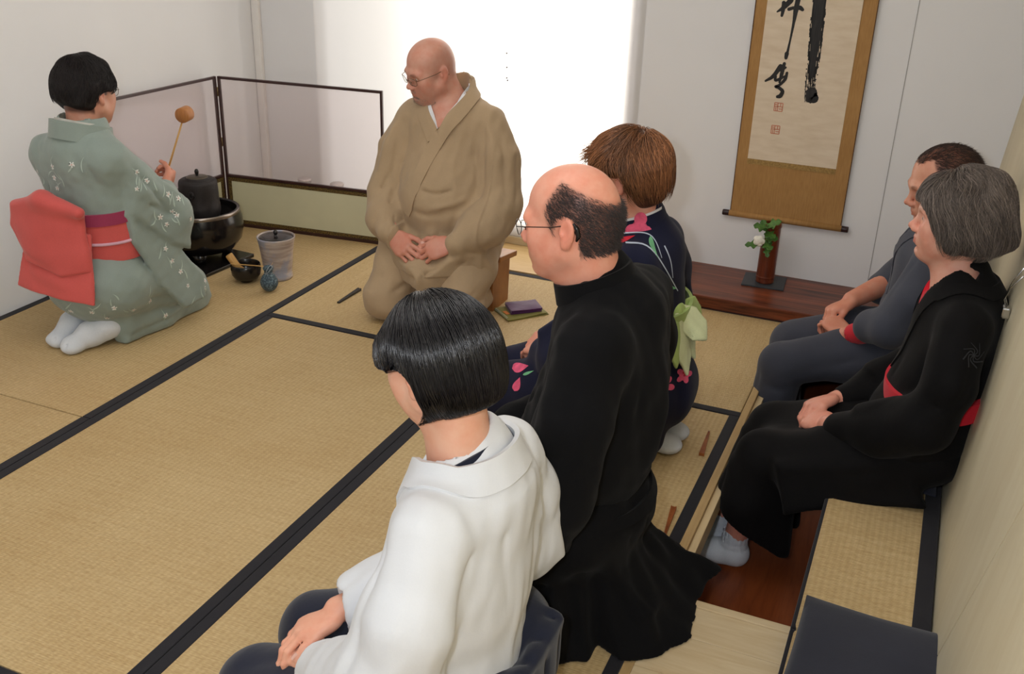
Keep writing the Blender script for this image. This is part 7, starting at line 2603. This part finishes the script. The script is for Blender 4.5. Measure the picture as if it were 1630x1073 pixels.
def screen_panel(L_, ang, ox, oy):
    root = bpy.data.objects.new('screen_panel', None)
    link(root, scn)
    root.location = (ox, oy, 0)
    root.rotation_euler = (0, 0, ang)
    w, d = 0.0110, 0.007
    MB().box((0, -d, 0), (w, d, SH), 0.002).build('stile', M_fr, root)
    MB().box((L_ - w, -d, 0), (L_, d, SH), 0.002).build('stile', M_fr, root)
    MB().box((w, -d, SH - 0.012), (L_ - w, d, SH), 0.002).build('top_rail', M_fr, root)
    MB().box((w, -d, 0.0), (L_ - w, d, 0.016), 0.002).build('bottom_rail', M_fr, root)
    MB().box((w, -d, 0.238), (L_ - w, d, 0.250), 0.002).build('middle_rail', M_fr, root)
    MB().box((w, -0.0012, 0.250), (L_ - w, 0.0012, SH - 0.012)).build('clear_pane', M_scr, root)
    MB().box((w, -0.004, 0.016), (L_ - w, 0.004, 0.236)).build('lower_panel', M_cream, root)
    mb = MB()
    b = 0.017
    mb.box((w, -0.0055, 0.236 - b), (L_ - w, 0.0055, 0.236)).box((w, -0.0055, 0.016), (L_ - w, 0.0055, 0.016 + b))
    mb.box((w, -0.0055, 0.016 + b), (w + b, 0.0055, 0.236 - b)).box((L_ - w - b, -0.0055, 0.016 + b), (L_ - w, 0.0055, 0.236 - b))
    mb.build('brocade_border', M_gold, root)


screen_panel(0.805, math.atan2(0.095, 0.875), 0.0045, 0.004)
screen_panel(0.805, R(-93.0), -0.0045, -0.004)
for zz in (0.08, 0.40, 0.63):
    MB().lathe([(0.0, -0.02), (0.004, -0.02), (0.004, 0.02), (0.0, 0.02)], 10, (0, 0, zz)).build('hinge', plain('hinge_brass', rgb(150, 130, 90), 0.35, 0.8), scn, True)

# two small glass jars on the floor strip behind the screen
M_gls = NT('thin_glass')
tr = M_gls.n('BsdfTransparent')
tr.inputs[0].default_value = (0.88, 0.86, 0.86, 1)
gl = M_gls.n('BsdfGlossy')
gl.inputs['Roughness'].default_value = 0.05
mx = M_gls.n('MixShader')
mx.inputs[0].default_value = 0.14
M_gls.l(tr.outputs[0], mx.inputs[1])
M_gls.l(gl.outputs[0], mx.inputs[2])
M_gls.l(mx.outputs[0], M_gls.out.inputs[0])
for k, (x, lab) in enumerate(((-2.762, 'clear glass jar behind the screen, the one nearer the left wall'), (-2.580, 'clear glass jar behind the screen, the one nearer the window'))):
    g_ = empty('glass_jar', (x, 4.0, 0), 0, lab, 'jar', 'glass jars behind the screen')
    MB().lathe([(0.0, 0.002), (0.030, 0.0), (0.032, 0.004), (0.032, 0.195), (0.029, 0.198), (0.029, 0.006), (0.0, 0.005)], 28).build('glass', M_gls.m, g_, True)
    MB().lathe([(0.0, 0.208), (0.028, 0.207), (0.033, 0.203), (0.033, 0.196)], 28).build('lid', plain('jar_lid', rgb(206, 196, 192), 0.3, 0.5), g_, True)

# ---------------------------------------------------------------- hanging scroll
sr = empty('hanging_scroll', (-0.515, 4.135, 0.285), 0, 'tall hanging scroll with bold black brush writing on cream paper and ochre mounting', 'scroll')
t = NT('scroll_silk')
vv = t.coords((1, 1, 1))
f1 = t.noise(t.coords((200, 1, 20)), 1, 2)
c = t.ramp(t.noise(vv, 5, 3), [(0.3, rgb(164, 121, 68)), (0.7, rgb(180, 138, 84))])
t.set(t.mix(0.25, c, t.ramp(f1, [(0.3, rgb(140, 96, 44)), (0.7, rgb(196, 150, 88))])), 0.75)
M_silk = t.m
t = NT('scroll_paper')
t.set(t.ramp(t.noise(t.coords((2, 1, 8)), 5, 4), [(0.3, rgb(220, 201, 176)), (0.7, rgb(232, 216, 194))]), 0.85)
M_paper = t.m
M_ink = NT('ink')
M_ink.set(M_ink.ramp(M_ink.noise(M_ink.coords((80, 1, 8)), 2, 3), [(0.4, rgb(18, 17, 18)), (0.75, rgb(44, 40, 38))]), 0.6)
M_ink = M_ink.m
SX = 0.224
n = 40
vs = []
for i in range(n + 1):
    zz = 0.02 + (1.62) * i / n
    y = -0.0015 * math.sin(zz * 5) - 0.003 * math.exp(-zz / 0.05)
    vs += [(-SX, y - 0.0008, zz), (SX, y - 0.0008, zz), (SX, y + 0.0008, zz), (-SX, y + 0.0008, zz)]
fs = []
for i in range(n):
    for k in range(4):
        q = (k + 1) % 4
        fs.append((i * 4 + k, i * 4 + q, i * 4 + 4 + q, i * 4 + 4 + k))
MB().add(vs, fs).build('silk_mount', M_silk, sr)


def flat(name, x0, x1, z0, z1, mat, y):
    return MB().box((x0, y - 0.0006, z0), (x1, y, z1)).build(name, mat, sr)


PX0, PX1, PZ0 = -0.180, 0.170, 0.252
flat('paper', PX0, PX1, PZ0, 1.50, M_paper, -0.0028)
M_sb = plain('scroll_brocade', rgb(160, 128, 74), 0.7, var=0.28, vscale=160)
flat('brocade_strip', PX0, PX1, PZ0 - 0.022, PZ0, M_sb, -0.0030)
flat('brocade_strip', PX0, PX1, 1.50, 1.53, M_sb, -0.0030)
for s in (-1, 1):
    flat('edge_line', s * SX - 0.0016, s * SX + 0.0016, 0.02, 1.62, plain('scroll_edge', rgb(84, 52, 30), 0.7), -0.0022)
MB().lathe([(0.0, -0.228), (0.0125, -0.228), (0.0125, 0.228), (0.0, 0.228)], 20, M=Matrix.Translation((0, -0.004, 0.014)) @ Matrix.Rotation(R(90), 4, 'Y')).build('roller_silk', M_silk, sr, True)
for s in (-1, 1):
    MB().lathe([(0.0, -0.002), (0.011, -0.002), (0.0125, 0.003), (0.0125, 0.026), (0.011, 0.029), (0.0, 0.029)], 20, M=Matrix.Translation((s * 0.226, -0.004, 0.014)) @ Matrix.Rotation(R(90 * s), 4, 'Y')).build('roller_knob', plain('roller_dark', rgb(46, 28, 30), 0.3), sr, True)
MB().box((-SX, -0.006, 1.62), (SX, 0.006, 1.64), 0.003).build('top_rod', M_silk, sr)
MB().tube([(-0.1, 0, 1.64), (0, 0.004, 1.76), (0.1, 0, 1.64)], 0.002, 6).build('hanging_cord', M_cord, sr, True)


_ink_n = [0]


def brush(pts, w, seed, name='brush_stroke', dry=0.0):
    """one ink stroke on the paper: ragged edges; dry > 0 leaves streaks of bare paper"""
    _ink_n[0] += 1
    y = -0.0034 - 0.00012 * _ink_n[0]
    rs = np.random.RandomState(seed)
    P = smooth_path([(x, 0, zz) for x, zz in pts], 24 if dry > 0 else 8)[:, [0, 2]]
    T = np.gradient(P, axis=0)
    T /= np.maximum(np.linalg.norm(T, axis=1), 1e-9)[:, None]
    N_ = np.stack([-T[:, 1], T[:, 0]], 1)
    W = np.interp(np.linspace(0, 1, len(P)), np.linspace(0, 1, len(w)), w)
    k = 19 if dry > 0 else 1
    vs, fs = [], []
    for b in range(k):
        lo, hi = -1 + 2 * b / k, -1 + 2 * (b + 1) / k
        on = True
        prev = None
        for i in range(len(P)):
            if dry > 0:
                t_ = i / len(P)
                edge = abs(b - (k - 1) / 2) / ((k - 1) / 2)
                pr_ = dry * (0.12 + 0.95 * t_ ** 2) * (0.35 + 0.95 * edge)
                on = (rs.rand() > pr_) if rs.rand() < 0.45 else on
            j1 = lo - (0.10 * rs.rand() if b == 0 else 0.02)
            j2 = hi + (0.10 * rs.rand() if b == k - 1 else 0.02)
            a = P[i] + N_[i] * W[i] * j1
            c_ = P[i] + N_[i] * W[i] * j2
            if on:
                vs += [(a[0], y, a[1]), (c_[0], y, c_[1])]
                cur = len(vs) - 2
                if prev is not None:
                    fs.append((prev, prev + 1, cur + 1, cur))
                prev = cur
            else:
                prev = None
    if k == 1:
        for e, s_ in ((0, -1), (len(P) - 1, 1)):
            c0 = len(vs)
            vs.append((P[e][0], y, P[e][1]))
            m = 7
            for i in range(m + 1):
                an = -math.pi / 2 + math.pi * i / m
                d = T[e] * s_ * math.cos(an) + N_[e] * math.sin(an)
                q = P[e] + d * W[e] * (1 + 0.08 * rs.rand())
                vs.append((q[0], y, q[1]))
            fs += [(c0, c0 + 1 + i, c0 + 2 + i) for i in range(m)]
    me = MB().add(vs, fs).build(name, M_ink, sr)
    return me


# big vertical stroke ending in a dot
brush([(0.012, 1.30), (0.014, 1.05), (0.014, 0.85), (0.020, 0.72), (0.024, 0.60), (0.028, 0.50)], [0.026, 0.026, 0.026, 0.024, 0.022, 0.016], 3, dry=0.42)
brush([(0.013, 1.30), (0.014, 1.05), (0.015, 0.85), (0.020, 0.70), (0.024, 0.60)], [0.019, 0.019, 0.018, 0.015, 0.006], 5)
brush([(0.034, 0.540), (0.036, 0.521), (0.044, 0.517)], [0.019, 0.023, 0.018], 7)
# left column, first character: slanting stroke, short vertical, cross bar and long vertical
brush([(-0.093, 0.872), (-0.116, 0.845), (-0.138, 0.828)], [0.010, 0.008, 0.003], 11)
brush([(-0.118, 0.862), (-0.117, 0.835), (-0.119, 0.815)], [0.007, 0.007, 0.005], 12)
brush([(-0.096, 0.840), (-0.078, 0.846), (-0.056, 0.848), (-0.045, 0.842)], [0.006, 0.006, 0.008, 0.006], 13)
brush([(-0.066, 0.885), (-0.069, 0.840), (-0.071, 0.790), (-0.075, 0.730), (-0.080, 0.672)], [0.009, 0.009, 0.005, 0.0035, 0.005], 14)
brush([(-0.081, 0.676), (-0.082, 0.660)], [0.008, 0.006], 15)
# second character
brush([(-0.098, 0.626), (-0.122, 0.586), (-0.148, 0.566)], [0.009, 0.007, 0.004], 21)
brush([(-0.112, 0.604), (-0.090, 0.616), (-0.078, 0.624)], [0.004, 0.005, 0.004], 22)
brush([(-0.085, 0.638), (-0.090, 0.596), (-0.094, 0.566)], [0.006, 0.007, 0.004], 23)
brush([(-0.112, 0.588), (-0.110, 0.572), (-0.090, 0.582), (-0.072, 0.594)], [0.005, 0.005, 0.005, 0.003], 24)
brush([(-0.070, 0.604), (-0.074, 0.580), (-0.092, 0.556), (-0.108, 0.548), (-0.092, 0.544), (-0.078, 0.532), (-0.084, 0.514), (-0.094, 0.510)], [0.005, 0.006, 0.005, 0.004, 0.006, 0.007, 0.008, 0.006], 25)
# two pale red seals
M_seal = plain('seal_red', rgb(214, 140, 112), 0.8, var=0.1)
for zc in (0.470, 0.380):
    g = 0.016
    x0 = -0.085
    for (ax_, az, bx, bz) in ((-g, -g, -g, g), (-g, g, g, g), (g, g, g, -g), (g, -g, -g, -g), (-g * 0.2, -g, -g * 0.2, g), (-g, 0.1 * g, g, 0.1 * g), (-g, 0.55 * g, -0.3 * g, 0.55 * g), (0.1 * g, -0.45 * g, g, -0.45 * g), (0.45 * g, 0.2 * g, 0.45 * g, 0.9 * g), (-0.6 * g, -0.9 * g, -0.6 * g, -0.1 * g)):
        d = Vector((bx - ax_, bz - az)).normalized()
        nn = Vector((-d.y, d.x)) * 0.0017
        vs = [(x0 + ax_ + nn.x, -0.0044, zc + az + nn.y), (x0 + ax_ - nn.x, -0.0044, zc + az - nn.y), (x0 + bx - nn.x, -0.0044, zc + bz - nn.y), (x0 + bx + nn.x, -0.0044, zc + bz + nn.y)]
        MB().add(vs, [(0, 1, 2, 3)]).build('seal_line', M_seal, sr)

# ---------------------------------------------------------------- flower in a bamboo vase on a slate tile
stl = empty('slate_tile', (-0.548, 4.035, 0.055), R(4), 'dark slate tile under the bamboo vase in the alcove', 'tile')
MB().box((-0.085, -0.075, 0), (0.085, 0.075, 0.007), 0.0015).build('slate', plain('slate', rgb(58, 62, 66), 0.45, 0, 0.4, 0.12, 30, 0.3, 120, 0.001), stl)
vz = empty('bamboo_vase', (-0.545, 4.025, 0.062), R(-20), 'reddish brown bamboo vase with a cut window, on the slate tile', 'vase')
M_vase = wood('smoked_bamboo', rgb(128, 62, 36), rgb(74, 32, 22), (16, 16, 0.8), (0, 0, 0), 0.28, 1.0, 3)
s_ = Solid()
s_.cone((0, 0, 0.0), (0, 0, 0.26), 0.037, 0.036, 0)
s_.ell((0, 0, 0.026), (0.0385, 0.0385, 0.004), 0.004)
s_.ell((0, 0, 0.240), (0.0380, 0.0380, 0.004), 0.004)
s_.cut((0, 0, 0.001), (0, 0, -1), 0.001)
s_.cut((0, 0, 0.252), (0, 0, 1), 0.001)
s_.cone((0, 0, 0.03), (0, 0, 0.30), 0.031, 0.031, 0.001, 's')
s_.box((-0.03, -0.035, 0.192), (0.045, 0.045, 0.038), 0.006, 0.003, 's')
V, F = s_.mesh(0.003)
mesh_np('vase', V, F, M_vase, vz)
fl = empty('flower_arrangement', (-0.552, 4.005, 0.20), 0, 'white camellia bud with green leaves in the bamboo vase', 'flowers')
M_leaf = NT('leaf_green')
M_leaf.set(M_leaf.ramp(M_leaf.noise(M_leaf.coords(), 40, 3), [(0.3, rgb(52, 92, 40)), (0.7, rgb(92, 132, 58))]), 0.4, 0, 0.4)
M_leaf = M_leaf.m


def leaf(c, d, up, L_, w, name='leaf', lobes=True):
    d, up = unit(d), A(up, float)
    up = unit(up - d * (up @ d))
    s = np.cross(d, up)
    vs, fs = [], []
    n = 14
    for i in range(n + 1):
        t_ = i / n
        hw = w * math.sin(math.pi * min(1, t_ * 0.93 + 0.05)) ** 0.8
        if lobes:
            hw *= 1 + 0.38 * math.sin(t_ * math.pi * 5.0 + 0.6)
        cen = A(c) + d * L_ * t_ - up * (0.25 * L_ * t_ * t_)
        for k in (-1, -0.5, 0, 0.5, 1):
            vs.append(cen + s * hw * k + up * (abs(k) * 0.10 * L_ * (1 - 0.5 * t_)))
    for i in range(n):
        for k in range(4):
            a = i * 5 + k
            fs.append((a, a + 1, a + 6, a + 5))
    o = mesh_np(name, vs, fs, M_leaf, fl, True)
    sm = o.modifiers.new('thick', 'SOLIDIFY')
    sm.thickness = 0.0008
    return o


stem = plain('stem_green', rgb(86, 100, 52), 0.5)
MB().tube([(0.005, 0.012, -0.06), (-0.004, 0.0, 0.02), (-0.012, -0.02, 0.075), (-0.004, -0.02, 0.115)], [0.0022, 0.002, 0.0018, 0.0012], 7).build('stem', stem, fl, True)
MB().tube([(0.005, 0.012, -0.06), (-0.01, -0.008, 0.01), (-0.026, -0.03, 0.035)], [0.002, 0.0018, 0.0015], 7).build('stem', stem, fl, True)
for (c, d, L_, w) in (((-0.006, -0.02, 0.095), (-1, -0.2, 0.45), 0.055, 0.022), ((-0.004, -0.02, 0.105), (0.75, -0.2, 0.75), 0.060, 0.022), ((-0.004, -0.02, 0.10), (0.1, -0.8, 0.5), 0.050, 0.022),
                      ((-0.01, -0.02, 0.080), (0.8, -0.6, 0.1), 0.050, 0.020), ((-0.02, -0.03, 0.03), (-1, -0.25, 0.10), 0.062, 0.019), ((-0.01, -0.02, 0.040), (0.7, -0.7, -0.1), 0.050, 0.019), ((-0.005, -0.02, 0.055), (0.9, -0.3, 0.4), 0.05, 0.02), ((0.0, -0.02, 0.02), (0.4, -0.8, -0.6), 0.042, 0.012), ((-0.01, -0.015, 0.09), (-0.4, 0.1, 0.9), 0.045, 0.018)):
    leaf(c, d, (0, -0.5, 0.85), L_, w)
M_pet = plain('petal_white', rgb(240, 238, 226), 0.6, var=0.02)
fc = A([-0.028, -0.038, 0.052])
for k in range(9):
    a = 2 * math.pi * k / 5 + (0.3 if k >= 5 else 0)
    inner = k >= 5
    s_ = Solid()
    dirv = A([math.cos(a), -0.35, math.sin(a)]) * (0.5 if inner else 1)
    s_.ell(fc + dirv * 0.012 + A([0, -0.006 if inner else 0, 0]), (0.013, 0.008, 0.013), 0, 'u')
    V, F = s_.mesh(0.0035)
    mesh_np('petal', V, F, M_pet, fl)

# ---------------------------------------------------------------- small things on the mats
M_purple = cloth('purple_silk', rgb(78, 28, 82), 0.55, 700, 0.0005, 0.3, 30, 0.1, 0.3)
M_olive = cloth('olive_brocade', rgb(124, 118, 52), 0.7, 300, 0.0008, 0.2, 30, 0.2, 0.2)


def folded(name, cx, cy, z0, hx, hy, rz, layers, mat, label, cat, th=0.005, seed=0):
    r = empty(name, (cx, cy, z0), R(rz), label, cat)
    rs = np.random.RandomState(seed)
    for k in range(layers):
        n = 12
        vs, fs = [], []
        e = rs.uniform(-0.004, 0.004, 4)
        for side in (1, 0):
            for j_ in range(n + 1):
                for i_ in range(n + 1):
                    u, w = -1 + 2 * i_ / n, -1 + 2 * j_ / n
                    zz = th * k + (th * 0.92 if side else 0) * (1 - 0.35 * max(abs(u), abs(w)) ** 8)
                    zz += 0.0016 * math.sin(3 * u + k + seed) * math.cos(2.5 * w + k) * (1 if k else 0)
                    vs.append((u * hx + e[0] * w + e[2] * 0.5, w * hy + e[1] * u + e[3] * 0.5, max(0, zz)))
        m = (n + 1) ** 2
        for j_ in range(n):
            for i_ in range(n):
                a = j_ * (n + 1) + i_
                fs += [(a, a + 1, a + n + 2, a + n + 1), (m + a, m + a + n + 1, m + a + n + 2, m + a + 1)]
        rim = [i for i in range(n)] + [n + q * (n + 1) for q in range(n)] + [n * (n + 1) + n - i for i in range(n)] + [(n - q) * (n + 1) for q in range(n)]
        for a, b in zip(rim, rim[1:] + rim[:1]):
            fs.append((b, a, m + a, m + b))
        auto(mesh_np('fold_layer', vs, fs, mat, r), 50)
    return r


wrapper = folded('folded_cloth', -1.372, 3.40, 0.0, 0.066, 0.088, -40, 2, M_olive, 'olive brocade wrapper lying on the mat under the purple cloth', 'cloth', 0.005, 1)
mb = MB()
for k in range(13):
    mb.tube([(-0.050 + 0.008 * k, -0.081, 0.0098), (-0.047 + 0.008 * k, -0.086, 0.0112), (-0.045 + 0.008 * k, -0.0905, 0.006)], 0.0012, 5)
mb.build('edge_stitching', plain('stitch_cord', rgb(196, 196, 178), 0.7), wrapper, True)
MB().box((-0.012, -0.075, 0.0104), (0.022, -0.060, 0.0116), 0.0004).build('orange_tab', plain('tab_orange', rgb(206, 120, 52), 0.7), wrapper)
folded('folded_cloth', -1.368, 3.415, 0.0112, 0.046, 0.064, -48, 3, M_purple, 'folded purple silk cloth on the olive wrapper', 'cloth', 0.0055, 2)
M_fan = wood('fan_wood', rgb(160, 90, 42), rgb(126, 64, 28), (10, 2, 2))


def fan(x0, y0, x1, y1, w0, w1, label, mat=None, closed_dark=False):
    d = Vector((x1 - x0, y1 - y0, 0))
    L_ = d.length
    r = empty('folding_fan', (x0, y0, 0), math.atan2(d.y, d.x), label, 'fan', 'closed fans on the mats')
    for s in (-1, 1):
        h = 0.0075
        MB().add([(0, s * w0 * 0.30 - 0.001, 0.0005), (L_, s * w1 * 0.36 - 0.0016, 0.0005), (L_, s * w1 * 0.36 + 0.0016, 0.0005), (0, s * w0 * 0.30 + 0.001, 0.0005),
                  (0, s * w0 * 0.30 - 0.001, h), (L_, s * w1 * 0.36 - 0.0016, h * 1.5), (L_, s * w1 * 0.36 + 0.0016, h * 1.5), (0, s * w0 * 0.30 + 0.001, h)],
                 [(3, 2, 1, 0), (4, 5, 6, 7), (0, 1, 5, 4), (1, 2, 6, 5), (2, 3, 7, 6), (3, 0, 4, 7)]).build('guard', mat or M_fan, r)
    n = 6
    mb = MB()
    for k in range(n):
        y_0, y_1 = (-0.25 + 0.5 * k / (n - 1)) * w0 * 0.9, (-0.30 + 0.6 * k / (n - 1)) * w1 * 0.95
        mb.add([(0.004, y_0 - 0.0006, 0.001), (L_ * 0.998, y_1 - 0.0008, 0.001), (L_ * 0.998, y_1 + 0.0008, 0.001), (0.004, y_0 + 0.0006, 0.001),
                (0.004, y_0 - 0.0006, 0.0068), (L_ * 0.998, y_1 - 0.0008, 0.0100), (L_ * 0.998, y_1 + 0.0008, 0.0100), (0.004, y_0 + 0.0006, 0.0068)],
               [(3, 2, 1, 0), (4, 5, 6, 7), (0, 1, 5, 4), (1, 2, 6, 5), (2, 3, 7, 6), (3, 0, 4, 7)])
    mb.build('folded_leaf', mat or M_fan, r)
    MB().lathe([(0, -0.001), (0.0022, -0.001), (0.0022, 0.0095), (0, 0.0095)], 10, (0.006, 0, 0)).build('rivet', M_steel, r)


fan(-0.480, 2.782, -0.468, 2.632, 0.006, 0.017, 'small closed orange-brown fan on the mat behind the woman in navy')
fan(-0.458, 2.185, -0.470, 2.322, 0.006, 0.017, 'small closed orange-brown fan on the mat behind the man in black')
fan(-2.050, 3.150, -2.048, 3.310, 0.012, 0.018, 'dark closed fan with a silver rib on the mat beside the man in tan', plain('fan_dark', rgb(52, 48, 48), 0.4))
